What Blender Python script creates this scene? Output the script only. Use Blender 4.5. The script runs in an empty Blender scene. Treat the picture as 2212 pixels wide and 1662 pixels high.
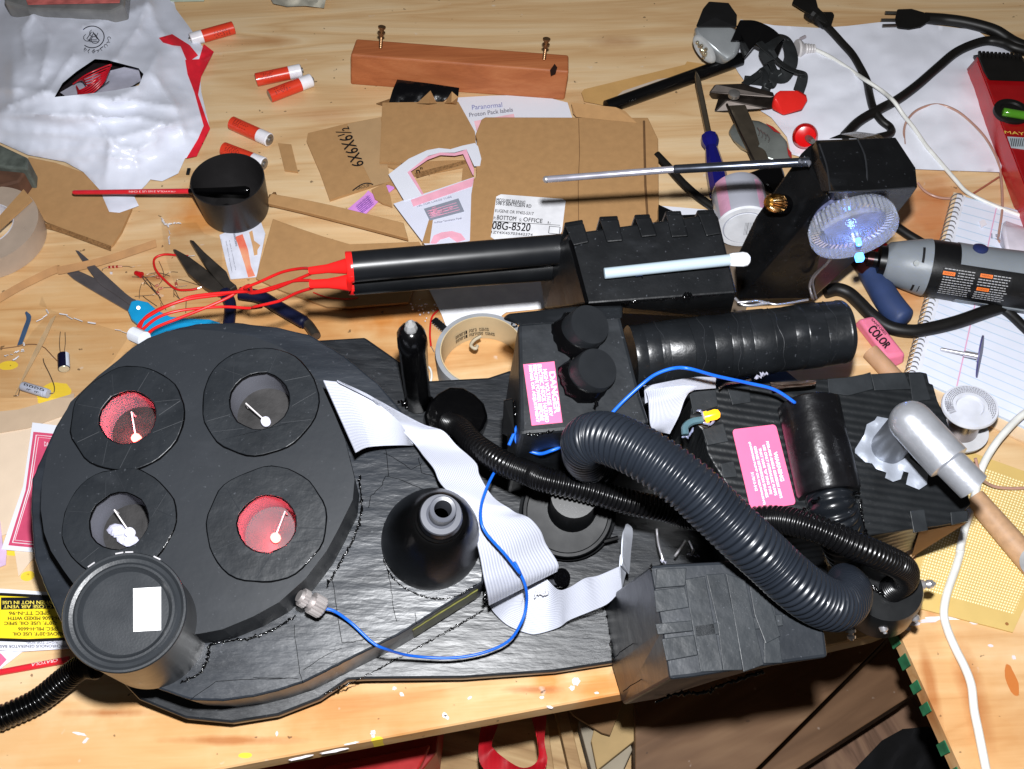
import bpy, bmesh, math, random
from mathutils import Vector, Matrix, noise
from mathutils.geometry import delaunay_2d_cdt, tessellate_polygon
random.seed(7)
SC = bpy.context.scene
COL = SC.collection
# ------------------------------------------------------------------ camera, flash, room light
F = 2268.0
PITCH = math.radians(56)
DIST = 0.91
CAM = Vector((0, -DIST*math.cos(PITCH), DIST*math.sin(PITCH)))
RT = Vector((1, 0, 0)); UP = Vector((0, math.sin(PITCH), math.cos(PITCH))); FW = Vector((0, math.cos(PITCH), -math.sin(PITCH)))
cd = bpy.data.cameras.new('camera'); cam = bpy.data.objects.new('camera', cd); COL.objects.link(cam)
cam.location = CAM; cam.rotation_euler = (math.pi/2-PITCH, 0, 0)
cd.sensor_width = 36; cd.lens = 36*F/2212; cd.clip_start = .01; cd.clip_end = 50
SC.camera = cam
world = bpy.data.worlds.new('World'); SC.world = world; world.use_nodes = True
bg = world.node_tree.nodes['Background']; bg.inputs[0].default_value = (.60, .58, .56, 1); bg.inputs[1].default_value = .08
ld = bpy.data.lights.new('camera_flash', 'POINT'); ld.energy = 54; ld.color = (.97, .98, 1.0); ld.shadow_soft_size = .012
fl = bpy.data.objects.new('camera_flash', ld); COL.objects.link(fl)
fl.location = CAM + UP*.085 + RT*.012
SC.view_settings.view_transform = 'Standard'; SC.view_settings.look = 'None'
SC.view_settings.exposure = 0; SC.view_settings.gamma = 1
SC.render.engine = 'CYCLES'
SC.cycles.max_bounces = 6; SC.cycles.diffuse_bounces = 2; SC.cycles.glossy_bounces = 3
SC.cycles.transmission_bounces = 5; SC.cycles.transparent_max_bounces = 8
SC.cycles.use_denoising = True
SC.cycles.sample_clamp_indirect = 3
SC.cycles.caustics_reflective = False; SC.cycles.caustics_refractive = False

# ------------------------------------------------------------------ geometry frames
def ray(u, v): return RT*((u-1106)/F) - UP*((v-831)/F) + FW
def T(u, v, h=0.0):                      # point at height h above the table
    d = ray(u, v); return CAM + d*((h-CAM.z)/d.z)
PN = -ray(955, 1690); PN.normalize()     # normal of the tilted pack
PO = T(430, 1575, .016)
def K(u, v, h=0.0):                      # point at height h above the pack's back board
    d = ray(u, v); return CAM + d*((h-(CAM-PO).dot(PN))/d.dot(PN))
def px(p, n): return n*((p-CAM).dot(FW))/F   # n overview pixels at p, in metres
TILE = {'1': 0.0, '2': 390.6, '3': 781.2, '4': 1193.5}
TILX = {'1': 0.0, '2': 546.8, '3': 1093.5, '4': 1587.1}
def L(t, s):
    out = []
    for q in s.split():
        x, y = q.split(','); out.append((TILX[t[1]]+.2825*float(x), TILE[t[0]]+.2825*float(y)))
    return out
def H(pts, h, fr=T): return [fr(p[0], p[1], p[2] if len(p) > 2 else h) for p in pts]
def spl(pts, n):                          # Catmull-Rom, n points
    P = [pts[0]*2-pts[1]] + list(pts) + [pts[-1]*2-pts[-2]]
    m = len(pts)-1; out = []
    for i in range(n):
        t = i*m/(n-1); k = min(int(t), m-1); t -= k
        a, b, c, d = P[k:k+4]
        out.append(.5*((2*b)+(c-a)*t+(2*a-5*b+4*c-d)*t*t+(3*b-a-3*c+d)*t**3))
    return out
def basis(ax, ref=None):
    ax = ax.normalized(); ref = ref or (Vector((0, 0, 1)) if abs(ax.z) < .9 else Vector((1, 0, 0)))
    x = (ref-ax*ref.dot(ax)).normalized(); return x, ax.cross(x), ax

# ------------------------------------------------------------------ mesh builder
class MB:
    def __init__(s): s.b = bmesh.new(); s.uv = s.b.loops.layers.uv.new('UVMap')
    def face(s, vs, m=0, uvs=None):
        try: f = s.b.faces.new(vs)
        except ValueError: return None
        f.material_index = m
        if uvs:
            for l, q in zip(f.loops, uvs): l[s.uv].uv = q
        return f
    def poly(s, pts, m=0): return s.face([s.b.verts.new(p) for p in pts], m)
    def loft(s, loops, m=0, caps=True, closed=True):
        R = [[s.b.verts.new(p) for p in lp] for lp in loops]; n = len(R[0]); k = len(R)-1
        for i in range(k):
            for j in range(n if closed else n-1):
                j2 = (j+1) % n
                s.face([R[i][j], R[i][j2], R[i+1][j2], R[i+1][j]], m,
                       [(j/n, i/k), ((j+1)/n, i/k), ((j+1)/n, (i+1)/k), (j/n, (i+1)/k)])
        if caps and closed: s.face(R[0][::-1], m); s.face(R[-1], m)
        return s
    def prism(s, pts, d, m=0):            # pts: 3D loop, d: offset vector to the other side
        return s.loft([pts, [p+d for p in pts]], m)
    def sheet(s, pts, t=.0006, n=Vector((0, 0, 1)), m=0): return s.prism(pts, n*-t, m)
    def strip(s, A, B, t=.0005, m=0, n=None):
        # surface between two polylines, with thickness t
        k = len(A)-1; up = []
        for i in range(k+1):
            j, l = min(i+1, k), max(i-1, 0)
            nn = (A[j]-A[l]).cross(B[i]-A[i]); up.append((n or (nn.normalized() if nn.length > 1e-9 else Vector((0, 0, 1)))))
        nx = 10; W_ = 2*nx+2
        R = [[s.b.verts.new(A[i].lerp(B[i], q/nx)) for q in range(nx+1)]+[s.b.verts.new(A[i].lerp(B[i], 1-q/nx)-up[i]*t) for q in range(nx+1)] for i in range(k+1)]
        ux = [q/nx for q in range(nx+1)]+[1-q/nx for q in range(nx+1)]
        for i in range(k):
            for j in range(W_):
                j2 = (j+1) % W_
                s.face([R[i][j], R[i][j2], R[i+1][j2], R[i+1][j]], m, [(ux[j], i/k), (ux[j2], i/k), (ux[j2], (i+1)/k), (ux[j], (i+1)/k)])
        s.face(R[0][::-1], m); s.face(R[-1], m); return s
    def tube(s, pts, r, n=10, m=0, caps=True, squash=None):
        rr = r if isinstance(r, (list, tuple)) else [r]*len(pts)
        x = None; R = []
        for i, p in enumerate(pts):
            t = (pts[min(i+1, len(pts)-1)]-pts[max(i-1, 0)])
            if t.length < 1e-9: t = Vector((0, 0, 1))
            t.normalize()
            if x is None: x = basis(t)[0]
            x = (x-t*x.dot(t)); x = x.normalized() if x.length > 1e-6 else basis(t)[0]
            y = t.cross(x)
            R.append([p+(x*math.cos(a)+y*math.sin(a))*rr[i] for a in [2*math.pi*q/n for q in range(n)]])
        return s.loft(R, m, caps)
    def lathe(s, a, b, prof, n=32, m=0, caps=True, jit=0, ref=None):
        # prof: (t along a->b, radius); t outside 0..1 allowed
        x, y, z = basis(b-a, ref); ln = (b-a)
        R = []
        for t, r in prof:
            c = a+ln*t
            R.append([c+(x*math.cos(q)+y*math.sin(q))*(r*(1+jit*noise.noise(Vector((math.cos(q)*3, math.sin(q)*3, t*.5))))) for q in [2*math.pi*i/n for i in range(n)]])
        return s.loft(R, m, caps)
    def box(s, c, x, y, z, m=0):          # half-extent vectors
        return s.loft([[c-x-y-z, c+x-y-z, c+x+y-z, c-x+y-z], [c-x-y+z, c+x-y+z, c+x+y+z, c-x+y+z]], m)
    def ball(s, c, r, sc=(1, 1, 1), n=12, m=0, nz=0):
        R = []
        for i in range(1, n//2+2):
            ph = math.pi*(i-.5)/(n//2+1.)
            R.append([c+Vector((sc[0]*r*math.sin(ph)*math.cos(q), sc[1]*r*math.sin(ph)*math.sin(q), sc[2]*r*math.cos(ph)))*(1+nz*noise.noise(Vector((math.cos(q), math.sin(q), ph))*2+c*99)) for q in [2*math.pi*j/n for j in range(n)]])
        return s.loft(R, m)
    def hull(s, pts, m=0):
        vs = [s.b.verts.new(p) for p in pts]
        r = bmesh.ops.convex_hull(s.b, input=vs)
        for f in s.b.faces:
            if f.verts[0] in vs: f.material_index = m
        junk = [v for v in r['geom_interior'] if isinstance(v, bmesh.types.BMVert)]
        bmesh.ops.delete(s.b, geom=list(set(junk)), context='VERTS'); return s
    def holed(s, outer, holes, d, m=0):   # plate with holes; d: thickness offset
        loops = [outer]+holes
        flat = [p for lp in loops for p in lp]
        tri = tessellate_polygon(loops)
        A = [s.b.verts.new(p) for p in flat]; B = [s.b.verts.new(p+d) for p in flat]
        for t in tri: s.face([A[i] for i in t], m); s.face([B[i] for i in t][::-1], m)
        o = 0
        for lp in loops:
            k = len(lp)
            for i in range(k): s.face([A[o+i], A[o+(i+1) % k], B[o+(i+1) % k], B[o+i]], m)
            o += k
        return s
    def drape(s, outline, hf, step=10, fr=T, holes=(), m=0, t=0):
        def inside(q, pg):
            c = False; k = len(pg)
            for i in range(k):
                (x1, y1), (x2, y2) = pg[i][:2], pg[(i+1) % k][:2]
                if (y1 > q[1]) != (y2 > q[1]) and q[0] < (x2-x1)*(q[1]-y1)/(y2-y1)+x1: c = not c
            return c
        V = []; E = []
        for lp in [outline]+list(holes):
            st = len(V); k = len(lp)
            for i in range(k):
                a, b = Vector(lp[i][:2]), Vector(lp[(i+1) % k][:2]); q = max(1, int((b-a).length/step))
                for j in range(q): V.append(a.lerp(b, j/q))
            E += [(st+i, st+(i+1) % (len(V)-st)) for i in range(len(V)-st)]
        xs = [p[0] for p in outline]; ys = [p[1] for p in outline]; y = min(ys)+step/2; row = 0
        while y < max(ys):
            x = min(xs)+(step/2 if row % 2 else 0)
            while x < max(xs):
                q = (x+random.uniform(-.2, .2)*step, y+random.uniform(-.2, .2)*step)
                if inside(q, outline) and not any(inside(q, h) for h in holes): V.append(Vector(q))
                x += step
            y += step*.87; row += 1
        r = delaunay_2d_cdt(V, E, [], 0, 1e-4)
        vs = [s.b.verts.new(fr(p.x, p.y, hf(p.x, p.y))) for p in r[0]]
        for f in r[2]:
            c = sum((r[0][i] for i in f), Vector((0, 0)))/len(f)
            if inside(c, outline) and not any(inside(c, h) for h in holes):
                s.face([vs[i] for i in f], m, [((r[0][i].x)/1000, (r[0][i].y)/1000) for i in f])
        return s
    def cylpatch(s, a, b, r, t0, t1, a0, a1, n=10, k=8, m=0, th=.0004, rf=None):
        # piece of a cylinder surface; angle 0 faces the camera, positive turns to image-right of a->b
        x, y, z = basis(b-a, CAM-(a+b)/2); R = []
        for i in range(k+1):
            t = t0+(t1-t0)*i/k; q = []; rad = (rf(t) if rf else r)
            for j in range(n+1):
                an = a0+(a1-a0)*j/n; q.append(a+(b-a)*t+(x*math.cos(an)+y*math.sin(an))*rad)
            for j in range(n, -1, -1):
                an = a0+(a1-a0)*j/n; q.append(a+(b-a)*t+(x*math.cos(an)+y*math.sin(an))*(rad-th))
            R.append(q)
        return s.loft(R, m)
    def build(s, name, mats, parent=None, smooth=False, bevel=0, seg=2, weld=True, subd=0, disp=0, dscale=60, split=False):
        b = s.b
        if split:                             # every separate piece becomes a part of its own
            seen = set(); isl = []
            for v in b.verts:
                if v in seen: continue
                st_ = [v]; grp = set([v])
                while st_:
                    for e in st_.pop().link_edges:
                        for w in e.verts:
                            if w not in grp: grp.add(w); st_.append(w)
                seen |= grp; isl.append(grp)
            last = None
            for grp in isl:
                q = MB(); mp = {v: q.b.verts.new(v.co) for v in grp}
                for f in {f for v in grp for f in v.link_faces}: q.face([mp[v] for v in f.verts], f.material_index, [l[s.uv].uv.copy() for l in f.loops])
                last = q.build(name, mats, parent, smooth, bevel, seg)
            return last
        if weld: bmesh.ops.remove_doubles(b, verts=b.verts, dist=1e-6)
        bmesh.ops.recalc_face_normals(b, faces=b.faces)
        if disp:
            b.normal_update()
            for v in b.verts: v.co += v.normal*disp*noise.noise(v.co*dscale)
        me = bpy.data.meshes.new(name)
        root = Vector((0, 0, 0)); q = parent
        while q: root = root+q.location; q = q.parent
        if parent is None and b.verts:
            lo = Vector([min(v.co[i] for v in b.verts) for i in range(3)]); hi = Vector([max(v.co[i] for v in b.verts) for i in range(3)])
            root = Vector(((lo.x+hi.x)/2, (lo.y+hi.y)/2, lo.z))
        for v in b.verts: v.co -= root
        b.to_mesh(me); b.free()
        for mt in (mats if isinstance(mats, (list, tuple)) else [mats]): me.materials.append(mt)
        o = bpy.data.objects.new(name, me); COL.objects.link(o)
        if parent: o.parent = parent
        else: o.location = root
        if smooth:
            me.shade_smooth(); me.set_sharp_from_angle(angle=math.radians(38 if smooth is True else smooth))
        if bevel:
            md = o.modifiers.new('bevel', 'BEVEL'); md.width = bevel; md.segments = seg; md.limit_method = 'ANGLE'; md.angle_limit = math.radians(35)
        return o
def thing(name, label, cat, loc, group=None):
    o = bpy.data.objects.new(name, None); COL.objects.link(o); o.location = loc; o.empty_display_size = .02
    o['label'] = label; o['category'] = cat
    if group: o['group'] = group
    return o
def tag(o, label, cat, group=None):
    o['label'] = label; o['category'] = cat
    if group: o['group'] = group
    return o
def textmesh(s):
    c = bpy.data.curves.new('t', 'FONT'); c.body = s; c.resolution_u = 3; c.align_x = 'LEFT'
    o = bpy.data.objects.new('t', c); COL.objects.link(o); bpy.context.view_layer.update()
    me = bpy.data.meshes.new_from_object(o); bpy.data.objects.remove(o); return me
def text(mb, s, quad, m=0, lift=None, bold=0):
    # maps the text's bounding box to quad (bottom-left, bottom-right, top-right, top-left as the letters read)
    me = textmesh(s)
    if not me.vertices: return
    xs = [v.co.x for v in me.vertices]; ys = [v.co.y for v in me.vertices]
    x0, x1, y0, y1 = min(xs), max(xs), min(ys), max(ys)
    bl, br, tr, tl = quad
    nn = (br-bl).cross(tl-bl).normalized()
    if nn.dot(CAM-bl) < 0: nn = -nn
    off = nn*(.0004 if lift is None else lift)
    for e in ((0, 0), (bold, 0), (0, bold), (bold, bold)) if bold else ((0, 0),):
        V = []
        for v in me.vertices:
            a = (v.co.x-x0)/(x1-x0)+e[0]; c = (v.co.y-y0)/(y1-y0)+e[1]
            V.append(mb.b.verts.new((bl*(1-a)+br*a)*(1-c)+(tl*(1-a)+tr*a)*c+off))
        for p in me.polygons: mb.face([V[i] for i in p.vertices], m)
        off = off+nn*2e-5
    bpy.data.meshes.remove(me)
def sub(quad, x0, y0, x1, y1):            # sub-rectangle of a quad in 0..1
    bl, br, tr, tl = quad
    f = lambda a, c: (bl*(1-a)+br*a)*(1-c)+(tl*(1-a)+tr*a)*c
    return [f(x0, y0), f(x1, y0), f(x1, y1), f(x0, y1)]
def lines(mb, quad, rows, m=0, fill=.5, seed=1, lift=.0004):   # unreadable small print as broken dashes
    rnd = random.Random(seed); nn = (quad[1]-quad[0]).cross(quad[3]-quad[0]).normalized()
    if nn.dot(CAM-quad[0]) < 0: nn = -nn
    for r in range(rows):
        y0 = (r+.2)/rows; y1 = (r+.2+fill)/rows; x = 0
        end = rnd.uniform(.75, 1)
        while x < end:
            w = rnd.uniform(.02, .09)
            mb.poly([p+nn*lift for p in sub(quad, x, y0, min(x+w, 1), y1)], m); x += w+.015

# ------------------------------------------------------------------ materials
def c(r, g, b):
    f = lambda x: (x/255/12.92) if x/255 <= .04045 else ((x/255+.055)/1.055)**2.4
    return (f(r), f(g), f(b), 1)
MATS = {}
def mat(name, col, rough=.5, metal=0, var=.12, ns=60, bump=0, bs=200, spec=.5, trans=0, emit=None, es=0, alpha=1, coat=0, col2=None, stretch=(1, 1, 1), ior=1.45, dust=0):
    if name in MATS: return MATS[name]
    if max(col[:3]) < .085 and not emit and not metal: col = tuple(x*.42 for x in col[:3])+(1,); spec *= .8
    m = bpy.data.materials.new(name); m.use_nodes = True; N = m.node_tree.nodes; K_ = m.node_tree.links
    p = N['Principled BSDF']; p.inputs['Roughness'].default_value = rough; p.inputs['Metallic'].default_value = metal
    p.inputs['Specular IOR Level'].default_value = spec; p.inputs['Transmission Weight'].default_value = trans; p.inputs['IOR'].default_value = ior
    p.inputs['Alpha'].default_value = alpha; p.inputs['Coat Weight'].default_value = coat
    tc = N.new('ShaderNodeTexCoord'); mp = N.new('ShaderNodeMapping'); mp.inputs['Scale'].default_value = stretch
    K_.new(tc.outputs['Object'], mp.inputs[0])
    nz = N.new('ShaderNodeTexNoise'); nz.inputs['Scale'].default_value = ns; nz.inputs['Detail'].default_value = 6; K_.new(mp.outputs[0], nz.inputs[0])
    cr = N.new('ShaderNodeValToRGB'); cr.color_ramp.elements[0].position = .3; cr.color_ramp.elements[1].position = .7
    d = col2 or tuple(min(1, x*(1+var)) for x in col[:3])+(1,)
    a = tuple(x*(1-var) for x in col[:3])+(1,) if not col2 else col
    cr.color_ramp.elements[0].color = a; cr.color_ramp.elements[1].color = d
    K_.new(nz.outputs[0], cr.inputs[0]); cur = cr.outputs[0]
    if dust:                              # dust specks and pale scuffs
        for sc_, lo, hi, f, stc in ((420, .68, .74, dust, (1, 1, 1)), (26, .60, .78, dust*.22, (1, 2.5, 1))):
            m3 = N.new('ShaderNodeMapping'); m3.inputs['Scale'].default_value = stc; K_.new(tc.outputs['Object'], m3.inputs[0])
            n3 = N.new('ShaderNodeTexNoise'); n3.inputs['Scale'].default_value = sc_; n3.inputs['Detail'].default_value = 3; K_.new(m3.outputs[0], n3.inputs[0])
            r3 = N.new('ShaderNodeMapRange'); r3.inputs['From Min'].default_value = lo; r3.inputs['From Max'].default_value = hi; r3.inputs['To Max'].default_value = f; K_.new(n3.outputs[0], r3.inputs[0])
            x3 = N.new('ShaderNodeMix'); x3.data_type = 'RGBA'; K_.new(r3.outputs[0], x3.inputs[0]); K_.new(cur, x3.inputs[6]); x3.inputs[7].default_value = c(84, 87, 93); cur = x3.outputs[2]
    K_.new(cur, p.inputs['Base Color'])
    mr = N.new('ShaderNodeMapRange'); mr.inputs['To Min'].default_value = max(0, rough-.08); mr.inputs['To Max'].default_value = min(1, rough+.1)
    K_.new(nz.outputs[0], mr.inputs[0]); K_.new(mr.outputs[0], p.inputs['Roughness'])
    if bump:
        n2 = N.new('ShaderNodeTexNoise'); n2.inputs['Scale'].default_value = bs; n2.inputs['Detail'].default_value = 5; K_.new(mp.outputs[0], n2.inputs[0])
        bp = N.new('ShaderNodeBump'); bp.inputs['Strength'].default_value = 1; bp.inputs['Distance'].default_value = bump
        K_.new(n2.outputs[0], bp.inputs['Height']); K_.new(bp.outputs[0], p.inputs['Normal'])
    if emit:
        p.inputs['Emission Color'].default_value = emit; p.inputs['Emission Strength'].default_value = es
    MATS[name] = m; return m
def addbump(m, kind, scale, dist, rot=0, coord='Object', axis='X', mix=None):
    # extra wave bump (ridges); mix: a colour multiplied in along the waves
    N = m.node_tree.nodes; K_ = m.node_tree.links; p = N['Principled BSDF']
    tc = N.new('ShaderNodeTexCoord'); mp = N.new('ShaderNodeMapping'); mp.inputs['Rotation'].default_value = (0, 0, rot)
    K_.new(tc.outputs[coord], mp.inputs[0])
    w = N.new('ShaderNodeTexWave'); w.bands_direction = axis; w.inputs['Scale'].default_value = scale; w.inputs['Distortion'].default_value = .3 if kind == 'soft' else 0
    K_.new(mp.outputs[0], w.inputs[0])
    bp = N.new('ShaderNodeBump'); bp.inputs['Distance'].default_value = dist; K_.new(w.outputs['Fac'], bp.inputs['Height'])
    old = p.inputs['Normal'].links
    if old: K_.new(old[0].from_socket, bp.inputs['Normal'])
    K_.new(bp.outputs[0], p.inputs['Normal'])
    if mix:
        mx = N.new('ShaderNodeMix'); mx.data_type = 'RGBA'; mx.blend_type = 'MULTIPLY'; mx.inputs[0].default_value = 1
        src = p.inputs['Base Color'].links[0].from_socket
        r = N.new('ShaderNodeValToRGB'); r.color_ramp.elements[0].color = mix; r.color_ramp.elements[1].color = (1, 1, 1, 1); r.color_ramp.elements[1].position = .35
        K_.new(w.outputs['Fac'], r.inputs[0]); K_.new(src, mx.inputs[6]); K_.new(r.outputs[0], mx.inputs[7]); K_.new(mx.outputs[2], p.inputs['Base Color'])
    return m
def wood(name, cols, rot=0, gs=(2.2, 26, 26), dist=2.2, rough=.5, stains_and_falloff=(), fine=.25, scuff=0):
    # plywood / timber: long wandering grain, knots, fine fibres, stains given as (x, y, rx, ry, colour)
    m = bpy.data.materials.new(name); m.use_nodes = True; N = m.node_tree.nodes; K_ = m.node_tree.links; p = N['Principled BSDF']
    tc = N.new('ShaderNodeTexCoord'); r0 = N.new('ShaderNodeMapping'); r0.inputs['Rotation'].default_value = (0, 0, rot)
    K_.new(tc.outputs['Object'], r0.inputs[0])
    mp = N.new('ShaderNodeMapping'); mp.inputs['Scale'].default_value = gs; K_.new(r0.outputs[0], mp.inputs[0])
    n1 = N.new('ShaderNodeTexNoise'); n1.inputs['Scale'].default_value = 1; n1.inputs['Detail'].default_value = 4; n1.inputs['Distortion'].default_value = dist*.4; K_.new(mp.outputs[0], n1.inputs[0])
    mu = N.new('ShaderNodeMath'); mu.operation = 'MULTIPLY'; mu.inputs[1].default_value = 4.2; K_.new(n1.outputs[0], mu.inputs[0])
    pp = N.new('ShaderNodeMath'); pp.operation = 'PINGPONG'; pp.inputs[1].default_value = .5; K_.new(mu.outputs[0], pp.inputs[0])
    m2 = N.new('ShaderNodeMath'); m2.operation = 'MULTIPLY'; m2.inputs[1].default_value = 2; K_.new(pp.outputs[0], m2.inputs[0])
    mp2 = N.new('ShaderNodeMapping'); mp2.inputs['Scale'].default_value = (gs[0]*9, gs[1]*22, gs[2]*22); K_.new(r0.outputs[0], mp2.inputs[0])
    n2 = N.new('ShaderNodeTexNoise'); n2.inputs['Scale'].default_value = 1; n2.inputs['Detail'].default_value = 5; K_.new(mp2.outputs[0], n2.inputs[0])
    mx = N.new('ShaderNodeMix'); mx.inputs[0].default_value = fine; K_.new(m2.outputs[0], mx.inputs[2]); K_.new(n2.outputs[0], mx.inputs[3])
    n3 = N.new('ShaderNodeTexNoise'); n3.inputs['Scale'].default_value = 5; n3.inputs['Detail'].default_value = 3; K_.new(r0.outputs[0], n3.inputs[0])
    mx2 = N.new('ShaderNodeMix'); mx2.inputs[0].default_value = .35; K_.new(mx.outputs[0], mx2.inputs[2]); K_.new(n3.outputs[0], mx2.inputs[3])
    cr = N.new('ShaderNodeValToRGB'); E = cr.color_ramp.elements
    E[0].position = .22; E[0].color = cols[0]; E[1].position = .78; E[1].color = cols[-1]
    for i, q in enumerate(cols[1:-1]): e = E.new(.22+.56*(i+1)/(len(cols)-1)); e.color = q
    K_.new(mx2.outputs[0], cr.inputs[0]); cur = cr.outputs[0]
    for (x, y, rx, ry, col) in stains_and_falloff:
        s1 = N.new('ShaderNodeMapping'); s1.vector_type = 'POINT'; s1.inputs['Location'].default_value = (-x/rx, -y/ry, 0); s1.inputs['Scale'].default_value = (1/rx, 1/ry, 0)
        nn = N.new('ShaderNodeTexNoise'); nn.inputs['Scale'].default_value = 28; nn.inputs['Detail'].default_value = 5; K_.new(tc.outputs['Object'], nn.inputs[0])
        K_.new(tc.outputs['Object'], s1.inputs[0])
        ln = N.new('ShaderNodeVectorMath'); ln.operation = 'LENGTH'; K_.new(s1.outputs[0], ln.inputs[0])
        ad = N.new('ShaderNodeMath'); ad.operation = 'MULTIPLY_ADD'; ad.inputs[1].default_value = 1.6; K_.new(nn.outputs[0], ad.inputs[0]); K_.new(ln.outputs['Value'], ad.inputs[2])
        rr = N.new('ShaderNodeMapRange'); rr.inputs['From Min'].default_value = 1.2 if len(col) < 5 else 1.55; rr.inputs['From Max'].default_value = 2.2 if len(col) < 5 else 1.6
        rr.inputs['To Min'].default_value = .75 if len(col) < 5 else .95; rr.inputs['To Max'].default_value = 0; K_.new(ad.outputs[0], rr.inputs[0])
        q = N.new('ShaderNodeMix'); q.data_type = 'RGBA'; q.blend_type = 'MIX' if len(col) > 4 else 'MULTIPLY'
        K_.new(rr.outputs[0], q.inputs[0]); K_.new(cur, q.inputs[6]); q.inputs[7].default_value = col[:4]; cur = q.outputs[2]
    if scuff:
        sp = N.new('ShaderNodeTexNoise'); sp.inputs['Scale'].default_value = 90; sp.inputs['Detail'].default_value = 2; K_.new(tc.outputs['Object'], sp.inputs[0])
        rr = N.new('ShaderNodeMapRange'); rr.inputs['From Min'].default_value = .73; rr.inputs['From Max'].default_value = .80; rr.inputs['To Max'].default_value = scuff; K_.new(sp.outputs[0], rr.inputs[0])
        q = N.new('ShaderNodeMix'); q.data_type = 'RGBA'; K_.new(rr.outputs[0], q.inputs[0]); K_.new(cur, q.inputs[6]); q.inputs[7].default_value = c(225, 215, 205); cur = q.outputs[2]
        sp2 = N.new('ShaderNodeTexNoise'); sp2.inputs['Scale'].default_value = 130; K_.new(r0.outputs[0], sp2.inputs[0])
        rr = N.new('ShaderNodeMapRange'); rr.inputs['From Min'].default_value = .73; rr.inputs['From Max'].default_value = .76; rr.inputs['To Max'].default_value = .7; K_.new(sp2.outputs[0], rr.inputs[0])
        q = N.new('ShaderNodeMix'); q.data_type = 'RGBA'; K_.new(rr.outputs[0], q.inputs[0]); K_.new(cur, q.inputs[6]); q.inputs[7].default_value = c(70, 50, 35); cur = q.outputs[2]
    K_.new(cur, p.inputs['Base Color'])
    p.inputs['Roughness'].default_value = rough; p.inputs['Specular IOR Level'].default_value = .35
    bp = N.new('ShaderNodeBump'); bp.inputs['Distance'].default_value = .0003; K_.new(mx.outputs[0], bp.inputs['Height']); K_.new(bp.outputs[0], p.inputs['Normal'])
    return m
BLK = mat('black_paint', c(30, 32, 35), .36, var=.2, bump=.0005, bs=60, dust=.4)
DISC = mat('black_foam_board', c(50, 55, 62), .48, var=.1, ns=9, bump=.0009, bs=14, spec=.4, dust=.3)
TAPE = mat('black_duct_tape', c(40, 43, 47), .3, var=.25, ns=40, bump=.0013, bs=40, dust=.5)
RINGM = mat('black_tape_ring', c(44, 49, 55), .36, var=.2, ns=25, bump=.0009, bs=45, dust=.4)
BRUSH = mat('brushed_black_paint', c(54, 60, 69), .32, var=.25, ns=18, bump=.0006, bs=42, stretch=(1, 3.2, 1), spec=.65, dust=.5)
BOARDM = mat('black_painted_wood', c(42, 46, 52), .36, var=.25, ns=40, bump=.0004, bs=60, stretch=(1, 4, 1), spec=.6, dust=.6)
GLOSS = mat('glossy_black_glue', c(10, 10, 12), .12, var=.2, bump=.0006, bs=150)
PLAS = mat('satin_black_plastic', c(20, 21, 23), .33, var=.1)
HOSE = mat('black_corrugated_plastic', c(22, 22, 24), .25, var=.1)
BHOSE = mat('grey_black_corrugated_hose', c(44, 50, 60), .3, var=.08)
CARD = mat('cardboard', c(176, 136, 92), .85, var=.06, ns=120, bump=.0001, bs=400, spec=.2)
CARDE = mat('cardboard_edge', c(130, 96, 62), .9, var=.35, ns=500, bump=.0006, bs=500, spec=.1)
PAPER = mat('white_paper', c(226, 228, 238), .7, var=.03, ns=15, bump=.0003, bs=12, spec=.3)
PINK = mat('pink_label', c(222, 98, 138), .5, var=.03)
INK = mat('black_ink', c(30, 28, 32), .7)
WHT = mat('white_print', c(236, 230, 236), .6, var=.02)
SIL = mat('chrome', c(222, 220, 224), .3, .8, var=.06, spec=.8)
STEEL = mat('worn_steel', c(160, 157, 154), .4, .8, var=.2, ns=200, bump=.0001, bs=300)
BRASS = mat('brass', c(240, 175, 80), .22, 1)
COPPER = mat('copper_wire', c(205, 150, 120), .3, 1)
BLUEW = mat('blue_wire', c(25, 95, 205), .35)
REDW = mat('red_wire', c(205, 30, 30), .35)
CORD = mat('black_rubber_cord', c(34, 32, 30), .45)
WCORD = mat('white_cord', c(225, 225, 220), .4)
GLASS = mat('clear_plastic', (1, 1, 1, 1), .08, trans=1, var=0, ior=1.45, bump=.0006, bs=120)
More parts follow.
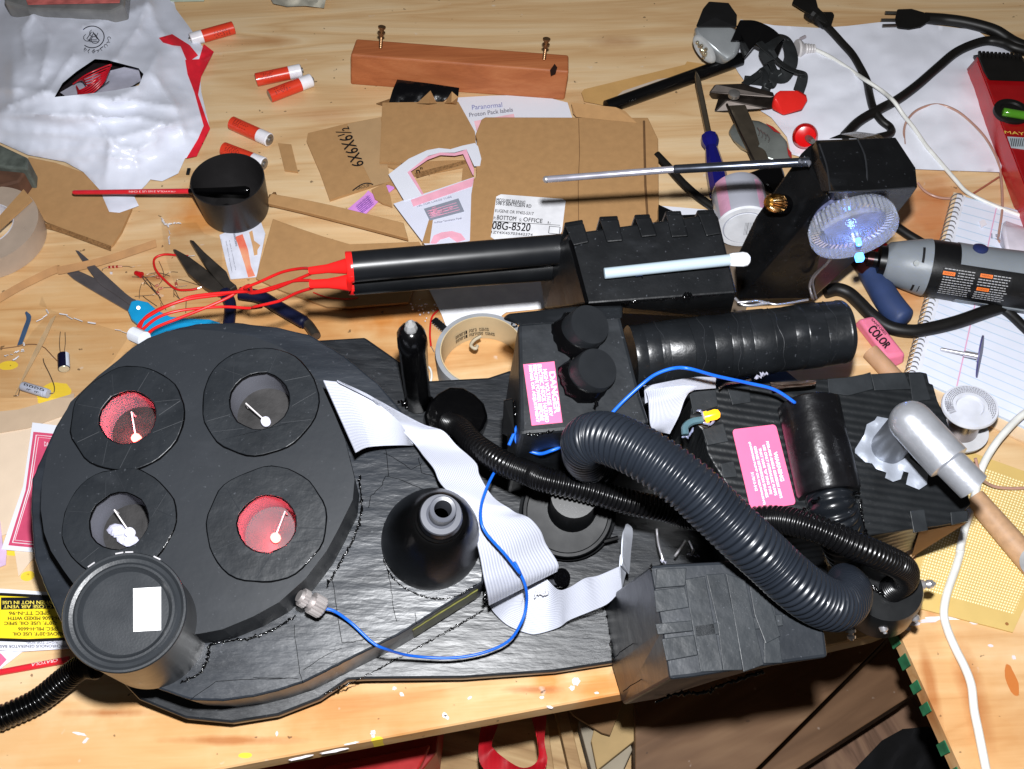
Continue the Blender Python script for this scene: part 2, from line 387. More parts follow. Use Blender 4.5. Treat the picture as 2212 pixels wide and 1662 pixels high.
# ------------------------------------------------------------------ the setting: workbench top, what lies under its edge
Z3 = Vector((0, 0, 1))
def struct(o): o['kind'] = 'structure'; return o
m = MB()
bench = [(-500, 1855), (537, 1650), (1171, 1531), (1343, 1499), (1895, 1372), (1938, 1355), (2080, 1668), (2160, 1835), (2900, 1835), (2900, -500), (-700, -500)]
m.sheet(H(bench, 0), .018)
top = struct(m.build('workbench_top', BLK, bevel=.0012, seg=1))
ox, oy = top.location.x, top.location.y
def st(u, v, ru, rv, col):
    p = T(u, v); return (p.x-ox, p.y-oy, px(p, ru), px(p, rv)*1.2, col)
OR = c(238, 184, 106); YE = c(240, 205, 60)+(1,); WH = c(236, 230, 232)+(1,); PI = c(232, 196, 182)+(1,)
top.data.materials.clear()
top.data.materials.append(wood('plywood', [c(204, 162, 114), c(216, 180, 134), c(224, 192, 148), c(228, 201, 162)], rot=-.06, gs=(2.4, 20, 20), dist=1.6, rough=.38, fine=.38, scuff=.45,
    stains_and_falloff=[st(560, 90, 60, 14, c(226, 205, 190)), st(1330, 90, 50, 16, c(215, 192, 176)), st(330, 600, 60, 9, c(196, 160, 134)), st(700, 250, 60, 20, c(240, 222, 214)), st(1150, 1490, 60, 7, c(205, 165, 140)), st(500, 1600, 120, 8, c(205, 160, 128)), st(240, 1540, 90, 8, c(200, 152, 118)), st(2100, 1500, 26, 90, c(206, 160, 126)), st(2010, 1480, 14, 70, c(208, 165, 132)), st(470, 430, 75, 45, OR), st(430, 480, 50, 30, OR), st(830, 690, 70, 40, OR), st(770, 660, 50, 20, OR), st(1290, 1490, 70, 40, OR), st(1180, 1475, 40, 25, OR), st(2020, 470, 80, 90, c(226, 150, 100)), st(1960, 620, 60, 60, c(240, 190, 150)),
            st(250, 1620, 900, 110, c(234, 206, 170)), st(1000, 1530, 700, 60, c(238, 212, 180)), st(2050, 1560, 260, 260, c(232, 204, 172)), st(150, 700, 700, 170, c(240, 220, 194)), st(1000, 720, 700, 90, c(238, 214, 184)),  # broad oranger wood tones, also darkened to offset the flash falloff
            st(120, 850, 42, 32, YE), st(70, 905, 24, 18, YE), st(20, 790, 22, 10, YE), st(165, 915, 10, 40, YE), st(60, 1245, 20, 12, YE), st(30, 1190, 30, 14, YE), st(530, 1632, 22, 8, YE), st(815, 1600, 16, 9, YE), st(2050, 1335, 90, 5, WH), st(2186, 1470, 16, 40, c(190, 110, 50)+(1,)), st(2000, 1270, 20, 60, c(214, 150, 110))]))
# edge of the bench with green painted marks
m = MB()
ge = [(T(1938-4+142*t, 1357+313*t, -.0005), T(1938-4+142*t, 1357+313*t, -.0175)) for t in [i/60 for i in range(61)]]
for k, (a0, a1) in enumerate([(.03, .10), (.17, .25), (.35, .42), (.50, .57), (.78, .86), (.95, 1)]):
    p0, p1 = ge[int(a0*60)][0], ge[int(a1*60)][0]; dz = Vector((0, 0, -.017)); q = [p0+Vector((0, 0, -.001)), p1+Vector((0, 0, -.001)), p1.lerp(p0, .15)+dz, p0.lerp(p1, -.1)+dz]
    m.prism([p+Vector((-.0009, -.0004, 0)) for p in q], Vector((.0006, 0, 0)))
m.build('green_paint_mark', mat('green_paint', c(40, 112, 74), .7, var=.45, ns=90), top)
# white and yellow paint spots on the bench
m = MB()
def blob(u, v, r, e=1, a=0, n=16, seed=0, fr=T, h=.0006):
    out = []
    for i in range(n):
        q = 2*math.pi*i/n; rr = r*(.7+.6*abs(noise.noise(Vector((math.cos(q)*1.6+seed*7.3, math.sin(q)*1.6, seed))))+random.uniform(-.08, .08))
        x, y = rr*math.cos(q), rr*e*math.sin(q); out.append(fr(u+x*math.cos(a)-y*math.sin(a), v+x*math.sin(a)+y*math.cos(a), h))
    return out
for i, (u, v, r, e, a) in enumerate([(600, 1700, 8, 1.6, .2), (602, 1700, 3, 3, .2), (1015, 1508, 8, .5, -.5), (1188, 1528, 10, .4, .2), (1244, 1472, 13, .9, -.8), (1236, 1487, 9, .8, .5), (1170, 1507, 7, .7, 0), (1289, 1497, 7, .5, 0), (868, 1500, 8, .7, 1), (852, 1487, 6, 1, 0), (960, 1545, 7, 1.2, 0), (965, 1550, 9, .6, .9), (806, 1583, 8, .9, 0), (650, 1637, 40, .1, -.22), (725, 1622, 45, .1, -.2), (760, 1606, 26, .12, -.2), (806, 1590, 6, .8, 1), (170, 1585, 20, .22, .2), (185, 1600, 12, .4, -.8), (596, 1692, 7, 1.2, 0), (598, 1585, 4, 2, 0), (1975, 1348, 20, .25, -.1), (2010, 1340, 32, .22, -.12), (2060, 1333, 32, .2, -.05), (2105, 1345, 14, .4, .2), (1960, 1358, 12, .5, .3), (2190, 1420, 8, .6, .8), (2140, 1395, 9, .5, .2), (1210, 845, 3, 1, 0), (1900, 1250, 3, 1, 0), (1130, 690, 4, .8, 0), (1195, 790, 4, 1, 0), (700, 470, 4, .7, 0), (470, 610, 4, 1, 0), (240, 590, 5, .8, 0)]):
    m.sheet(blob(u, v, r*.85, e, a, seed=i), .0005)
m.build('paint_spot', mat('spilled_white_paint', c(214, 206, 208), .45, var=.05), top)
# under the bench
DW = wood('dark_plank_wood', [c(88, 62, 40), c(104, 76, 52), c(120, 92, 66)], rot=-.45, gs=(2, 12, 12), rough=.6, scuff=.3)
LW = wood('pale_plank_wood', [c(150, 118, 80), c(176, 144, 102), c(196, 168, 124)], rot=.2, gs=(3, 22, 22), rough=.7, scuff=.4)
m = MB(); m.sheet(H([(-600, 2100), (2900, 2100), (2900, 1000), (-600, 1000)], -.62), .02); struct(m.build('floor', mat('dusty_floor', c(96, 74, 52), .8, var=.3, ns=20)))
m = MB(); m.sheet(H([(-200, 1560), (1390, 1380), (1375, 1900), (-200, 1900)], -.262), .012); o = m.build('lower_shelf', LW)
struct(o)
def lowbox(pts, h0, h1, name, mt, label, cat, group=None, bevel=.001):
    m = MB(); m.prism(H(pts, h1), Vector((0, 0, h0-h1))); return tag(m.build(name, mt, bevel=bevel), label, cat, group)
lowbox([(1372, 1415), (1926, 1240), (1923, 1371), (1626, 1668), (1560, 1740), (1372, 1740)], -.235, -.2, 'wide_plank', DW, 'wide dark brown plank under the bench with its edge beside the long black gap', 'plank')
lowbox([(1634, 1672), (1929, 1377), (2010, 1470), (1960, 1508), (1715, 1665), (1600, 1760)], -.24, -.205, 'narrow_plank', DW, 'narrow dark brown plank under the bench between the long gap and the black cloth', 'plank')
lowbox([(1722, 1668), (1990, 1495), (2100, 1560), (2140, 1760), (1700, 1760)], -.32, -.30, 'pale_board', wood('brown_board_wood', [c(90, 66, 50), c(112, 84, 66), c(124, 96, 74)], rot=1.2, gs=(4, 30, 30), rough=.7, scuff=.2), 'plain brown board under the bench behind the black cloth', 'board')
m = MB(); m.drape([(1840, 1668), (1905, 1600), (1950, 1575), (2005, 1570), (2060, 1600), (2110, 1680), (2100, 1740), (1820, 1740)], lambda u, v: -.27+.012*math.sin(u*.05+v*.03)+.01*noise.noise(Vector((u*.02, v*.02, 0))), 12)
tag(m.build('black_cloth', mat('black_cloth', c(16, 16, 20), .9, var=.3), smooth=True), 'crumpled black cloth lying low under the right bench edge', 'cloth')
for i, (a, b, w, h) in enumerate([((1160, 1500), (1195, 1740), 26, -.232), ((1205, 1500), (1262, 1740), 26, -.236)]):
    m = MB(); A, B = H([a, b], h); d = (B-A).normalized(); s = Vector((d.y, -d.x, 0))*px(A, w)/2
    m.prism([A-s, A+s, B+s, B-s], Z3*-.018)
    tag(m.build('pale_lath', LW, bevel=.001), ['pale wooden slat under the bench next to the red strap', 'pale wooden slat under the bench beside the grey stained board'][i], 'slat', 'pale slats under the bench')
lowbox([(1262, 1500), (1330, 1500), (1366, 1620), (1330, 1700), (1290, 1710), (1250, 1560)], -.25, -.226, 'grey_board', mat('grey_stained_wood', c(150, 140, 122), .8, var=.2, ns=25), 'grey stained board under the bench below the cardboard corner', 'board')
lowbox([(1300, 1505), (1420, 1480), (1408, 1570), (1290, 1664), (1277, 1600)], -.222, -.214, 'tan_board', mat('tan_board', c(168, 142, 98), .8, var=.12, ns=30), 'tan board under the bench left of the wide dark plank', 'board')
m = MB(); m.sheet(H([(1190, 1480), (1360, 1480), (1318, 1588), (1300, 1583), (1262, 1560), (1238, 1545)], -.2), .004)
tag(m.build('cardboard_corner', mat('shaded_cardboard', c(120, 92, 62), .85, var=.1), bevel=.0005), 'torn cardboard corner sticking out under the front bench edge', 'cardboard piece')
# red nylon strap loop and red tool box under the bench
m = MB()
pin = spl(H([(1140, 1500), (1150, 1560), (1163, 1610), (1160, 1640), (1128, 1652), (1090, 1640), (1068, 1628), (1062, 1608), (1075, 1560), (1085, 1500)], -.165), 40)
pout = spl(H([(1182, 1495), (1180, 1560), (1176, 1600), (1180, 1650), (1150, 1690), (1080, 1686), (1040, 1655), (1034, 1612), (1042, 1560), (1060, 1500)], -.165), 40)
pin = [p+Z3*(.012*math.sin(i*.3)) for i, p in enumerate(pin)]
m.strip(pin, pout, .001)
tag(m.build('red_strap', addbump(mat('red_webbing', c(190, 22, 36), .45, var=.1), 'hard', 300, .0004, coord='Object'), smooth=60), 'red woven nylon strap loop hanging under the front bench edge', 'strap')
box = thing('red_tool_box', 'red plastic tool box peeking out under the front bench edge', 'tool box', T(860, 1640, -.25))
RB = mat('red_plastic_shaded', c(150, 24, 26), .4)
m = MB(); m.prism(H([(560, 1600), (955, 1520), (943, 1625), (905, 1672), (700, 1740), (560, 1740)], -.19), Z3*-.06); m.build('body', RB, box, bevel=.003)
m = MB(); m.prism(H([(700, 1655), (930, 1608), (905, 1662), (760, 1720), (690, 1720)], -.18), Z3*-.009); m.build('lid', mat('red_plastic_lid', c(170, 34, 34), .3), box, bevel=.002)
# ------------------------------------------------------------------ the backpack prop
pack = thing('prop_backpack', 'large homemade black gadget backpack with four round windows, hoses and pink warning labels', 'backpack prop', T(700, 1200, 0))
def circ(fr, u, v, h, ru, n=48, j=0, seed=0):
    p = fr(u, v, h); r = px(p, ru); nn = PN if fr is K else Z3; x = (RT-nn*RT.dot(nn)).normalized(); y = nn.cross(x)
    return [p+(x*math.cos(a)+y*math.sin(a))*r*(1+j*noise.noise(Vector((math.cos(a)*2.5+seed, math.sin(a)*2.5, seed)))) for a in [2*math.pi*i/n for i in range(n)]]
def rough(pts, a=1.2, step=14, seed=0):    # hand-cut polygon: subdivide and wobble (u, v)
    rnd = random.Random(seed); out = []
    for i, p in enumerate(pts):
        q = pts[(i+1) % len(pts)]; k = max(1, int(math.dist(p[:2], q[:2])/step))
        for j in range(k):
            t = j/k; w = a if j else 0
            out.append((p[0]+(q[0]-p[0])*t+rnd.uniform(-w, w), p[1]+(q[1]-p[1])*t+rnd.uniform(-w, w)))
    return out
HB, H2, H3 = .013, .07, .113
board = [(688, 734), (788, 728), (870, 785), (925, 822), (1055, 815), (1100, 800), (1700, 800), (1760, 850), (1800, 1350), (1650, 1395), (1330, 1432), (1200, 1452), (1000, 1466), (790, 1468), (752, 1470), (690, 1512), (600, 1547), (500, 1563), (400, 1553), (300, 1512), (255, 1465), (220, 1350), (230, 950), (420, 790)]
m = MB(); m.sheet(H(board, HB, K), HB, PN); m.build('back_board', BOARDM, pack, bevel=.002)
m = MB(); pts = [(300, 1100), (560, 860), (1000, 900), (1500, 900), (1500, 1330), (900, 1400), (500, 1480)]
m.loft([[K(u, v, -.0005) for u, v in pts], [Vector((K(u, v, 0).x, K(u, v, 0).y, .0006)) for u, v in pts]]); m.build('back_pad', mat('black_foam', c(14, 14, 15), .9), pack)
# level 2: the lower housing
l2 = [(424, 699), (510, 696), (598, 706), (668, 722), (745, 769), (815, 826), (866, 886), (905, 960), (940, 1020), (1010, 1090), (1050, 1180), (1044, 1259), (858, 1374), (654, 1476), (601, 1493), (547, 1506), (480, 1515), (410, 1512), (347, 1491), (262, 1450), (200, 1410), (141, 1363), (124, 1329), (93, 1261), (74, 1208), (66, 1106), (68, 1035), (93, 979), (119, 922), (152, 869), (212, 812), (254, 781), (319, 730), (370, 712)]
m = MB(); m.sheet(H(rough(l2, .8), H2, K), H2-HB-.0005, PN); m.build('lower_housing', BRUSH, pack, bevel=.0015)
m = MB()
def seams(mb, segs, h, w=1.1, fr=K):
    for s in segs:
        P = [fr(u, v, h) for u, v in s]; P2 = []
        for i in range(len(P)-1):
            for j in range(4): P2.append(P[i].lerp(P[i+1], j/4)+Vector((random.uniform(-1, 1), random.uniform(-1, 1), 0))*.0005)
        P2.append(P[-1]); mb.tube(P2, px(P[0], w)*.5, 5)
seams(m, [L('32', '1010,670 1040,870 1010,880 980,960 900,1030 880,1120'), L('32', '1020,880 1150,910 1300,980'), L('32', '1000,700 1100,750 1210,830 1290,780'), L('42', '600,190 640,420 680,690 760,690 900,650 1060,650'), L('42', '310,560 350,900 380,1000'), L('42', '380,900 500,820 680,730'), L('42', '1030,150 1060,300 1070,430 1100,530'), L('42', '0,960 200,960 350,970'), L('42', '1240,460 1250,550'), L('41', '1450,1130 1650,990 1900,970 2212,960'), L('32', '1260,740 1290,850 1410,890')], H2, 1.3)
m.build('tape_seam', GLOSS, pack, split=True)
# gloss glue squeezed out round the disc
def glue(mb, line, h, r, n, fr=K, seed=1):
    # one continuous squeezed bead of uneven width
    line = list(line)
    if len(line) < 2: line.append((line[0][0]+3, line[0][1]+2))
    n *= 3; P = spl([Vector((u, v, 0)) for u, v in line], n); rnd = random.Random(seed); Q = []; W = []
    for i, p in enumerate(P):
        a = noise.noise(Vector((i*.35, seed, 0))); b_ = noise.noise(Vector((i*.5, seed, 9)))
        q = fr(p.x+a*r*1.3+rnd.uniform(-.5, .5), p.y+b_*r*1.3+rnd.uniform(-.5, .5), h); Q.append(q); W.append(px(q, r)*(.42+.5*noise.noise(Vector((i*.22, seed*3.1, 4)))+rnd.uniform(-.04, .04)) if 0 < i < n-1 else px(q, r)*.15)
    mb.tube(Q, [max(px(Q[0], r)*.2, w) for w in W], 8)
m = MB(); glue(m, [(775, 1030), (781, 1100), (765, 1160), (730, 1225), (705, 1268)], H2+.001, 5, 46)
glue(m, [(640, 1330), (590, 1360), (545, 1378), (500, 1384), (455, 1394), (448, 1425), (430, 1455), (390, 1475)], H2+.001, 5, 60, seed=2)
glue(m, [(830, 1130), (830, 1210), (860, 1260), (920, 1290), (980, 1290), (1030, 1262)], H2+.001, 3, 50, seed=3)
glue(m, [(1040, 1245), (1050, 1275), (1046, 1300)], H2-.01, 7, 7, seed=4)
glue(m, [(700, 1500), (780, 1465), (900, 1400), (1000, 1345), (1045, 1318)], HB+.002, 3.5, 60, seed=5)
glue(m, [(1310, 1300), (1320, 1380), (1325, 1430)], HB+.002, 5, 22, seed=6)
m.build('glue_bead', GLOSS, pack, smooth=60, split=True)
# the big disc with four windows
disc = [(254, 779), (285, 752), (319, 731), (360, 716), (420, 711), (480, 716), (547, 727), (603, 749), (646, 775), (671, 805), (694, 832), (722, 894), (745, 950), (766, 1035), (762, 1080), (731, 1143), (705, 1191), (660, 1250), (603, 1301), (547, 1332), (480, 1360), (432, 1369), (350, 1378), (250, 1340), (180, 1290), (138, 1233), (110, 1190), (95, 1150), (88, 1100), (90, 1050), (100, 990), (119, 935), (152, 869), (212, 812)]
WIN = [(277, 904, 61, 277.5, 902, 118), (562, 867, 65.5, 563, 869, 123), (258.5, 1127, 64, 260, 1127, 117), (577, 1133, 64, 579.5, 1134, 126.5)]
m = MB(); outer = H(disc, H3, K)
m.holed(outer, [circ(K, w[0], w[1], H3, w[2]+4, 40) for i, w in enumerate(WIN)], PN*-(H3-H2-.0005))
m.build('disc', DISC, pack)
WALL = mat('grey_cavity_wall', c(120, 121, 130), .65, var=.15, ns=30); FLR = mat('dark_cavity_floor', c(62, 60, 60), .5, var=.5, ns=60, bump=.0005, bs=90)
for i, w in enumerate(WIN):
    m = MB(); a = circ(K, w[0], w[1], H3+.0002, w[5], 44, .05, i+5); b = circ(K, w[0], w[1], H3+.0002, w[2], 22, .05, i+9)
    m.holed([p+PN*.002 for p in a], [[p+PN*.002 for p in b]], PN*-.0018)
    r = m.build('window_ring', RINGM, pack, bevel=.0004)
    for lp in (a, b):
        m = MB(); q = [p+PN*.0006 for p in lp]; m.tube(q+[q[0]], [.0008*(1+.5*noise.noise(p*300)) for p in q+[q[0]]], 6); m.build('ring_edge', GLOSS, r, smooth=60)
    m = MB(); rnd = random.Random(i); cc = K(w[0], w[1], H3+.0024)
    for k in range(9):
        an = k*.7+rnd.uniform(-.2, .2); r0 = px(cc, w[2]*1.06); r1 = px(cc, w[5]*.97); d = Vector((math.cos(an), math.sin(an), 0)); an2 = an+rnd.uniform(-.5, .5); e = Vector((math.cos(an2), math.sin(an2), 0))
        fix = lambda q: q-PN*(q-cc).dot(PN)
        m.tube([fix(cc+d*r0), fix(cc+e*r1)], .00022, 4)
    m.build('seam', mat('seam_grey', c(70, 74, 80), .5), r)
    red = i in (0, 3)
    m = MB(); t = circ(K, w[0], w[1], H3-.002, w[2], 32); depth = .030
    m.loft([[p for p in t], [p-PN*depth for p in t]], caps=False); m.build('window_wall', WALL, pack, smooth=True)
    m = MB(); m.poly([p-PN*(depth-.0004) for p in t]); m.build('window_floor', FLR if i != 3 else mat('pale_cavity_floor', c(84, 70, 74), .4, var=.15), pack)
# small lamps in the windows
lx = [((1005, 385), (1040, 585), '31'), ((1880, 320), (2030, 455), '31'), ((875, 1135), (990, 1305), '31'), ((2180, 1145), (2105, 1345), '31')]
for i, (a, b, t) in enumerate(lx):
    (au, av), (bu, bv) = L(t, '%d,%d %d,%d' % (a+b))
    A = K(au, av, H3-.014); B = K(bu, bv, H3-.022); red = i in (0, 3)
    m = MB(); m.tube([A+(A-B)*.02+PN*-.01, A, B], .00055, 6); wire = m.build('lamp_wire', mat('pale_bare_wire', c(225, 220, 220), .35, .2), pack, smooth=True)
    m = MB(); m.lathe(B-PN*.003, B+PN*.003, [(0, .0032), (.6, .0032), (.85, .0024), (1, .0009)], 12)
    m.build('led', mat('lit_red_led', c(255, 60, 60), .2, emit=(1, .12, .10, 1), es=9) if red else mat('clear_led', c(225, 225, 240), .08, spec=1, emit=(.85, .85, 1, 1), es=.6), pack, smooth=True)
    if red:
        q = bpy.data.lights.new('led_light', 'POINT'); q.energy = .06; q.color = (1, .06, .08); q.shadow_soft_size = .003
        qo = bpy.data.objects.new('led_light', q); COL.objects.link(qo); qo.location = B+PN*.007-RT*.004
m = MB()
for p in [(905, 1300), (890, 1285), (960, 1350), (1000, 1370)]:
    (u, v), = L('31', '%d,%d' % p); q = K(u, v, H3-.028); m.ball(q, .0055, (1, .8, .4), 10, nz=.5)
m.build('glue_lump', mat('cloudy_glue', c(205, 205, 225), .2, trans=.2), pack, split=True)
# can standing on the disc edge
A = K(331, 1373, H2); B = K(270, 1322, H2+.088); R1 = px(B, 129.5)
m = MB(); m.lathe(A, B, [(0, R1*.985), (.97, R1*.985), (.985, R1*1.0), (1, R1), (1.012, R1*.985), (1.012, R1*.95), (.99, R1*.90), (.985, R1*.84), (1.0, R1*.80), (1.0, R1*.76), (.975, R1*.72), (.965, R1*.69), (.965, R1*.02)], 96)
can = m.build('can', mat('satin_black_can', c(64, 68, 73), .3, var=.06, bump=.00006, bs=800), pack, smooth=30)
ax = (B-A).normalized(); cc = A+(B-A)*.965
def onlid(u, v): d = ray(u, v); return CAM+d*((cc-CAM).dot(ax)/d.dot(ax))+ax*.0006
m = MB(); q = L('41', '1022,608 1232,596 1232,266 1020,278'); m.sheet([onlid(*p) for p in q], .0005, ax); m.build('white_sticker', mat('bright_white_sticker', (.95, .95, .97, 1), .5), can)
m = MB(); x, y, z = basis(B-A, RT)
for k in (0, 3, 4, 7):
    a = 1.15+k*.16; q = B+(x*math.cos(a)+y*math.sin(a))*R1*1.002; m.box(q, (x*-math.sin(a)+y*math.cos(a))*.0022, (x*math.cos(a)+y*math.sin(a))*.0004, ax*.0012)
m.build('rim_glint', SIL, can, split=True)
# knurled metal connector on the side of the disc
(u0, v0), (u1, v1) = L('42', '350,330 530,430')
A = K(u0, v0, H2+.030); B = K(u1, v1, H2+.020); r = px(A, 19)
m = MB()
for i in range(18):
    pass
x, y, z = basis(B-A)
prof = [(0, .7), (.1, .75), (.1, 1), (.32, 1), (.34, .72), (.5, .72), (.52, 1.18), (.95, 1.18), (1, 1.05)]
R = []
for t, s in prof:
    R.append([A+(B-A)*t+(x*math.cos(a)+y*math.sin(a))*r*s*(1 if s < 1 else 1+.07*(-1)**k) for k, a in enumerate([2*math.pi*k/36 for k in range(36)])])
m.loft(R); conn = m.build('metal_connector', mat('bright_nickel', c(220, 212, 210), .3, .7, var=.15, spec=.8), pack)
# stepped bell on the housing
A = K(932, 1168, H2); B = K(957, 1100, H2+.088); r = px(A, 108)
m = MB(); m.lathe(A, B, [(0, r), (.1, r*.985), (.3, r*.88), (.5, r*.73), (.64, r*.58), (.69, r*.50), (.70, r*.46), (.74, r*.46), (.75, r*.42), (.81, r*.40), (.83, r*.385)], 72, caps=False)
bell = m.build('bell', mat('deep_black_plastic', c(12, 12, 13), .3, var=.1, bump=.00006, bs=500), pack, smooth=30)
m = MB(); rt = px(B, 29.5); m.lathe(A, B, [(.82, r*.39), (.85, r*.37), (.85, r*.27), (.86, rt*.95), (.97, rt*.98), (1, rt), (1.005, rt*.93), (1, rt*.66), (.9, rt*.6), (.8, rt*.6)], 56, caps=False)
m.build('bell_neck', mat('grey_black_plastic', c(80, 82, 90), .35, var=.05), bell, smooth=30)
# upright tube with a crystal cap
A = K(903, 868, HB+.002); B = K(888, 716, HB+.105); r = px(B, 33)
m = MB(); m.lathe(A, B, [(-.02, r*.8), (0, r*1.0), (.2, r*.93), (.8, r), (.83, r*1.04), (.93, r*1.02), (1.0, r*.82), (1.03, r*.5)], 11, jit=.05); tb = m.build('upright_tube', mat('glossy_black_tape', c(16, 16, 18), .2, bump=.0005, bs=60), pack, smooth=50)
m = MB(); m.lathe(B+(B-A)*.02, B+(B-A)*.12, [(0, r*.45), (.3, r*.44), (.7, r*.34), (1, r*.12)], 9); m.build('crystal_cap', mat('crystal', (1, 1, 1, 1), .03, trans=.7, ior=1.6, var=0), tb)
m = MB(); m.lathe(B-(B-A)*.0, B+(B-A)*.02, [(0, r*.62), (1, r*.5)], 9); m.build('cap_collar', SIL, tb)
m = MB(); glue(m, L('32', '1110,300 1160,330 1230,360 1300,340 1340,290 1320,250'), HB+.004, 9, 12, seed=9); m.build('glue_bead', GLOSS, tb, smooth=60, split=True)
# round pad with the small hose
m = MB(); p = circ(K, 985, 897, HB+.016, 66, 14, .1, 3); m.loft([[q-PN*.015 for q in circ(K, 985, 897, HB+.016, 69, 14, .1, 3)], p]); m.build('hose_pad', GLOSS, pack, bevel=.002, smooth=50)
def corr(mb, pts, r, rings, n=24, depth=.12, sub_=7, flat=.4):
    P = spl(pts, rings*sub_+1); rr = []
    for i in range(len(P)):
        q = (i % sub_)/sub_; s = math.sin(math.pi*min(1, q/(1-flat*.6))) if q < (1-flat*.6) else 0
        base = r(i/(len(P)-1)) if callable(r) else r
        rr.append(base*(1-depth+depth*abs(s)**.6))
    mb.tube(P, rr, n)
sh = L('32', '1490,470 1590,520 1700,640 1900,770 2120,860')+L('33', '300,905 600,975 900,1065 1200,1130 1400,1180')
hh = [.03, .045, .075, .095, .105, .11, .11, .105, .10, .10]
sh2 = [(1580, 1128), (1672, 1122), (1756, 1140), (1841, 1176), (1912, 1207), (1950, 1228), (1953, 1252), (1925, 1275)]
hh2 = [.12, .135, .15, .15, .14, .125, .105, .085]
P = [K(u, v, h) for (u, v), h in zip(sh+sh2, hh+hh2)]
m = MB(); corr(m, P, lambda t: px(P[0], 25)*(1 if t < .5 else 1.05), 150, 20); m.build('small_hose', HOSE, pack, smooth=60)
bh = [(1282, 1010, .10), (1262, 985, .15), (1268, 955, .19), (1300, 945, .205), (1350, 960, .215), (1418, 998, .22), (1489, 1050, .22), (1545, 1102, .215), (1602, 1156, .21), (1658, 1207, .20), (1704, 1250, .195), (1756, 1290, .185), (1800, 1308, .175), (1828, 1298, .16), (1836, 1275, .14), (1825, 1255, .11)]
P = [K(*q) for q in bh]
m = MB(); rb = px(K(1489, 1050, .22), 60)
corr(m, P, lambda t: rb*(1 if .12 < t < .8 else (.9 if t <= .12 else 1-.22*min(1, (t-.8)/.2))), 84, 40, depth=.09); m.build('big_hose', BHOSE, pack, smooth=60)
# lower left breather hose
m = MB(); P = [T(u, v, h) for u, v, h in [(210, 1440, .045), (180, 1440, .04), (140, 1468, .03), (80, 1515, .02), (0, 1552, .018), (-90, 1590, .018), (-160, 1640, .018)]]
corr(m, P, lambda t: px(P[2], 28), 44, 20, depth=.16); m.build('breather_hose', mat('glossy_black_loom', c(12, 12, 13), .18), pack, smooth=60)
# box with the two knobs and the danger label
BX = .155
def kq(fr, h, *pts): return [fr(u, v, h) for u, v in pts]
topf = [(1119, 694), (1135, 684), (1342, 668), (1384, 854), (1404, 914), (1388, 903), (1260, 925), (1124, 940), (1108, 820)]
m = MB(); m.sheet(H([(1119, 698), (1340, 680), (1384, 854), (1404, 914), (1124, 940)], BX, K), BX-HB, PN); kb = m.build('danger_box', mat('painted_foam_black', c(46, 50, 55), .4, var=.2, bump=.0006, bs=50, dust=.5), pack, bevel=.0025)
m = MB(); m.hull(H([(1085, 690, BX-.012), (1095, 678, BX-.004), (1240, 662, BX-.004), (1345, 660, BX-.004), (1122, 703, BX+.001), (1345, 690, BX+.001), (1090, 690, .1), (1345, 668, .1)], 0, K)); m.build('taped_edge', TAPE, kb, bevel=.002)
m = MB(); m.hull([K(u, v, h) for u, v, h in [(1107, 860, BX-.03), (1088, 864, BX-.032), (1085, 938, BX-.034), (1112, 936, BX-.03), (1092, 900, .05), (1110, 950, .05)]]); m.build('side_switch', PLAS, kb, bevel=.001)
for (u, v, r) in ((1275, 701, 47), (1291, 796, 48)):
    B = K(u, v, BX+.013); rr = px(B, r); A = B-PN*.0145-RT*.005
    m = MB(); m.lathe(A, B, [(0, rr*1.03), (.9, rr*1.0), (1, rr*.95)], 48); kn = m.build('knob', mat('knob_plastic', c(44, 47, 51), .38, var=.1, bump=.00005, bs=900), pack, smooth=30)
    m = MB(); m.lathe(A-PN*.002-RT*.002-UP*.002, A+PN*.006-RT*.001, [(0, rr*1.26), (.6, rr*1.2), (1, rr*1.0)], 24, jit=.2); m.build('glue_skirt', GLOSS, kn, smooth=50)
m = MB(); glue(m, L('33', '480,70 470,150 520,210 600,260 680,290'), BX+.003, 6, 16, seed=12); glue(m, L('33', '690,300 690,330 675,360'), BX+.001, 6, 6, seed=13); glue(m, L('33', '150,550 230,560 320,540 430,500 480,440 540,450 600,450'), BX-.001, 4, 34, seed=14); glue(m, L('33', '60,300 70,400 80,520'), BX-.04, 5, 10, seed=15); glue(m, L('23', '40,1090 60,1120 100,1090'), BX-.004, 4, 8, seed=16); m.build('glue_bead', GLOSS, kb, smooth=60, split=True)
# pink danger label: reads with its letters running down the picture
q = [K(u, v, BX+.0007) for u, v in L('23', '130,1405')+L('33', '195,490')+L('33', '430,466')+L('23', '368,1382')]
m = MB(); m.sheet(q, .0005, PN); dl = m.build('danger_label', PINK, kb)
m = MB(); lq = [p+PN*.0001 for p in q]     # bl of the text = top-left of the picture
text(m, 'DANGER', sub(lq, .17, .78, .84, .965), bold=.014)
for i, s in enumerate(['HIGH VOLTAGE 1KV', 'ELECTRIC SHOCK HAZARD', 'REMOVE POWER BEFORE', 'REPAIR OR ADJUSTMENT']):
    text(m, s, sub(lq, [.12, .03, .03, .03][i], .60-.155*i, [.88, .97, .94, .96][i], .722-.155*i), bold=.006)
m.build('label_text', WHT, dl)
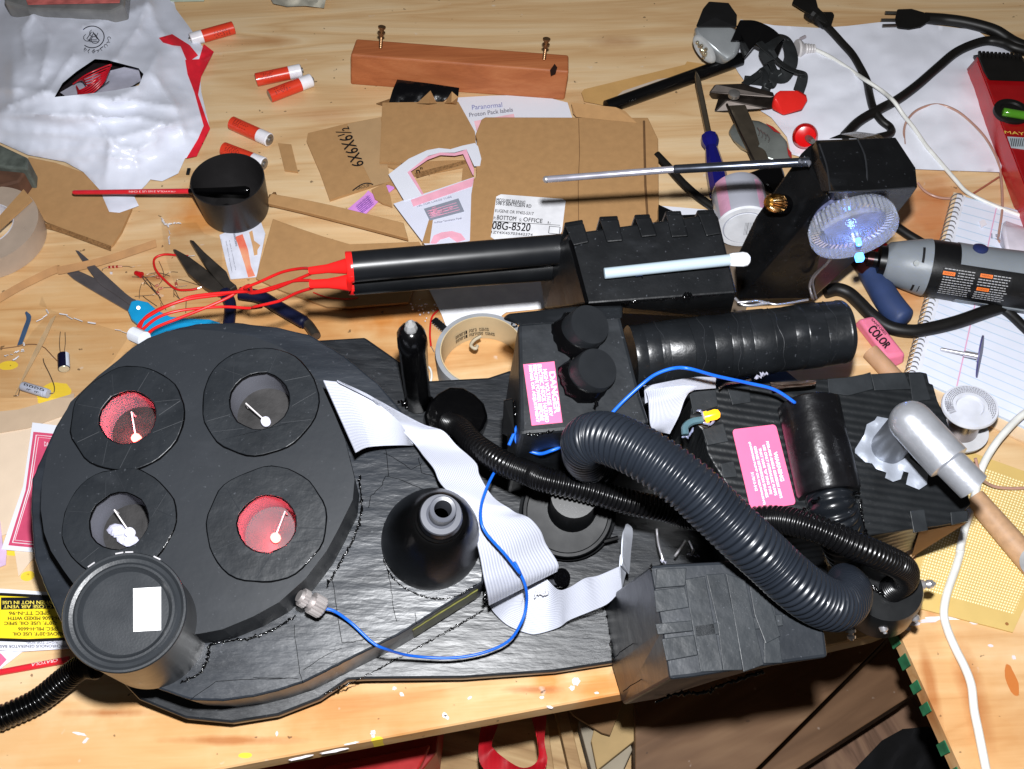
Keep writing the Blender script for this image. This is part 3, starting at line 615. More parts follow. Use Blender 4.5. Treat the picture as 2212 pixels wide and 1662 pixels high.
# taped cylinder right of it
A = K(1362, 772, .085); B = K(1822, 716, .088); r = px(K(1700, 725, .1), 71)
m = MB(); prof = []; rnd = random.Random(4); t = 0
while t < 1:
    w = rnd.uniform(.03, .11); s = 1+rnd.uniform(-.008, .02); prof += [(t, r*s*.99), (t+.004, r*s), (min(1, t+w), r*s)]; t += w+.003
prof[-1] = (1, r*.99)
m.lathe(A, B, prof+[(1.005, r*.93)], 56); m.build('taped_cylinder', TAPE, pack, smooth=25, disp=.0012, dscale=50)
m = MB()
for t in (.12, .3, .47, .55, .66, .78, .9):
    a0 = random.uniform(-.3, .3); x, y, z = basis(B-A, CAM-(A+B)/2)
    m.tube([A+(B-A)*(t+.012*math.sin(a*1.3+t*9)+.006*math.sin(a*7+t*40))+(x*math.cos(a)+y*math.sin(a))*r*1.012 for a in [-1.4+i*.14 for i in range(21)]], .00025, 5)
m.build('tape_seam', mat('seam_grey2', c(60, 63, 68), .4), pack, split=True)
# round stepped pad
m = MB(); A = K(1226, 1106, HB); B = K(1226, 1106, HB+.035); r = px(B, 99)
m.lathe(A, B, [(0, r*1.08), (.55, r*1.08), (.57, r*1.0), (.95, r*1.0), (1, r*.965), (.99, r*.90), (.96, r*.88), (.96, r*.02)], 64); m.build('round_pad', mat('matte_black_pad', c(26, 28, 31), .45, var=.08, spec=.25), pack, smooth=30)
A = K(1236, 1096, HB+.034); B = K(1240, 1070, HB+.08); r2 = px(A, 47); m = MB(); m.lathe(A, B, [(0, r2*1.15), (.08, r2*1.02), (1, r2)], 32); m.build('pad_stem', PLAS, pack, smooth=30)
m = MB(); x = K(1304, 1170, HB+.02); y = K(1335, 1162, HB+.02); m.tube([x, y], .0016, 6); m.build('pad_tab', PLAS, pack)
m = MB(); A = K(1185, 1252, HB+.002); B = K(1214, 1248, HB+.022); m.lathe(A, B, [(0, px(A, 20)), (1, px(A, 20))], 24); m.build('black_plug', GLOSS, pack, smooth=30)
# yellow strip light on the front side of the housing
(a, b_, c_, d_) = L('42', '1235,618 1740,368 1712,418 1232,662')
m = MB(); mid = H2-.03; 
E1, E2 = K(1034, 1265.2, H2), K(889, 1354.8, H2); off = (E2-E1).cross(PN).normalized(); off = (off if off.y < 0 else -off)*.0007
Q = [E2-PN*.014, E1-PN*.014, E1-PN*.046, E2-PN*.050]
m.prism([p+off for p in Q], off*-2); m.build('yellow_strip', mat('yellow_green_strip', c(112, 112, 54), .4, var=.25, ns=200), pack, bevel=.0008)
# cardboard box, lower right, wrapped in tape
LB = .168
tp = [(1404, 1222), (1445, 1218), (1560, 1213), (1735, 1195), (1783, 1372), (1789, 1420), (1640, 1440), (1500, 1462), (1447, 1468), (1432, 1360)]
m = MB(); T1 = H(tp, LB, K); T2 = [K(u, v, .004) for u, v in [(1300, 1300), (1345, 1290), (1470, 1280), (1610, 1262), (1652, 1400), (1655, 1440), (1545, 1470), (1420, 1510), (1346, 1523), (1322, 1440)]]
m.loft([T2, T1]); tb = m.build('taped_box', mat('taped_box_black', c(54, 59, 66), .36, var=.25, ns=25, bump=.0009, bs=40, dust=.5), pack, bevel=.002)
def patch(mb, t, s, h, th=.0008, fr=K): mb.sheet([fr(u, v, h) for u, v in L(t, s)], th, PN)
m = MB()
for k, s in enumerate(['1440,560 2110,470 2120,560 1450,650', '1850,205 2010,330 2100,640 1985,700 1900,480', '1140,545 1420,520 1430,600 1160,630', '1370,205 1520,180 1620,700 1660,905 1490,915 1400,420', '1530,170 1670,160 1760,560 1810,900 1660,905 1620,560', '1680,160 1830,210 1890,500 1970,860 1815,915 1750,540', '1130,290 1365,262 1400,420 1150,460', '1190,660 1435,630 1465,785 1225,830', '1150,125 1380,118 1370,255 1140,275', '1970,500 2050,380 2115,845 1975,850']):
    patch(m, '43', s, LB+.0012+.0005*(k % 3), .001)
m.build('tape_strip', mat('tape_strip_grey', c(60, 65, 70), .36, var=.2, ns=40, bump=.0009, bs=50, dust=.5), tb, bevel=.0004, split=True)
m = MB(); seams(m, [[(1324, 1425), (1345, 1405), (1395, 1370), (1412, 1345)], [(1345, 1495), (1380, 1470), (1412, 1450), (1435, 1430)]], .085, 2); m.build('tape_fold', GLOSS, tb, split=True)
m = MB(); glue(m, [(1415, 1518), (1460, 1500), (1520, 1496), (1560, 1480), (1620, 1460), (1648, 1452)], .03, 7, 40, seed=21); glue(m, [(1404, 1222), (1406, 1232)], LB, 5, 3); m.build('glue_bead', GLOSS, tb, smooth=60, split=True)
# corrugated box on the right
RBX = .118
RM = addbump(mat('black_corrugated_card', c(40, 43, 46), .36, var=.15, bump=.0002, bs=300), 'soft', 62, .00035, rot=.12, axis='Y')
o1 = rough([(1497, 850), (1551, 838), (1720, 823), (1830, 815), (1905, 806), (1988, 803), (2003, 806), (2008, 828), (2016, 830), (2026, 866), (2045, 905), (2098, 1090), (2085, 1102), (2093, 1126), (1869, 1159), (1640, 1165), (1529, 979), (1517, 928), (1490, 905)], .8, 30, 3)
m = MB(); m.sheet(H(o1, RBX, K), RBX-.004, PN); rbx = m.build('corrugated_box', RM, pack, bevel=.001)
m = MB()
for t, s in [('34', '860,120 990,95 1040,80 1060,210 870,260 720,240 710,130'), ('34', '1040,95 1300,85 1350,210 1070,220'), ('34', '1330,90 1440,90 1500,290 1360,310'), ('34', '1340,1140 1450,1130 1480,1290 1370,1310'), ('34', '1650,1150 1780,1140 1785,1220 1660,1250'), ('33', '1690,200 1860,190 1870,310 1730,330'), ('33', '1500,520 1660,470 1700,610 1540,640'), ('33', '1640,780 1740,760 1770,880 1660,890'), ('33', '1400,240 1600,200 1620,340 1430,400')]:
    patch(m, t, s, RBX+.0016, .0014)
m.build('tape_patch', mat('patch_tape', c(58, 62, 66), .4, var=.2, ns=60, bump=.0004, bs=120), rbx, bevel=.0004, split=True)
m = MB(); 
m.hull([K(u, v, h) for u, v, h in [(2092, 1128, RBX-.004), (1985, 1150, RBX-.004), (1968, 1205, .006), (2010, 1165, .006)]])
m.build('bare_side', CARD, rbx)
# pink warning label
q = [K(u, v, RBX+.003) for u, v in [(1584, 928), (1625, 1103), (1717, 1090), (1673, 917)]]
def rr(quad, n=4, r=.06):
    out = []
    for (cx, cy, a0) in ((r, r, math.pi), (1-r, r, 1.5*math.pi), (1-r, 1-r, 0), (r, 1-r, .5*math.pi)):
        for i in range(n+1):
            a = a0+i*math.pi/2/n; out.append(sub(quad, cx+r*math.cos(a), cy+r*math.sin(a)*1.6, 1, 1)[0])
    return out
m = MB(); m.sheet(rr(q, 4, .05), .0005, PN); wl = m.build('warning_label', PINK, rbx)
m = MB(); text(m, 'WARNING', sub(q, .34, .80, .70, .89), bold=.02)
for i, (s, x0, x1) in enumerate([('FOR-AN3 ANGLE GEARBOX ASSYS', .20, .90), ('USE ONLY HYDRAULIC PUMPS', .24, .86), ('THAT HAVE "O" RING TYPE', .27, .84), ('GREASE RETENTION SPLINES', .24, .87), ('(A78W/306 PUMP OR EQUIVALENT)', .18, .95), ('517013-542', .55, .78)]):
    text(m, s, sub(q, x0, .69-.105*i, x1, .752-.105*i), bold=.008)
m.build('label_text', WHT, wl)
# tube lying on the corrugated box, with its hose end
A = K(1745, 868, RBX+.012); B = K(1790, 1068, RBX+.012); r = px(K(1770, 960, RBX+.03), 68)
m = MB(); m.lathe(A, B, [(0, r*.9), (.02, r), (.3, r*.985), (.97, r), (1, r*.95)], 48); m.build('lying_tube', mat('black_leather_tape', c(24, 24, 27), .28, var=.15, bump=.0014, bs=45, dust=.3), pack, smooth=30, disp=.0012, dscale=60)
P = [K(1788, 1060, RBX+.01), K(1800, 1100, RBX+.012), K(1815, 1150, RBX-.005), K(1835, 1200, .06)]
m = MB(); corr(m, P, px(P[1], 52), 12, 32, depth=.12); m.build('tube_hose', mat('grey_black_hose_end', c(34, 38, 44), .28), pack, smooth=60)
m = MB(); glue(m, L('34', '600,1080 680,1020 760,1010 860,1000 950,1010'), RBX+.022, 7, 22, seed=31); glue(m, L('34', '960,1060 970,1150 980,1240 1010,1320'), RBX+.002, 6, 22, seed=32); glue(m, L('34', '520,1120 560,1160'), RBX+.01, 8, 6, seed=33); m.build('glue_bead', GLOSS, pack, smooth=60, split=True)
# silver pipe elbow
SP = mat('silver_spray_paint', c(214, 217, 225), .3, .75, var=.08, ns=90, bump=.00015, bs=300)
A = K(1918, 968, RBX+.002); B = K(1968, 912, RBX+.055); r = px(B, 41)
m = MB(); m.lathe(A, B, [(0, r*.98), (1, r)], 40); pipe = m.build('silver_elbow', mat('grey_elbow_base', c(120, 124, 132), .4, .5), pack, smooth=30)
Cc = K(2050, 1000, RBX+.06); D = K(2103, 1052, RBX+.058)
m = MB(); d = (Cc-B)
x, y, z = basis(d); R = []
for i in range(7):
    a = math.pi/2*i/6; R.append([B-z*math.cos(a)*r*1.12+(x*math.cos(k)+y*math.sin(k))*r*1.14*math.sin(a)+z*0 for k in [2*math.pi*j/40 for j in range(40)]] if i else [B-z*r*1.12+(x*math.cos(k)+y*math.sin(k))*r*.02 for k in [2*math.pi*j/40 for j in range(40)]])
R.append([Cc+(x*math.cos(k)+y*math.sin(k))*r*1.14 for k in [2*math.pi*j/40 for j in range(40)]])
R.append([Cc+z*.001+(x*math.cos(k)+y*math.sin(k))*r*.9 for k in [2*math.pi*j/40 for j in range(40)]])
m.loft(R); m.build('elbow_bend', SP, pipe, smooth=30)
m = MB(); m.lathe(Cc-z*.005, D, [(0, r*.86), (1, r*.86), (1, r*.7), (.8, r*.7)], 40); m.build('pipe_end', SP, pipe, smooth=30)
m = MB()
gl = L('34', '1090,420 1190,440 1300,500 1340,740 1480,850 1470,940 1410,980 1310,940 1330,850 1290,840 1270,900 1210,920 1150,890 1160,850 1080,820 1050,780 1000,770 920,700 920,670 990,560 1010,480 1070,450')
m.drape(gl, lambda u, v: RBX+.004+.0022*noise.noise(Vector((u*.04, v*.04, 1))), 5, K); gm = m
pts = [K(u, v, RBX) for u, v in gl]; m.loft([[K(u, v, RBX+.004) for u, v in gl], pts], caps=False)
m.build('silver_glue', mat('silver_glue_paint', c(158, 164, 176), .35, .3, var=.25, ns=40, bump=.0012, bs=60), pipe, smooth=70)
# orange indicator
(u0, v0), (u1, v1) = L('33', '1545,420 1635,395')
A = K(u0, v0, RBX+.012); B = K(u1, v1, RBX+.014); r = px(A, 11.5)
m = MB(); m.lathe(A-(B-A)*.3, B, [(0, r*1.1), (.2, r*1.1), (.2, r*.9), (.7, r), (.92, r*.75), (1.0, r*.2)], 20); m.build('orange_led', mat('lit_amber_led', c(255, 170, 20), .25, emit=(1, .42, .01, 1), es=2.2), pack, smooth=40)
m = MB(); P = H(L('33', '1370,560 1370,500 1420,460 1500,445'), RBX+.01, K); m.tube(spl(P, 12), px(P[0], 8), 8); m.build('led_sleeve', mat('clear_sleeve', c(90, 120, 130), .15, trans=.3), pack, smooth=40)
m = MB(); glue(m, L('33', '1470,370 1510,400 1500,450 1540,480 1590,460'), RBX+.008, 7, 12, seed=41); glue(m, L('33', '1340,580 1400,560 1430,520'), RBX+.005, 5, 8, seed=42); m.build('glue_bead', mat('shiny_clear_glue', c(120, 125, 150), .05, spec=1), pack, smooth=60, split=True)
# filler cap with four metal nozzles, lower right
A = K(1890, 1320, .03); B = K(1917, 1270, .085); r = px(B, 76)
m = MB(); m.lathe(A, B, [(0, r*.8), (.3, r*1.02), (.9, r*1.02), (1, r*.96), (1, r*.05)], 40); cap = m.build('filler_cap', mat('satin_black_cap', c(34, 36, 38), .3), pack, smooth=35)
m = MB(); glue(m, L('44', '1060,260 1100,300 1150,310 1200,290 1260,300'), .088, 8, 14, seed=44); m.build('glue_bead', GLOSS, cap, smooth=60, split=True)
for (a, b) in [((1895, 590), (895, 670)), ((1110, 500), (1150, 615)), ((1360, 440), (1390, 530)), ((1410, 250), (1525, 240))]:
    if a[0] == 1895: a = (885, 590)
    (u0, v0), (u1, v1) = L('44', '%d,%d %d,%d' % (a+b)); h = .075 if a[0] != 1410 else .07
    A = K(u0, v0, h); B = K(u1, v1, h-.002); r = px(A, 9); ln = 1
    m = MB(); m.lathe(A, B, [(-.3, r*.7), (0, r*1.25), (.25, r*1.25), (.27, r*.6), (.4, r*.6), (.6, r*1.1), (.85, r*1.0), (.95, r*.5), (1.05, r*.45)], 14); m.build('metal_nozzle', SIL, cap, smooth=30)
# flat ribbon cable
RIB = addbump(mat('ribbon_grey_white', c(188, 191, 203), .38, var=.03, spec=.4), 'hard', 7.5, .0002, coord='UV', mix=(.80, .81, .84, 1))
def V2(s): return [Vector((u, v, 0)) for u, v in s]
def rib(mb, a, b, ha, hb, n=40, nx=4):
    A = spl(V2(a), n); B = spl(V2(b), n); g = []
    for i in range(n):
        t = i/(n-1)
        f = lambda hh, t=t: hh[min(int(t*(len(hh)-1)), len(hh)-2)]*(1-(t*(len(hh)-1)-min(int(t*(len(hh)-1)), len(hh)-2)))+hh[min(int(t*(len(hh)-1)), len(hh)-2)+1]*(t*(len(hh)-1)-min(int(t*(len(hh)-1)), len(hh)-2))
        g.append((K(A[i].x, A[i].y, f(ha)), K(B[i].x, B[i].y, f(hb))))
    mb.strip([q[0] for q in g], [q[1] for q in g], .0009)
m = MB()
rib(m, [(698, 823), (745, 831), (801, 862), (858, 908), (893, 958)], [(768, 979), (790, 968), (820, 964), (860, 962), (894, 961)], [H3+.001, .105, .098, .085], [H3+.001, .10, .09, .08])
rc = m.build('ribbon_cable', RIB, pack, smooth=60)
m = MB()
top_ = L('32', '640,148 900,265 1100,375 1300,480 1450,530 1560,650 1700,780 1730,880 1840,1050 2000,1150 2100,1190 2190,1290')+L('33', '300,1400 390,1540 385,1600')
bot_ = L('32', '650,160 900,290 970,350 1080,440 1150,540 1240,640 1300,720 1380,820 1430,930 1550,1060 1620,1180 1690,1320 1735,1500 1760,1640')+L('42', '1790,320 1800,400')
rib(m, top_, bot_, [H3+.004, .10, .09, .085, .09, .09, .075, .06, .05], [H3+.004, .10, .09, .09, .10, .105, .10, .095, .085, .06], 70); m.build('ribbon_run', RIB, rc, smooth=60)
m = MB()
out_ = L('42', '1798,395 1850,470 1950,560 2100,620')+L('43', '250,622 400,575 480,520 650,450 780,390 885,280')
in_ = L('42', '1830,385 1950,330 2100,270')+L('43', '120,240 280,190 390,285 480,270 600,200 700,182 870,110')
rib(m, out_, in_, [.03, .02, .018, .02, .035, .05, .06], [.034, .03, .028, .03, .045, .06, .07], 50); m.build('ribbon_loop', RIB, rc, smooth=60)
m = MB()
rib(m, L('43', '885,285 920,150')+L('33', '940,1620 955,1450 968,1290 930,1240'), L('43', '872,110 880,20')+L('33', '885,1560 890,1400 900,1300 915,1245'), [.055, .06, .06, .05], [.075, .08, .08, .06], 24); m.build('ribbon_tail', mat('ribbon_side', c(190, 194, 204), .4), rc, smooth=60)
m = MB(); glue(m, L('43', '215,340 250,310 290,330 320,290'), .034, 6, 10, seed=51); m.build('clear_glue', mat('milky_glue', c(235, 235, 240), .1, trans=.3), rc, smooth=60)
# second ribbon behind the hose
m = MB()
rib(m, L('33', '1050,185 1105,195 1110,480 1250,555')[0:1]+L('33', '1090,300 1110,500 1180,540'), L('33', '1605,130 1400,240 1320,420 1250,555'), [.13, .14, .13, .12], [.13, .13, .125, .12], 24)
m.build('short_ribbon', RIB, pack, smooth=60)
m = MB(); rib(m, L('33', '1052,190 1250,150 1450,118 1600,122'), L('33', '1060,320 1250,230 1430,215 1600,200'), [.134]*3, [.128]*3, 16); m.build('ribbon_fold', RIB, pack, smooth=60)
# blue wires
def wire(name, pts, r_u, mt, parent, n=60, sides=8):
    m = MB(); P = spl(pts, n); m.tube(P, px(P[0], r_u), sides); return m.build(name, mt, parent, smooth=60)
wire('blue_wire', [K(u, v, h) for (u, v), h in zip(L('42', '515,425 620,450 750,540 900,680 1000,735 1200,790 1500,808 1750,770 1950,680 2050,540 2090,400 2080,250 2000,80')+L('32', '2040,1620 1930,1480 1780,1310 1740,1190 1760,1040 1850,840')+[(1100, 990)], [H2+.02, H2+.018, H2+.012, H2+.01, H2+.006, .045, .04, .04, .045, .055, .06, .075, .085, .088, .10, .11, .11, .10, .09, .09])], 3.5, BLUEW, pack, 140)
wire('blue_wire', [K(u, v, h) for (u, v), h in zip(L('33', '790,415 900,300 1050,165 1150,95 1280,52 1400,55 1600,110 1850,165 2050,215 2200,310')+L('34', '430,300 500,365'), [.158, .16, .165, .17, .175, .18, .17, .16, .155, .15, .145, .14])], 4, BLUEW, pack, 90)
wire('blue_wire', [K(u, v, h) for (u, v), h in zip(L('33', '20,640 90,490 75,600 130,660 250,705 350,680 450,640'), [.12, .12, .115, .115, .115, .12, .12])], 4, BLUEW, pack, 50)
# bare speaker wires and stray metal
m = MB()
for i in range(7):
    o = i*7
    P = [K(u, v+i*.2, .135+.002*(i % 3)) for u, v in [L('34', '%d,%d' % (270+i*4, 165+o*1.1))[0], L('34', '%d,%d' % (420, 160+o*.9))[0], L('34', '%d,%d' % (560, 150+o*.9))[0], L('34', '%d,%d' % (620, 150+o*.5))[0]]]
    m.tube(spl(P, 14), px(P[0], 2.2), 6)
m.tube(spl(H(L('33', '1630,205 1680,170 1780,160 1870,140'), .135, K), 14), px(K(1600, 830, .1), 2.4), 6)
m.build('bare_wire', mat('tinned_copper', c(215, 190, 175), .25, 1), pack, smooth=60, split=True)
m = MB()
for s, h in [('1150,1280 1165,1400 1200,1520', .05), ('1400,1370 1430,1440 1410,1480', .05), ('1290,1490 1370,1370', .04)]:
    P = H(L('33', s), h, K); m.tube(spl(P, 8), px(P[0], 3), 6)
m.build('stray_wire', SIL, pack, smooth=60, split=True)
m = MB(); glue(m, L('33', '1180,1520 1215,1530'), .05, 6, 3); glue(m, L('33', '1385,1475 1480,1490'), .05, 4, 4); glue(m, L('33', '1900,130 1960,100 2000,90'), .14, 6, 8); m.build('glue_bead', mat('shiny_glue2', c(150, 150, 165), .06, spec=1), pack, smooth=60, split=True)
# white jack at the upper left of the disc
m = MB(); A = K(312, 733, .09); B = K(288, 722, .085); m.lathe(A, B, [(0, px(A, 17)), (1, px(A, 17))], 12); m.build('white_jack', mat('white_nylon', c(205, 208, 216), .4), pack, smooth=30)
# ------------------------------------------------------------------ the hand-held wand
wand = thing('prop_wand', 'black hand-held gadget with twin barrels, silver antenna, clear lens and glowing white tube', 'gadget prop', T(1500, 600, 0))
WM = mat('wand_black', c(32, 34, 37), .36, var=.2, bump=.0007, bs=60, dust=.5)
WT = .15
tp = [K(u, v, WT) for u, v in [(1226, 515), (1228, 505), (1540, 462), (1550, 466), (1591, 633), (1266, 657)]]
bt = [K(u, v, .06) for u, v in [(1160, 560), (1200, 560), (1520, 520), (1560, 520), (1577, 690), (1176, 668)]]
m = MB(); m.loft([bt, tp]); body = m.build('body', WM, wand, bevel=.0015)
m = MB()
for s in ['448,345 590,322 635,470 515,497', '715,300 858,293 895,460 770,470', '985,285 1105,280 1155,420 1035,432', '1222,258 1345,255 1395,425 1265,432', '1465,250 1598,244 1645,405 1530,425']:
    q = L('23', s); a = [K(u, v, WT+.004) for u, v in q]; b = [K(u, v, WT-.004) for u, v in q]
    m.loft([b, a]); e = [K(q[0][0], q[0][1], WT+.004), K(q[1][0], q[1][1], WT+.004)]; m.loft([[e[0], e[1], e[1]-PN*.03, e[0]-PN*.03], [p-PN*0+Vector((0, .004, 0)) for p in [e[0]-PN*.001, e[1]-PN*.001, e[1]-PN*.03, e[0]-PN*.03]]])
m.build('raised_tab', WM, body, bevel=.001, split=True)
m = MB(); a, b = K(1232, 520, WT+.001), K(1268, 655, WT+.001); m.tube([a, K(1243, 560, WT+.0015), b], .0014, 5); m.build('edge_seam', GLOSS, body)
m = MB(); glue(m, L('23', '880,935 1050,915 1200,905 1370,885 1450,880 1600,870 1750,855'), WT-.002, 4, 34, seed=61); glue(m, L('23', '1350,885 1420,880'), WT, 8, 5); glue(m, L('23', '1010,715 1040,740'), WT+.001, 4, 3); m.build('glue_bead', GLOSS, body, smooth=60, split=True)
# barrels
A = K(759, 577, .125); B = K(1236, 536, .118); r = px(A, 33.5)
m = MB(); m.lathe(A, B, [(0, r*.96), (.004, r), (1, r)], 56); m.build('upper_barrel', mat('satin_pvc_black', c(34, 36, 40), .34, var=.06), wand, smooth=30)
A2 = K(760, 606, .10); B2 = K(1200, 575, .092); r2 = px(A2, 32)
m = MB(); m.lathe(A2, B2, [(0, r2*.96), (.004, r2), (1, r2)], 48); m.build('lower_barrel', mat('satin_pvc_black2', c(26, 28, 31), .36), wand, smooth=30, disp=.0004)
RP = mat('glossy_red_plastic', c(225, 34, 32), .16, var=.1, spec=.6)
dd = (A-B).normalized()
m = MB(); m.lathe(A+dd*.0035, A-dd*.001, [(0, r*.98), (.2, r*1.04), (1, r*1.02)], 32, jit=.05); m.lathe(A2+dd*.0032, A2-dd*.001, [(0, r2*.98), (1, r2*1.02)], 32, jit=.05); m.build('red_flange', RP, wand, smooth=40, split=True)
ends = []
for (a, b, w0, w1) in [((735, 652), (432, 690), 17, 9), ((735, 780), (440, 792), 17, 10)]:
    (u0, v0), (u1, v1) = L('22', '%d,%d %d,%d' % (a+b)); P0 = K(u0, v0, .125); P1 = K(u1, v1, .118); ends.append(P1)
    m = MB(); m.lathe(P0, P1, [(0, px(P0, w0*1.1)), (.25, px(P0, w0*.86)), (.55, px(P0, w1*1.1)), (1, px(P0, w1))], 24); m.build('red_nozzle', RP, wand, smooth=50)
for (u, v, w) in [(690, 650, 24), (690, 665, 10)]: pass
# red wires from the nozzles down to the white jack
RWM = REDW
wp = [('22', '440,672 360,672 220,700 60,770 -60,820'), ('22', '440,712 300,770 150,830 0,860'), ('22', '440,762 300,770 130,820 0,850'), ('22', '455,820 330,860 200,920 0,968')]
lf = ['1880,830 1700,870 1450,905 1300,950 1180,1010 1080,1080 1040,1160', '1850,850 1500,880 1350,930 1200,990 1100,1060 1060,1160', '1900,800 1750,890 1600,960 1400,1040 1200,1120 1110,1190', '2000,965 1900,975 1700,965 1400,990 1220,1040 1100,1130 1070,1180']
for (t, s), l in zip(wp, lf):
    P = L(t, s)+L('21', l); n = len(P); hs = [.115-.035*i/(n-1)-.03*math.sin(math.pi*i/(n-1)) for i in range(n)]
    wire('red_wire', [K(u, v, h) for (u, v), h in zip(P, hs)], 3.6, RWM, wand, 60)
# tall housing at the right end
m = MB(); m.hull([T(u, v, h) for u, v, h in [(1762, 303, .20), (1772, 308, .203), (1935, 297, .20), (1978, 362, .19), (1982, 405, .185), (1968, 425, .17), (1804, 414, .20), (1770, 340, .203), (1931, 470, .135), (1800, 480, .13), (1700, 420, .13)]]); hs1 = m.build('rear_housing', mat('glossy_black_board', c(26, 27, 29), .26, var=.2, bump=.0009, bs=35, dust=.3), wand, bevel=.002)
m = MB(); m.hull([T(u, v, h) for u, v, h in [(1728, 335, .188), (1752, 312, .19), (1762, 305, .188), (1790, 420, .185), (1830, 450, .16), (1931, 462, .13), (1868, 545, .09), (1790, 610, .065), (1756, 645, .05), (1594, 648, .06), (1588, 560, .09), (1632, 469, .135), (1600, 620, .02), (1740, 600, .02)]]); m.build('slanted_grip', mat('grip_black', c(22, 23, 25), .28, var=.2, bump=.0012, bs=30, dust=.3), wand, bevel=.0015)
m = MB()
for s in [[(1852, 300, .2015), (1870, 345, .202), (1871, 420, .187), (1850, 470, .14)], [(1770, 312, .204), (1786, 360, .204), (1793, 412, .201)], [(1790, 415, .2), (1880, 412, .196), (1975, 405, .187)]]:
    m.tube(spl([T(*q) for q in s], 12), .0007, 5)
m.build('tape_seam', mat('seam_dark', c(60, 62, 66), .3), hs1, split=True)
m = MB(); glue(m, [(1725, 345), (1732, 352), (1740, 348), (1748, 355), (1738, 338)], .205, 6, 9, fr=T, seed=71); m.build('glue_bead', mat('wet_glue', c(90, 92, 100), .05, spec=1), wand, smooth=60)
m = MB(); m.hull([T(u, v, h) for u, v, h in [(1790, 300, .19), (1815, 290, .19), (1900, 290, .18), (1915, 300, .18), (1860, 300, .2), (1850, 284, .17)]]); m.build('top_strap', GLOSS, wand, bevel=.002)
# antenna
A = T(1180, 388, .172); M1 = T(1458, 366, .188); B = T(1748, 350, .203)
m = MB(); m.tube([A, A.lerp(M1, .02), M1], [px(A, 7.5)*.8, px(A, 7.5), px(A, 7.5)], 16); ant = m.build('antenna', mat('mirror_chrome', c(222, 220, 235), .25, .75, spec=.9), wand, smooth=30)
m = MB(); m.tube([M1-(B-M1)*.01, M1, M1+(B-M1)*.003, B], [px(A, 8.8), px(A, 9.3), px(A, 9.6), px(A, 9.8)], 16); m.build('antenna_base', mat('dark_chrome', c(95, 100, 112), .25, .9), ant, smooth=30)
m = MB(); m.ball(A, px(A, 8)); m.build('antenna_tip', SIL, ant, smooth=60)
# glowing white tube
(u0, v0), (u1, v1), (u2, v2) = L('23', '748,710 1720,605 1850,600')
A = K(u0, v0, WT+.007); B = K(u1, v1, WT+.012); C_ = K(u2, v2, WT+.013); r = px(A, 12.5)
m = MB(); m.lathe(A, B, [(0, r*.8), (.004, r*.97), (.97, r), (1, r)], 24); wt = m.build('light_tube', mat('frosted_tube', c(158, 172, 182), .25, var=.03, emit=(.5, .75, .9, 1), es=.05, ns=20), wand, smooth=30)
m = MB(); m.lathe(B, C_, [(-.1, r), (.1, r*1.12), (.7, r*1.2), (.95, r*1.05), (1.1, r*.6)], 12, jit=.25); m.build('tube_end', mat('glowing_white_glue', c(240, 245, 255), .2, emit=(.9, .93, 1, 1), es=.35), wt, smooth=60)
m = MB(); (u, v), = L('23', '1010,685'); q = K(u, v, WT+.007); m.lathe(q-(B-A).normalized()*.0022, q+(B-A).normalized()*.0022, [(0, r*1.05), (1, r*1.05)], 24); m.build('tube_band', mat('smoky_blue_band', c(70, 88, 125), .3), wt, smooth=30)
# brass knob
A = T(1682, 440, .172); B = T(1660, 437, .184); r = px(A, 18); x, y, z = basis(B-A)
m = MB(); R = []
for t, s in [(0, 1), (.35, 1.08), (.7, .95), (1, .6), (1.05, .3)]:
    R.append([A+(B-A)*t+(x*math.cos(2*math.pi*k/40)+y*math.sin(2*math.pi*k/40))*r*s*(1+.07*(-1)**k if s > .5 else 1) for k in range(40)])
m.loft(R); m.build('brass_knob', BRASS, wand, smooth=20)
m = MB(); m.lathe(A-(B-A)*.5, A+(B-A)*.1, [(0, r*1.15), (1, r*1.2)], 14, jit=.2); m.build('knob_glue', GLOSS, wand, smooth=60)
# clear lens with blue lamps
Cn = T(1843, 494, .155); vdir = (CAM-Cn).normalized(); im = (RT*.31-UP*.95).normalized(); ax = (vdir*.45+im*.89).normalized(); r = px(Cn, 93)
A = Cn-ax*.010; B = Cn+ax*.007; x, y, z = basis(B-A); R = []
LENS = mat('clear_lens_plastic', (.8, .86, 1, 1), .06, var=0, alpha=.2, spec=1, bump=.0012, bs=90)
for t, s in [(0, .93), (.25, .99), (.8, 1), (1, .97), (1.02, .9)]:
    R.append([A+(B-A)*t+(x*math.cos(2*math.pi*k/96)+y*math.sin(2*math.pi*k/96))*r*s*(1+.018*(-1)**k if .2 < t < .9 else 1) for k in range(96)])
m = MB(); m.loft(R); lens = m.build('clear_lens', LENS, wand, smooth=15)
m = MB(); m.lathe(A-ax*.004, A, [(0, r*.9), (1, r*.9)], 48); m.build('lens_back', mat('silvered_lens_back', c(108, 114, 150), .35, .4, var=.5, ns=120, bump=.0006, bs=120), lens, smooth=30)
m = MB(); rnd = random.Random(5)
for k in range(48):
    a = 2*math.pi*k/48; q = A+ax*.004+(x*math.cos(a)+y*math.sin(a))*r*.86; m.box(q, (x*-math.sin(a)+y*math.cos(a))*.0009, (x*math.cos(a)+y*math.sin(a))*.003, ax*.004)
m.build('lens_rib', mat('lens_rib_silver', c(200, 205, 225), .08, .9, var=.3), lens)
for (u, v, s) in ((1846, 497, 7), (1848, 530, 11)):
    q = T(u, v, .155)+ax*.011; m = MB(); m.box(q, x*px(q, s)*.75, y*px(q, s)*.75, ax*.003); m.build('blue_led', mat('lit_blue_led', c(80, 150, 255), .2, emit=(.07, .30, 1, 1), es=5), lens, bevel=.001)
q = bpy.data.lights.new('blue_led_light', 'POINT'); q.energy = .045; q.color = (.15, .3, 1); q.shadow_soft_size = .003
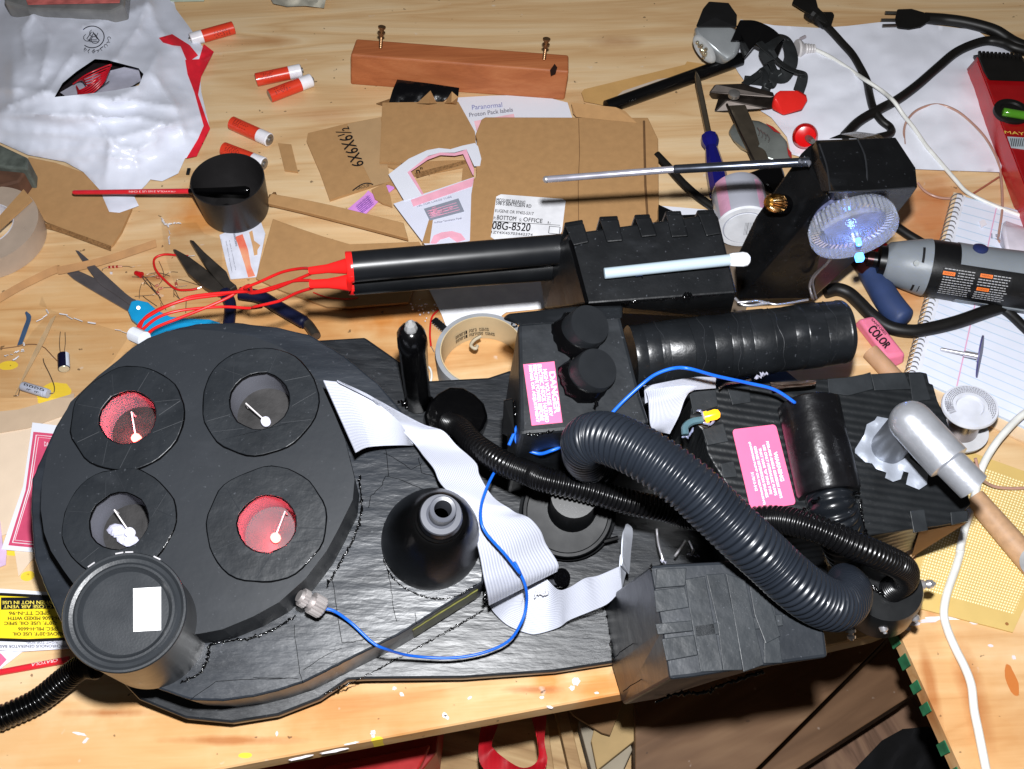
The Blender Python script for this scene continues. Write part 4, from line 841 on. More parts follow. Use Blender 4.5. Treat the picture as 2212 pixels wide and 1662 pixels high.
qo = bpy.data.objects.new('blue_led_light', q); COL.objects.link(qo); qo.location = Cn+ax*.022
# handle lead and bare wire
wire('lead', [T(u, v, h) for (u, v), h in zip(L('24', '740,575 700,640 610,720 575,800 590,880 600,905'), [.12, .11, .09, .08, .075, .07])], 3.4, mat('dark_lead', c(90, 84, 84), .25), wand, 30)
wire('lead', [T(u, v, h) for (u, v), h in zip(L('24', '750,590 650,690 600,760 605,830 625,900'), [.12, .10, .09, .08, .07])], 2.4, mat('dark_lead', c(90, 84, 84), .25), wand, 30)
wire('bare_wire', [T(u, v, h) for (u, v), h in zip(L('23', '1750,900 1800,945 1870,955 1940,945 2010,935'), [.09, .09, .09, .09, .09])], 3.5, SIL, wand, 20)
wire('bare_wire', [T(u, v, h) for (u, v), h in zip(L('23', '1770,930 1850,925 1930,920 2020,940 2100,945')+L('24', '560,910'), [.092, .094, .092, .09, .09, .085])], 2.6, SIL, wand, 20)
# ------------------------------------------------------------------ things on the bench, left and centre
def flat(name, pts, h, mt, label, cat, t=.0008, group=None, parent=None, bevel=0, fr=T):
    m = MB(); m.sheet(H(pts, h, fr), t); o = m.build(name, mt, parent, bevel=bevel)
    return tag(o, label, cat, group) if parent is None else o
def put_text(parent, items, mt=None, name='printed_text'):
    m = MB()
    for s, q, b in items: text(m, s, q, bold=b)
    return m.build(name, mt or INK, parent)
# plastic bag
ridges = [([(160, 120), (100, 200), (20, 230)], 8, .005), ([(330, 160), (380, 230), (400, 300)], 9, .005), ([(60, 120), (50, 60), (90, 10)], 8, .006), ([(340, 120), (300, 190), (240, 220)], 7, .004), ([(120, 345), (220, 335), (300, 350)], 8, .005), ([(0, 245), (300, 255), (430, 290)], 10, .006), ([(0, 280), (250, 300), (440, 250)], 12, .007), ([(60, 330), (220, 310), (330, 330)], 8, .004), ([(0, 190), (150, 205), (300, 220), (400, 235)], 14, .008), ([(90, 170), (110, 80), (60, 20)], 10, .006), ([(250, 130), (300, 60), (320, 0)], 10, .007), ([(230, 380), (240, 300), (190, 240)], 10, .006), ([(300, 380), (290, 330), (340, 300)], 9, .005), ([(320, 0), (340, 60), (380, 100)], 12, .008), ([(180, 60), (260, 30), (320, 10)], 9, .005), ([(240, 150), (245, 110), (235, 60)], 7, .004)]
bag_out = [(-60, -60), (120, -60), (360, -60), (380, 20), (410, 60), (440, 105), (462, 112), (430, 130), (435, 200), (452, 272), (425, 338), (400, 342), (385, 375), (350, 392), (325, 388), (315, 400), (290, 425), (300, 445), (258, 460), (236, 458), (215, 410), (180, 372), (140, 350), (60, 335), (0, 308), (-60, 290)]
def seg_d(u, v, P):
    best = 1e9
    for i in range(len(P)-1):
        ax_, ay = P[i]; bx, by = P[i+1]; dx, dy = bx-ax_, by-ay; t = max(0, min(1, ((u-ax_)*dx+(v-ay)*dy)/(dx*dx+dy*dy))); best = min(best, math.hypot(u-ax_-t*dx, v-ay-t*dy))
    return best
def bagh(u, v):
    e = min(1, seg_d(u, v, bag_out+[bag_out[0]])/90)
    h = .004+.045*e**.7*math.exp(-((u-130)/260)**2-((v-170)/190)**2)
    for P, w, a in ridges:
        d = seg_d(u, v, P)/w; h += a*.8*math.exp(-abs(d)*.9)*(.3+.7*e)
    h += .006*noise.noise(Vector((u*.010+v*.004, v*.016, 2)))*e+.0008*noise.noise(Vector((u*.05, v*.07, 5)))
    return max(.0012, h)
hole = [(118, 210), (135, 180), (165, 155), (205, 128), (232, 130), (300, 148), (302, 152), (310, 160), (300, 185), (250, 195), (190, 203)]
BAG = mat('white_plastic_bag', c(222, 226, 240), .24, var=.04, ns=12, spec=.5, bump=.0005, bs=14)
bag = thing('plastic_bag', 'crumpled white plastic carrier bag with red print, lying at the upper left of the bench', 'plastic bag', T(200, 200, 0))
m = MB(); m.drape(bag_out, bagh, 7, holes=[hole]); m.build('film', BAG, bag, smooth=75)
m = MB(); up = lambda u, v: bagh(u, v)+.001
m.drape([(440, 95), (462, 112), (435, 165), (428, 205), (445, 255), (454, 278), (425, 338), (402, 343), (428, 300), (440, 272), (420, 200), (405, 160), (400, 130), (430, 128)], lambda u, v: bagh(u, v)+.0014, 6); m.drape([(343, 82), (372, 74), (410, 98), (428, 120), (405, 135), (390, 100), (372, 98), (352, 92)], lambda u, v: bagh(u, v)+.0014, 6); m.build('red_print', mat('red_bag_print', c(225, 40, 56), .3, var=.15), bag, smooth=75)
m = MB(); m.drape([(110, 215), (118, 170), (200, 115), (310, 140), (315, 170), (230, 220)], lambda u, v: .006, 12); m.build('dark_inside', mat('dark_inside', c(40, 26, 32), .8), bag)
m = MB(); m.drape([(130, 200), (190, 165), (270, 145), (300, 150), (305, 175), (240, 212), (160, 222)], lambda u, v: .014+.02*max(0, (v-160)/60), 10); ins = m.build('inner_print_panel', mat('inner_white', c(206, 206, 222), .4), bag, smooth=60)
m = MB()
def onb(u, v, d=.0012): return T(u, v, bagh(u, v)+d)
cu, cv, rr_ = 199, 80, 26
m.tube([onb(cu+rr_*math.cos(a), cv+rr_*.9*math.sin(a)) for a in [-2.4+i*.16 for i in range(30)]], .0005, 5)
for k in range(3):
    a = k*2.094-1.57; b = a+2.094; P = [(cu+15*math.cos(a), cv+13*math.sin(a)), (cu+15*math.cos(b), cv+13*math.sin(b))]
    for d in (0, 4):
        m.tube([onb(P[0][0]+d+(P[1][0]-P[0][0])*t, P[0][1]+d+(P[1][1]-P[0][1])*t) for t in [.12+.76*i/8 for i in range(9)]], .00045, 4)
    m.tube([onb(P[0][0]+(P[1][0]-P[0][0])*.25+9*math.cos(t), P[0][1]+(P[1][1]-P[0][1])*.25+8*math.sin(t)) for t in [i*.7 for i in range(7)]], .00035, 4)
m.build('recycling_mark', mat('faded_black_print', c(50, 48, 66), .5), bag)
m = MB()
for i, ch in enumerate('CYCLABLE'):
    a = .1+i*.28; u, v = cu+36*math.cos(a), cv+32*math.sin(a); q = [onb(u-4*math.cos(a)+3*math.sin(a)*-1, v), onb(u+0, v+5), onb(u+6, v+1), onb(u+2, v-5)]
    text(m, ch, q)
m.build('printed_text', mat('faded_black_print', c(50, 48, 66), .5), bag)
m = MB()
for k in range(5):
    m.tube(spl(H([(158+k*5, 182-k*4, .03), (190, 160+k*6, .045), (240-k*3, 140+k*6, .045), (222, 160+k*5, .045), (190+k*2, 186+k*4, .04), (170, 196+k*3, .035), (165+k*2, 186+k*3, .033)], .03), 30), .0007, 6)
tag(m.build('red_wire_coil', mat('red_wire_dark', c(190, 24, 40), .25), smooth=60), 'coil of red wire seen through the opening of the white bag', 'wire coil')
m = MB()
for i in range(5): 
    a, b = H([(170+i*9, 205-i*2, .034), (200+i*9, 188-i*3, .034)], 0); m.tube([a, b], .0005, 4)
m.build('print_line', INK, ins)
# clear blister pack and dark clutter behind the bag
cl = thing('blister_pack', 'clear plastic packaging with red print at the top left behind the white bag', 'packaging', T(150, 15, 0))
m = MB(); m.prism(H([(10, -60), (275, -60), (268, 12), (240, 26), (60, 20), (8, 4)], .045), Z3*-.02); m.build('shell', mat('cloudy_shell', c(150, 150, 150), .15, trans=.4, var=.2), cl, bevel=.003)
m = MB(); m.sheet(H([(52, -12), (262, -14), (258, 6), (60, 10)], .0485), .0005); m.build('red_print', mat('faded_red_print', c(205, 110, 105), .5, var=.3, ns=90), cl)
flat('paper_edge', [(275, -40), (460, -40), (440, 2), (280, 4)], .006, mat('greenish_paper', c(190, 200, 180), .7), 'pale paper edge at the very top left behind the bag', 'paper')
m = MB(); m.drape([(570, -30), (710, -30), (700, 18), (660, 13), (620, 15), (590, 8)], lambda u, v: .008+.006*noise.noise(Vector((u*.05, v*.06, 0))), 7); tag(m.build('grey_rag', mat('grey_rag', c(168, 164, 150), .9, var=.25, ns=50), smooth=60), 'grey crumpled rag at the top edge of the bench', 'rag')
m = MB(); m.prism(H([(-80, 300), (0, 312), (60, 340), (58, 365), (0, 360), (-80, 350)], .03), Z3*-.028); tag(m.build('grey_stone_block', mat('grey_green_metal', c(84, 90, 84), .7, var=.4, ns=80, bump=.001, bs=90), bevel=.002), 'grey-green block peeking out under the left side of the bag', 'block')
m = MB(); m.prism(H([(-80, 352), (0, 362), (58, 366), (40, 392), (0, 402), (-80, 420)], .024), Z3*-.022); tag(m.build('brown_wood_scrap', mat('dark_brown_scrap', c(92, 62, 46), .8, var=.3), bevel=.002), 'dark brown wood scrap below the grey-green block at the left edge', 'wood scrap')
# batteries
BR = mat('battery_orange_red', c(216, 62, 38), .28, var=.04, coat=.3); BW = mat('battery_white', c(232, 230, 236), .28, coat=.3)
def battery(a, b, neg, label):
    # a: negative end, b: positive end in pixels (axis), drawn on the bench
    h = .0071; A = T(a[0], a[1], h); B = T(b[0], b[1], h); d = (B-A).normalized(); Ln = .0495; B = A+d*Ln; r = .0071
    t = thing('battery', label, 'battery', T(a[0], a[1], 0), 'red and white batteries scattered on the bench')
    m = MB(); m.lathe(A, B, [(.0, r*.9), (.012, r), (.72, r)], 32); m.build('red_wrap', BR, t, smooth=30)
    m = MB(); m.lathe(A, B, [(.72, r), (.975, r), (.99, r*.9)], 32); m.build('white_wrap', BW, t, smooth=30)
    m = MB(); m.lathe(A, B, [(.985, r*.9), (1.0, r*.8), (1.0, r*.42), (1.03, r*.38), (1.035, r*.1)], 24); m.build('positive_cap', STEEL, t, smooth=30)
    m = MB(); m.lathe(A, B, [(-.004, r*.1), (-.004, r*.75), (.002, r*.88)], 24); m.build('negative_cap', STEEL, t, smooth=30)
    m = MB(); x, y, z = basis(d, CAM-A)
    for k in range(5):
        an = -.75+k*.2; w = random.uniform(.2, .34)
        e = .0001+r
        for j in range(6):
            t0 = .12+j*w/5+(.0); 
            if random.random() < .85:
                q = [A+d*Ln*(t0+dt)+(x*math.cos(an+da)+y*math.sin(an+da))*e for dt, da in ((0, 0), (.03, 0), (.03, .09), (0, .09))]; m.poly(q)
    m.build('small_print', mat('dark_red_ink', c(90, 24, 20), .5), t)
    return t
battery((553, 173), (648, 153), 0, 'upper battery of the touching pair left of the wooden block')
battery((582, 208), (674, 173), 0, 'lower battery of the touching pair left of the wooden block')
battery((501, 266), (592, 307), 0, 'battery lying on a slant above the black cup, farther from the cup')
battery((483, 322), (578, 358), 0, 'battery partly hidden behind the rim of the black cup')
battery((505, 60), (412, 86), 0, 'battery half covered by the corner of the white plastic bag')
# wooden block with two screws
BLKW = wood('redwood_block', [c(150, 84, 48), c(168, 98, 58), c(180, 112, 70)], rot=-.1, gs=(3, 30, 30), rough=.55, fine=.5)
wb = thing('wooden_block', 'reddish wooden block with two screws standing in it, at the top of the bench', 'wooden block', T(990, 170, 0))
m = MB(); tq = [T(757, 118, .034), T(770, 83, .036), T(1228, 118, .036), T(1229, 155, .034)]
bq = [T(757, 184, 0), T(765, 140, 0), T(1228, 170, 0), T(1219, 218, 0)]
m.loft([[bq[0], bq[1], bq[2], bq[3]], [p*.5+q*.5 for p, q in zip(bq, tq)], tq]); m.build('timber', BLKW, wb, bevel=.0022, seg=3)
m = MB(); m.drape([(1188, 152), (1198, 138), (1204, 146), (1200, 160), (1190, 164)], lambda u, v: .0355, 3); m.build('knot', mat('dark_knot', c(60, 30, 18), .7), wb)
for (u, v, u2, v2) in ((825, 58, 822, 106), (1181, 84, 1175, 131)):
    A = T(u2, v2, .034); B = T(u, v, .058); r = px(A, 4)
    m = MB(); pr = [(0, r*.8)]+[(i/24, r*(.75 if i % 2 else 1.05)) for i in range(1, 14)]+[(.58, r*1.0), (.72, r), (.73, r*2), (.76, r*2), (.78, r*1.2), (.88, r*1.3), (.93, r*2.0), (1, r*2.1), (1.02, r*1.6)]
    m.lathe(A, B, pr, 14); m.build('screw', mat('bronze_screw', c(150, 116, 84), .35, .9, var=.2), wb, smooth=40)
# black plastic scrap by the block
m = MB(); m.drape([(858, 172), (925, 180), (992, 190), (990, 208), (975, 205), (950, 225), (840, 222), (848, 195)], lambda u, v:   .010+.006*math.cos((v-182)*.05)+.001*noise.noise(Vector((u*.06, v*.06, 0))), 6); tag(m.build('black_plastic_scrap', mat('shiny_black_film', c(18, 18, 22), .2, bump=.001, bs=60), smooth=70), 'folded shiny black plastic scrap below the wooden block', 'plastic scrap')
# papers and cardboard in the middle, from the bottom up
flat('white_label_sheet', [(970, 212), (1060, 207), (1160, 205), (1226, 222), (1250, 300), (1100, 420), (1010, 300)], .0012, PAPER, 'white printed sheet of labels partly under the large cardboard, below the wooden block', 'paper')
sheet = bpy.data.objects['white_label_sheet']
q = [T(1014, 247, .0016), T(1108, 234, .0016), T(1104, 224, .0016), T(1012, 237, .0016)]
put_text(sheet, [('Paranormal', [T(1020, 238, .0016), T(1085, 232, .0016), T(1084, 222, .0016), T(1019, 228, .0016)], .003)], mat('blue_grey_print', c(140, 144, 190), .6), 'title_text')
put_text(sheet, [('Proton Pack labels', [T(1014, 254, .0016), T(1108, 242, .0016), T(1107, 233, .0016), T(1013, 245, .0016)], .004)], mat('grey_print', c(130, 130, 142), .6))
m = MB(); m.sheet(H([(1024, 262), (1110, 246), (1112, 256), (1030, 285)], .0017), .0004); m.build('pink_box', mat('pale_pink', c(240, 190, 200), .6), sheet)
kb1 = flat('cardboard_flap', [(665, 288), (750, 267), (830, 252), (840, 380), (862, 408), (825, 395), (712, 432), (690, 370), (662, 305)], .003, CARD, 'cardboard flap printed 6X6X6½, right of the black cup', 'cardboard piece', t=.0028)
m = MB(); m.sheet(H([(750, 268), (822, 254), (842, 392), (806, 402), (775, 340)], .0036), .0005); m.build('parcel_tape', mat('clear_brown_tape', c(184, 150, 110), .3, var=.05), kb1)
put_text(kb1, [('6X6X6½', [T(788, 356, .0036), T(754, 274, .0036), T(724, 283, .0036), T(763, 364, .0036)], .006)])
m = MB(); m.tube([T(762+44*t, 412-16*math.sin(t*2.2), .0038) for t in [i/10 for i in range(11)]], .0006, 5); text(m, 'GROUP', [T(770, 411, .0036), T(800, 404, .0036), T(797, 398, .0036), T(768, 405, .0036)]); m.build('printed_text', INK, kb1)
kb2 = flat('cardboard_flap', [(826, 222), (990, 220), (1026, 285), (1028, 312), (960, 330), (900, 350), (820, 350)], .008, CARD, 'square cardboard flap overlapping the printed one, below the black plastic scrap', 'cardboard piece', t=.003)
m = MB(); m.hull(H([(900, 224, .010), (930, 196, .026), (944, 224, .010), (926, 224, .020)], 0)); m.hull(H([(960, 224, .010), (976, 198, .026), (990, 210, .024), (986, 226, .010), (975, 222, .020)], 0)); m.build('torn_tip', CARD, kb2, split=True)
m = MB(); m.drape([(812, 224), (846, 212), (846, 222), (826, 228)], lambda u, v: .006, 6); m.build('torn_corner', CARDE, kb2)
flat('cardboard_strip', [(820, 352), (1020, 345), (1026, 398), (1010, 520), (985, 520), (1000, 360), (900, 380), (870, 372)], .0035, CARD, 'cardboard edge lying between the square flap and the pink framed sheet', 'cardboard piece', t=.002)
m = MB(); m.hull(H([(900, 385, .0045), (896, 374, .007), (1010, 345, .007), (1012, 352, .0045)], 0)); tag(m.build('cardboard_roll', CARDE), 'thin torn cardboard edge inside the pink frame', 'cardboard piece')
put_text(kb1, [('2"', [T(868, 362, .009), T(880, 361, .009), T(878, 353, .009), T(866, 354, .009)], .01)])
put_text(kb1, [('n"', [T(900, 376, .0075), T(916, 374, .0075), T(912, 362, .0075), T(898, 364, .0075)], .01)], INK, 'printed_text')
# large cardboard with parcel label
kb3 = flat('cardboard_box_panel', [(1040, 258), (1048, 253), (1400, 254), (1422, 300), (1424, 470), (1395, 500), (1280, 540), (1010, 545), (1018, 400), (1028, 380), (1030, 300), (1027, 290)], .011, CARD, 'large brown cardboard panel with a white parcel label, behind the black barrels', 'cardboard piece', t=.008, bevel=.001)
m = MB(); m.hull(H([(1234, 222, .018), (1238, 246, .0115), (1330, 232, .018), (1350, 240, .016), (1376, 266, .0115), (1245, 253, .0115)], 0)); m.build('raised_flap', CARD, kb3)
m = MB(); m.tube(H([(1250, 256, .0113), (1252, 330, .0113), (1249, 400, .0113), (1250, 500, .0113)], 0), .0003, 4); m.tube(H([(1391, 262, .0113), (1394, 400, .0113), (1400, 490, .0113)], 0), .0012, 4); m.build('crease', mat('crease_brown', c(120, 88, 56), .8), kb3, split=True)
lb = [(1060, 512), (1072, 425), (1082, 420), (1215, 430), (1222, 434), (1214, 500), (1200, 520), (1080, 525)]
m = MB(); m.sheet(H(lb, .0118), .0004); pl = m.build('parcel_label', mat('label_white', (.86, .86, .90, 1), .5), kb3)
lh = .0121
def tq(u0, v0, u1, v1, hgt): return [T(u0, v0, lh), T(u1, v1, lh), T(u1+hgt*.16, v1-hgt, lh), T(u0+hgt*.16, v0-hgt, lh)]
put_text(pl, [('MCGUIRE BEARING', tq(1072, 436, 1134, 442, 7), .003), ('598 S BERTELSEN RD', tq(1071, 443, 1147, 450, 7), .004), ('EUGENE OR 97402-5317', tq(1069, 459, 1152, 466, 6.5), .001), ('P:', tq(1066, 475, 1071, 475.5, 6), 0), ('BOTTOM', tq(1073, 475, 1114, 478, 9), .006), ('S:', tq(1121, 479, 1127, 479.5, 6), 0), ('OFFICE', tq(1130, 479, 1171, 483, 9), .006), ('I:', tq(1183, 484, 1189, 485, 5), 0), ('08G-8520', tq(1062, 496, 1144, 501, 17), .008), ('1ZY4X45703442374', tq(1061, 505, 1150, 511, 5.5), .001)], INK)
m = MB(); m.tube(H([(1064, 478), (1210, 487)], lh), .0003, 4); 
for a, b in (((1187, 489), (1210, 491)), ((1210, 491), (1208, 506)), ((1187, 489), (1185, 504)), ((1185, 504), (1208, 506))): m.tube(H([a, b], lh), .0003, 4)
m.build('label_rule', INK, pl)
# brown envelope flap behind, strip of tape
ev = flat('padded_envelope', [(1256, 200), (1262, 193), (1480, 140), (1484, 133), (1530, 140), (1495, 165), (1400, 190), (1310, 228), (1262, 218)], .005, mat('kraft_paper', c(200, 156, 96), .7, var=.12, ns=20, bump=.001, bs=40), 'torn kraft envelope flap beside the black tube, right of the wooden block', 'envelope', t=.001)
m = MB(); m.drape([(1310, 228), (1345, 197), (1420, 172), (1490, 160), (1500, 166), (1400, 195)], lambda u, v: .0062, 8); m.build('torn_edge', mat('grey_torn_paper', c(196, 180, 165), .8, var=.1), ev)
m = MB(); A = T(1310, 232, .009); B = T(1600, 128, .012); m.lathe(A, B, [(0, px(A, 15)), (1, px(A, 15))], 24, caps=True); tag(m.build('black_tube', mat('black_pipe', c(14, 14, 16), .3), smooth=30), 'long thin black tube lying under the headlamp', 'tube')
# pink framed sheets
PP = mat('pale_sheet', c(222, 224, 240), .6, var=.02)
PKF = mat('pink_frame_print', c(244, 176, 196), .55)
fs = thing('pink_framed_sheet', 'white and pink framed paper with the middle cut out, on the cardboard', 'paper', T(930, 380, .01))
ho = L('12', '1035,1335 1190,1215 1330,1150 1420,1133 1510,1142 1600,1115 1695,1095 1745,1215 1735,1268 1690,1270 1685,1340'); hi = L('12', '1200,1310 1330,1215 1430,1190 1540,1195 1605,1180 1680,1340')
m = MB(); m.sheet(H(L('12', '1035,1335 1190,1215 1330,1150 1420,1133 1510,1142 1600,1115 1695,1095 1720,1120 1745,1215 1735,1268 1690,1270 1630,1140 1540,1165 1430,1165 1340,1190 1180,1320 1310,1490 1155,1535'), .0125), .0006); m.build('frame', PAPER, fs)
m = MB(); m.sheet(H(L('12', '1180,1318 1330,1200 1430,1168 1540,1172 1600,1155 1630,1142 1690,1300 1685,1345 1675,1330 1605,1178 1540,1192 1430,1186 1335,1222 1205,1312 1305,1485 1290,1490'), .0129), .0003); m.build('pink_border', PKF, fs)
s2 = flat('diagram_sheet', L('12', '1085,1555 1690,1355')+[(1018, 420), (1015, 520), (930, 545), (880, 480), (850, 440)], .0118, PP, 'pale sheet with a grey circuit diagram and pink band, left of the parcel label', 'paper', t=.0005)
m = MB(); m.sheet(H(L('12', '1205,1530 1690,1358 1675,1425 1225,1580'), .0122), .0003); m.sheet(H(L('22', '1355,480 1380,420 1440,395 1520,385 1590,405 1625,450 1560,470 1500,430 1430,450 1400,480'), .0122), .0003); m.build('pink_band', PKF, s2, split=True)
m = MB(); dq = L('22', '1305,215 1570,135 1615,235 1350,305'); m.sheet(H(dq, .0122), .0003); dg = m.build('diagram', mat('diagram_grey', c(140, 144, 158), .6, var=.05), s2)
m = MB(); D4 = [T(u, v, .0126) for u, v in (dq[3], dq[2], dq[1], dq[0])]
rnd = random.Random(8)
for k in range(9):
    x0, y0 = rnd.uniform(.08, .7), rnd.uniform(.15, .7); w, hh_ = rnd.uniform(.08, .22), rnd.uniform(.1, .25)
    P = sub(D4, x0, y0, x0+w, y0+hh_); m.tube(P+[P[0]], .0004, 4)
for k in range(4): P = sub(D4, .05, .2+.18*k, .9, .24+.18*k); m.tube(P[:2], .0003, 4)
m.build('diagram_line', mat('pink_line', c(220, 150, 175), .6), dg)
lh = .0124; put_text(s2, [('N-Filter Terminator Panel', [T(u, v, lh) for u, v in L('22', '1390,330 1595,295 1590,280 1385,318')], .002), ('LBL FOR LARGE TUBE', [T(u, v, lh) for u, v in L('22', '1255,205 1520,130 1516,118 1252,192')], 0)], mat('faint_print', c(150, 150, 170), .6))
ps = flat('purple_label_scrap', L('22', '718,222 850,110 880,75 925,110 955,160 840,275'), .0022, mat('purple_label', c(222, 150, 226), .6), 'small purple label scrap with printed lines, below the printed cardboard flap', 'label')
m = MB(); P = [T(u, v, .0026) for u, v in L('22', '830,255 925,180 880,95 775,190')]
for k in range(6): q = sub(P, .0, .15*k+.04, 1, .15*k+.05); m.tube(q[:2], .0003, 4); text(m, ['Sodium', 'Cholest. 0mg', 'Total Carb. 0g', 'Sugars 0g', 'Trans Fat 0g', 'Total Fat 0g'][k], sub(P, .05, .15*k+.07, .9, .15*k+.15))
m.build('printed_text', mat('purple_ink', c(96, 50, 150), .6), ps)
flat('purple_label_bit', L('12', '1018,1420 1060,1408 1080,1440 1035,1475'), .003, mat('purple_label', c(222, 150, 226), .6), 'tiny purple label bit beside the pink framed sheet', 'label')
flat('cardboard_tab', L('12', '905,1450 1010,1400 1050,1500 1065,1580 990,1555 930,1520'), .004, CARD, 'small torn cardboard tab between the purple scrap and the pink frame', 'cardboard piece', t=.002)
flat('cardboard_chip', L('12', '190,1095 292,1105 343,1315 240,1300'), .0026, CARD, 'small rectangular cardboard chip right of the batteries', 'cardboard piece', t=.0022)
m = MB(); A = H(L('22', '150,120 560,200 1155,345'), .008); B = H(L('22', '100,190 520,290 1190,465'), .006); m.strip(spl(A, 20), spl(B, 20), .005); o = m.build('cardboard_strip', CARD, bevel=.0006); tag(o, 'long folded cardboard strip right of the black cup', 'cardboard piece')
m = MB(); m.ball(T(588, 432, .006), .007, (.6, 1.3, .5), 10, nz=.6); tag(m.build('torn_cardboard_end', CARDE, smooth=50), 'frayed cardboard end at the left tip of the long folded strip', 'cardboard piece')
flat('cardboard_sheet', L('22', '150,290 300,345 520,420 740,485 1270,465 1290,500 1230,820 1190,930 740,965 560,960 200,830 20,745'), .0045, CARD, 'brown cardboard sheet under the red nozzles of the wand', 'cardboard piece', t=.003, bevel=.0006)
m = MB(); m.hull(H(L('22', '1290,480 1345,295 1375,300 1350,480')[:4], .012)+H(L('22', '1300,480 1340,480'), .004)); tag(m.build('cardboard_spike', CARD), 'pointed upright cardboard scrap just above the black barrel', 'cardboard piece')
flat('white_sheet', L('22', '1340,820 1300,700 2212,640')+L('23', '295,780 295,975 0,1005')+L('22', '1900,1030 1900,1160 1515,1215 1440,1020'), .0035, mat('bright_white_paper', (.88, .88, .93, 1), .6), 'bright white paper sheet under the barrels, beside the box with two knobs', 'paper', t=.0005)
flat('grey_cardboard_shade', [(1170, 560), (1560, 520), (1600, 480), (1650, 560), (1600, 700), (1180, 720)], .004, mat('shade_toned_card', c(110, 95, 80), .8), 'cardboard with the shade under the wand body put into its grey-brown colour', 'cardboard piece', t=.002)  # card colour darkened to stand in for the shade below the wand
flat('white_paper_corner', L('13', '1190,1575 1600,1610 1610,1640 1440,1655 1340,1650'), .003, PAPER, 'white paper corner above the wand between black rail and paint jar', 'paper')
# left-hand cardboard, strips, tape rolls
flat('brown_cardboard', [(62, 340), (120, 352), (200, 380), (282, 420), (284, 450), (262, 500), (244, 527), (238, 532), (100, 480), (30, 420), (32, 400)], .0035, CARD, 'brown cardboard sheet under the red brush at the left', 'cardboard piece', t=.0032)
def tape_roll(name, u, v, ro, ri, hgt, mt, core, label, n=64):
    t = thing(name, label, 'tape roll', T(u, v, 0)); A = T(u, v, .0005); Ro = px(A, ro); Ri = px(A, ri)
    B = A+Z3*hgt
    m = MB(); R = [[A+Vector((math.cos(a), math.sin(a), 0))*r+Z3*z for a in [2*math.pi*i/n for i in range(n)]] for r, z in ((Ri*1.03, .0), (Ro, 0), (Ro, hgt), (Ri*1.03, hgt), (Ri*1.03, 0))]
    m.loft(R, caps=False); m.build('tape', mt, t, smooth=30)
    m = MB(); R = [[A+Vector((math.cos(a), math.sin(a), 0))*r+Z3*z for a in [2*math.pi*i/n for i in range(n)]] for r, z in ((Ri, 0), (Ri*1.025, 0), (Ri*1.025, hgt+.0005), (Ri, hgt+.0005), (Ri, 0))]
    m.loft(R, caps=False); co = m.build('core', core, t, smooth=30); return t, co, A, Ri
tape_roll('tape_roll', -14, 520, 112, 60, .022, mat('beige_film_tape', c(196, 176, 158), .3, trans=.25, var=.08), mat('white_core', c(212, 212, 222), .4), 'roll of clear packing tape at the left edge under a cardboard strip')
flat('cardboard_strip', L('21', '-60,330 180,65 245,145 -60,420'), .026, CARD, 'cardboard strip lying across the clear tape roll', 'cardboard piece', t=.002)
flat('cardboard_corner', [(-40, 560), (20, 530), (32, 515), (25, 572), (-40, 600)], .003, CARD, 'small cardboard corner inside the clear tape roll', 'cardboard piece', t=.002)
m = MB(); P = H(L('21', '-60,900 150,780 400,660 460,650 470,655 800,580 1190,450'), .006); m.strip(spl(P, 30), spl([p+Vector((.001, -.0055, -.0045)) for p in P], 30), .0025); tag(m.build('cardboard_stick', mat('stick_cardboard', c(172, 128, 84), .8, var=.15)), 'long thin bent cardboard stick across the scissors blades', 'cardboard piece')
m = MB(); P = H(L('21', '340,325 480,365 660,430 850,500'), .004); m.strip(spl(P, 12), spl([p+Vector((0, -.004, -.0025)) for p in P], 12), .0018); tag(m.build('cardboard_edge_strip', CARDE), 'narrow cardboard edge strip below the brown cardboard at the left', 'cardboard piece')
t, co, A, Ri = tape_roll('masking_tape_roll', 1043, 800, 98, 86, .030, mat('blue_white_tape', c(150, 152, 156), .6), mat('beige_core_card', c(198, 178, 142), .7, var=.05), 'roll of tape with printed cardboard core behind the upright black tube')
m = MB()
for k, s in enumerate(['general para tubos', 'general purpose tubes']):
    for i, ch in enumerate(s):
        a = 2.35-.052*i; z = .012-.006*k; r_ = Ri*.985
        if ch == ' ': continue
        q = [A+Vector((math.cos(a+da), math.sin(a+da), 0))*r_+Z3*(z+dz) for da, dz in ((0, 0), (-.042, 0), (-.042, .0045), (0, .0045))]; text(m, ch, q, lift=.0003, bold=.02)
m.build('core_text', INK, co)
m = MB(); m.tube(spl(H(L('22', '1740,1190 1690,1220 1665,1260 1700,1285')+L('22', '1715,1260'), .03), 14), .0016, 6); m.build('tape_tail', mat('tape_tail', c(190, 176, 150), .5), t, smooth=60)
# black cup and brush
CUP = mat('cup_black', c(56, 54, 55), .38, var=.1, bump=.0001, bs=500)
A = T(492, 457, .001); B = T(491, 387, .044); r = px(B, 79.5)
A = Vector((B.x, B.y, .0008)); 
cup = thing('black_cup', 'round black plastic cup holding a red paint brush', 'cup', A)
B = Vector((B.x, B.y, .044)); m = MB(); m.lathe(A, B, [(0, r*.80), (.03, r*.88), (.12, r*.92), (1, r), (1, r*.965), (.2, r*.88), (.08, r*.80), (.07, r*.02)], 72); m.build('shell', CUP, cup, smooth=40)
m = MB(); m.lathe(A+Z3*.003, A+Z3*.0075, [(0, r*.62), (.8, r*.60), (1, r*.5), (1, r*.02)], 40); m.build('raised_floor', CUP, cup, smooth=40)
m = MB(); m.drape([(445, 470), (470, 478), (520, 470), (525, 450), (490, 440), (455, 450)], lambda u, v: .0088+.001*noise.noise(Vector((u*.1, v*.1, 0))), 5); m.build('wet_paint', GLOSS, cup, smooth=60)
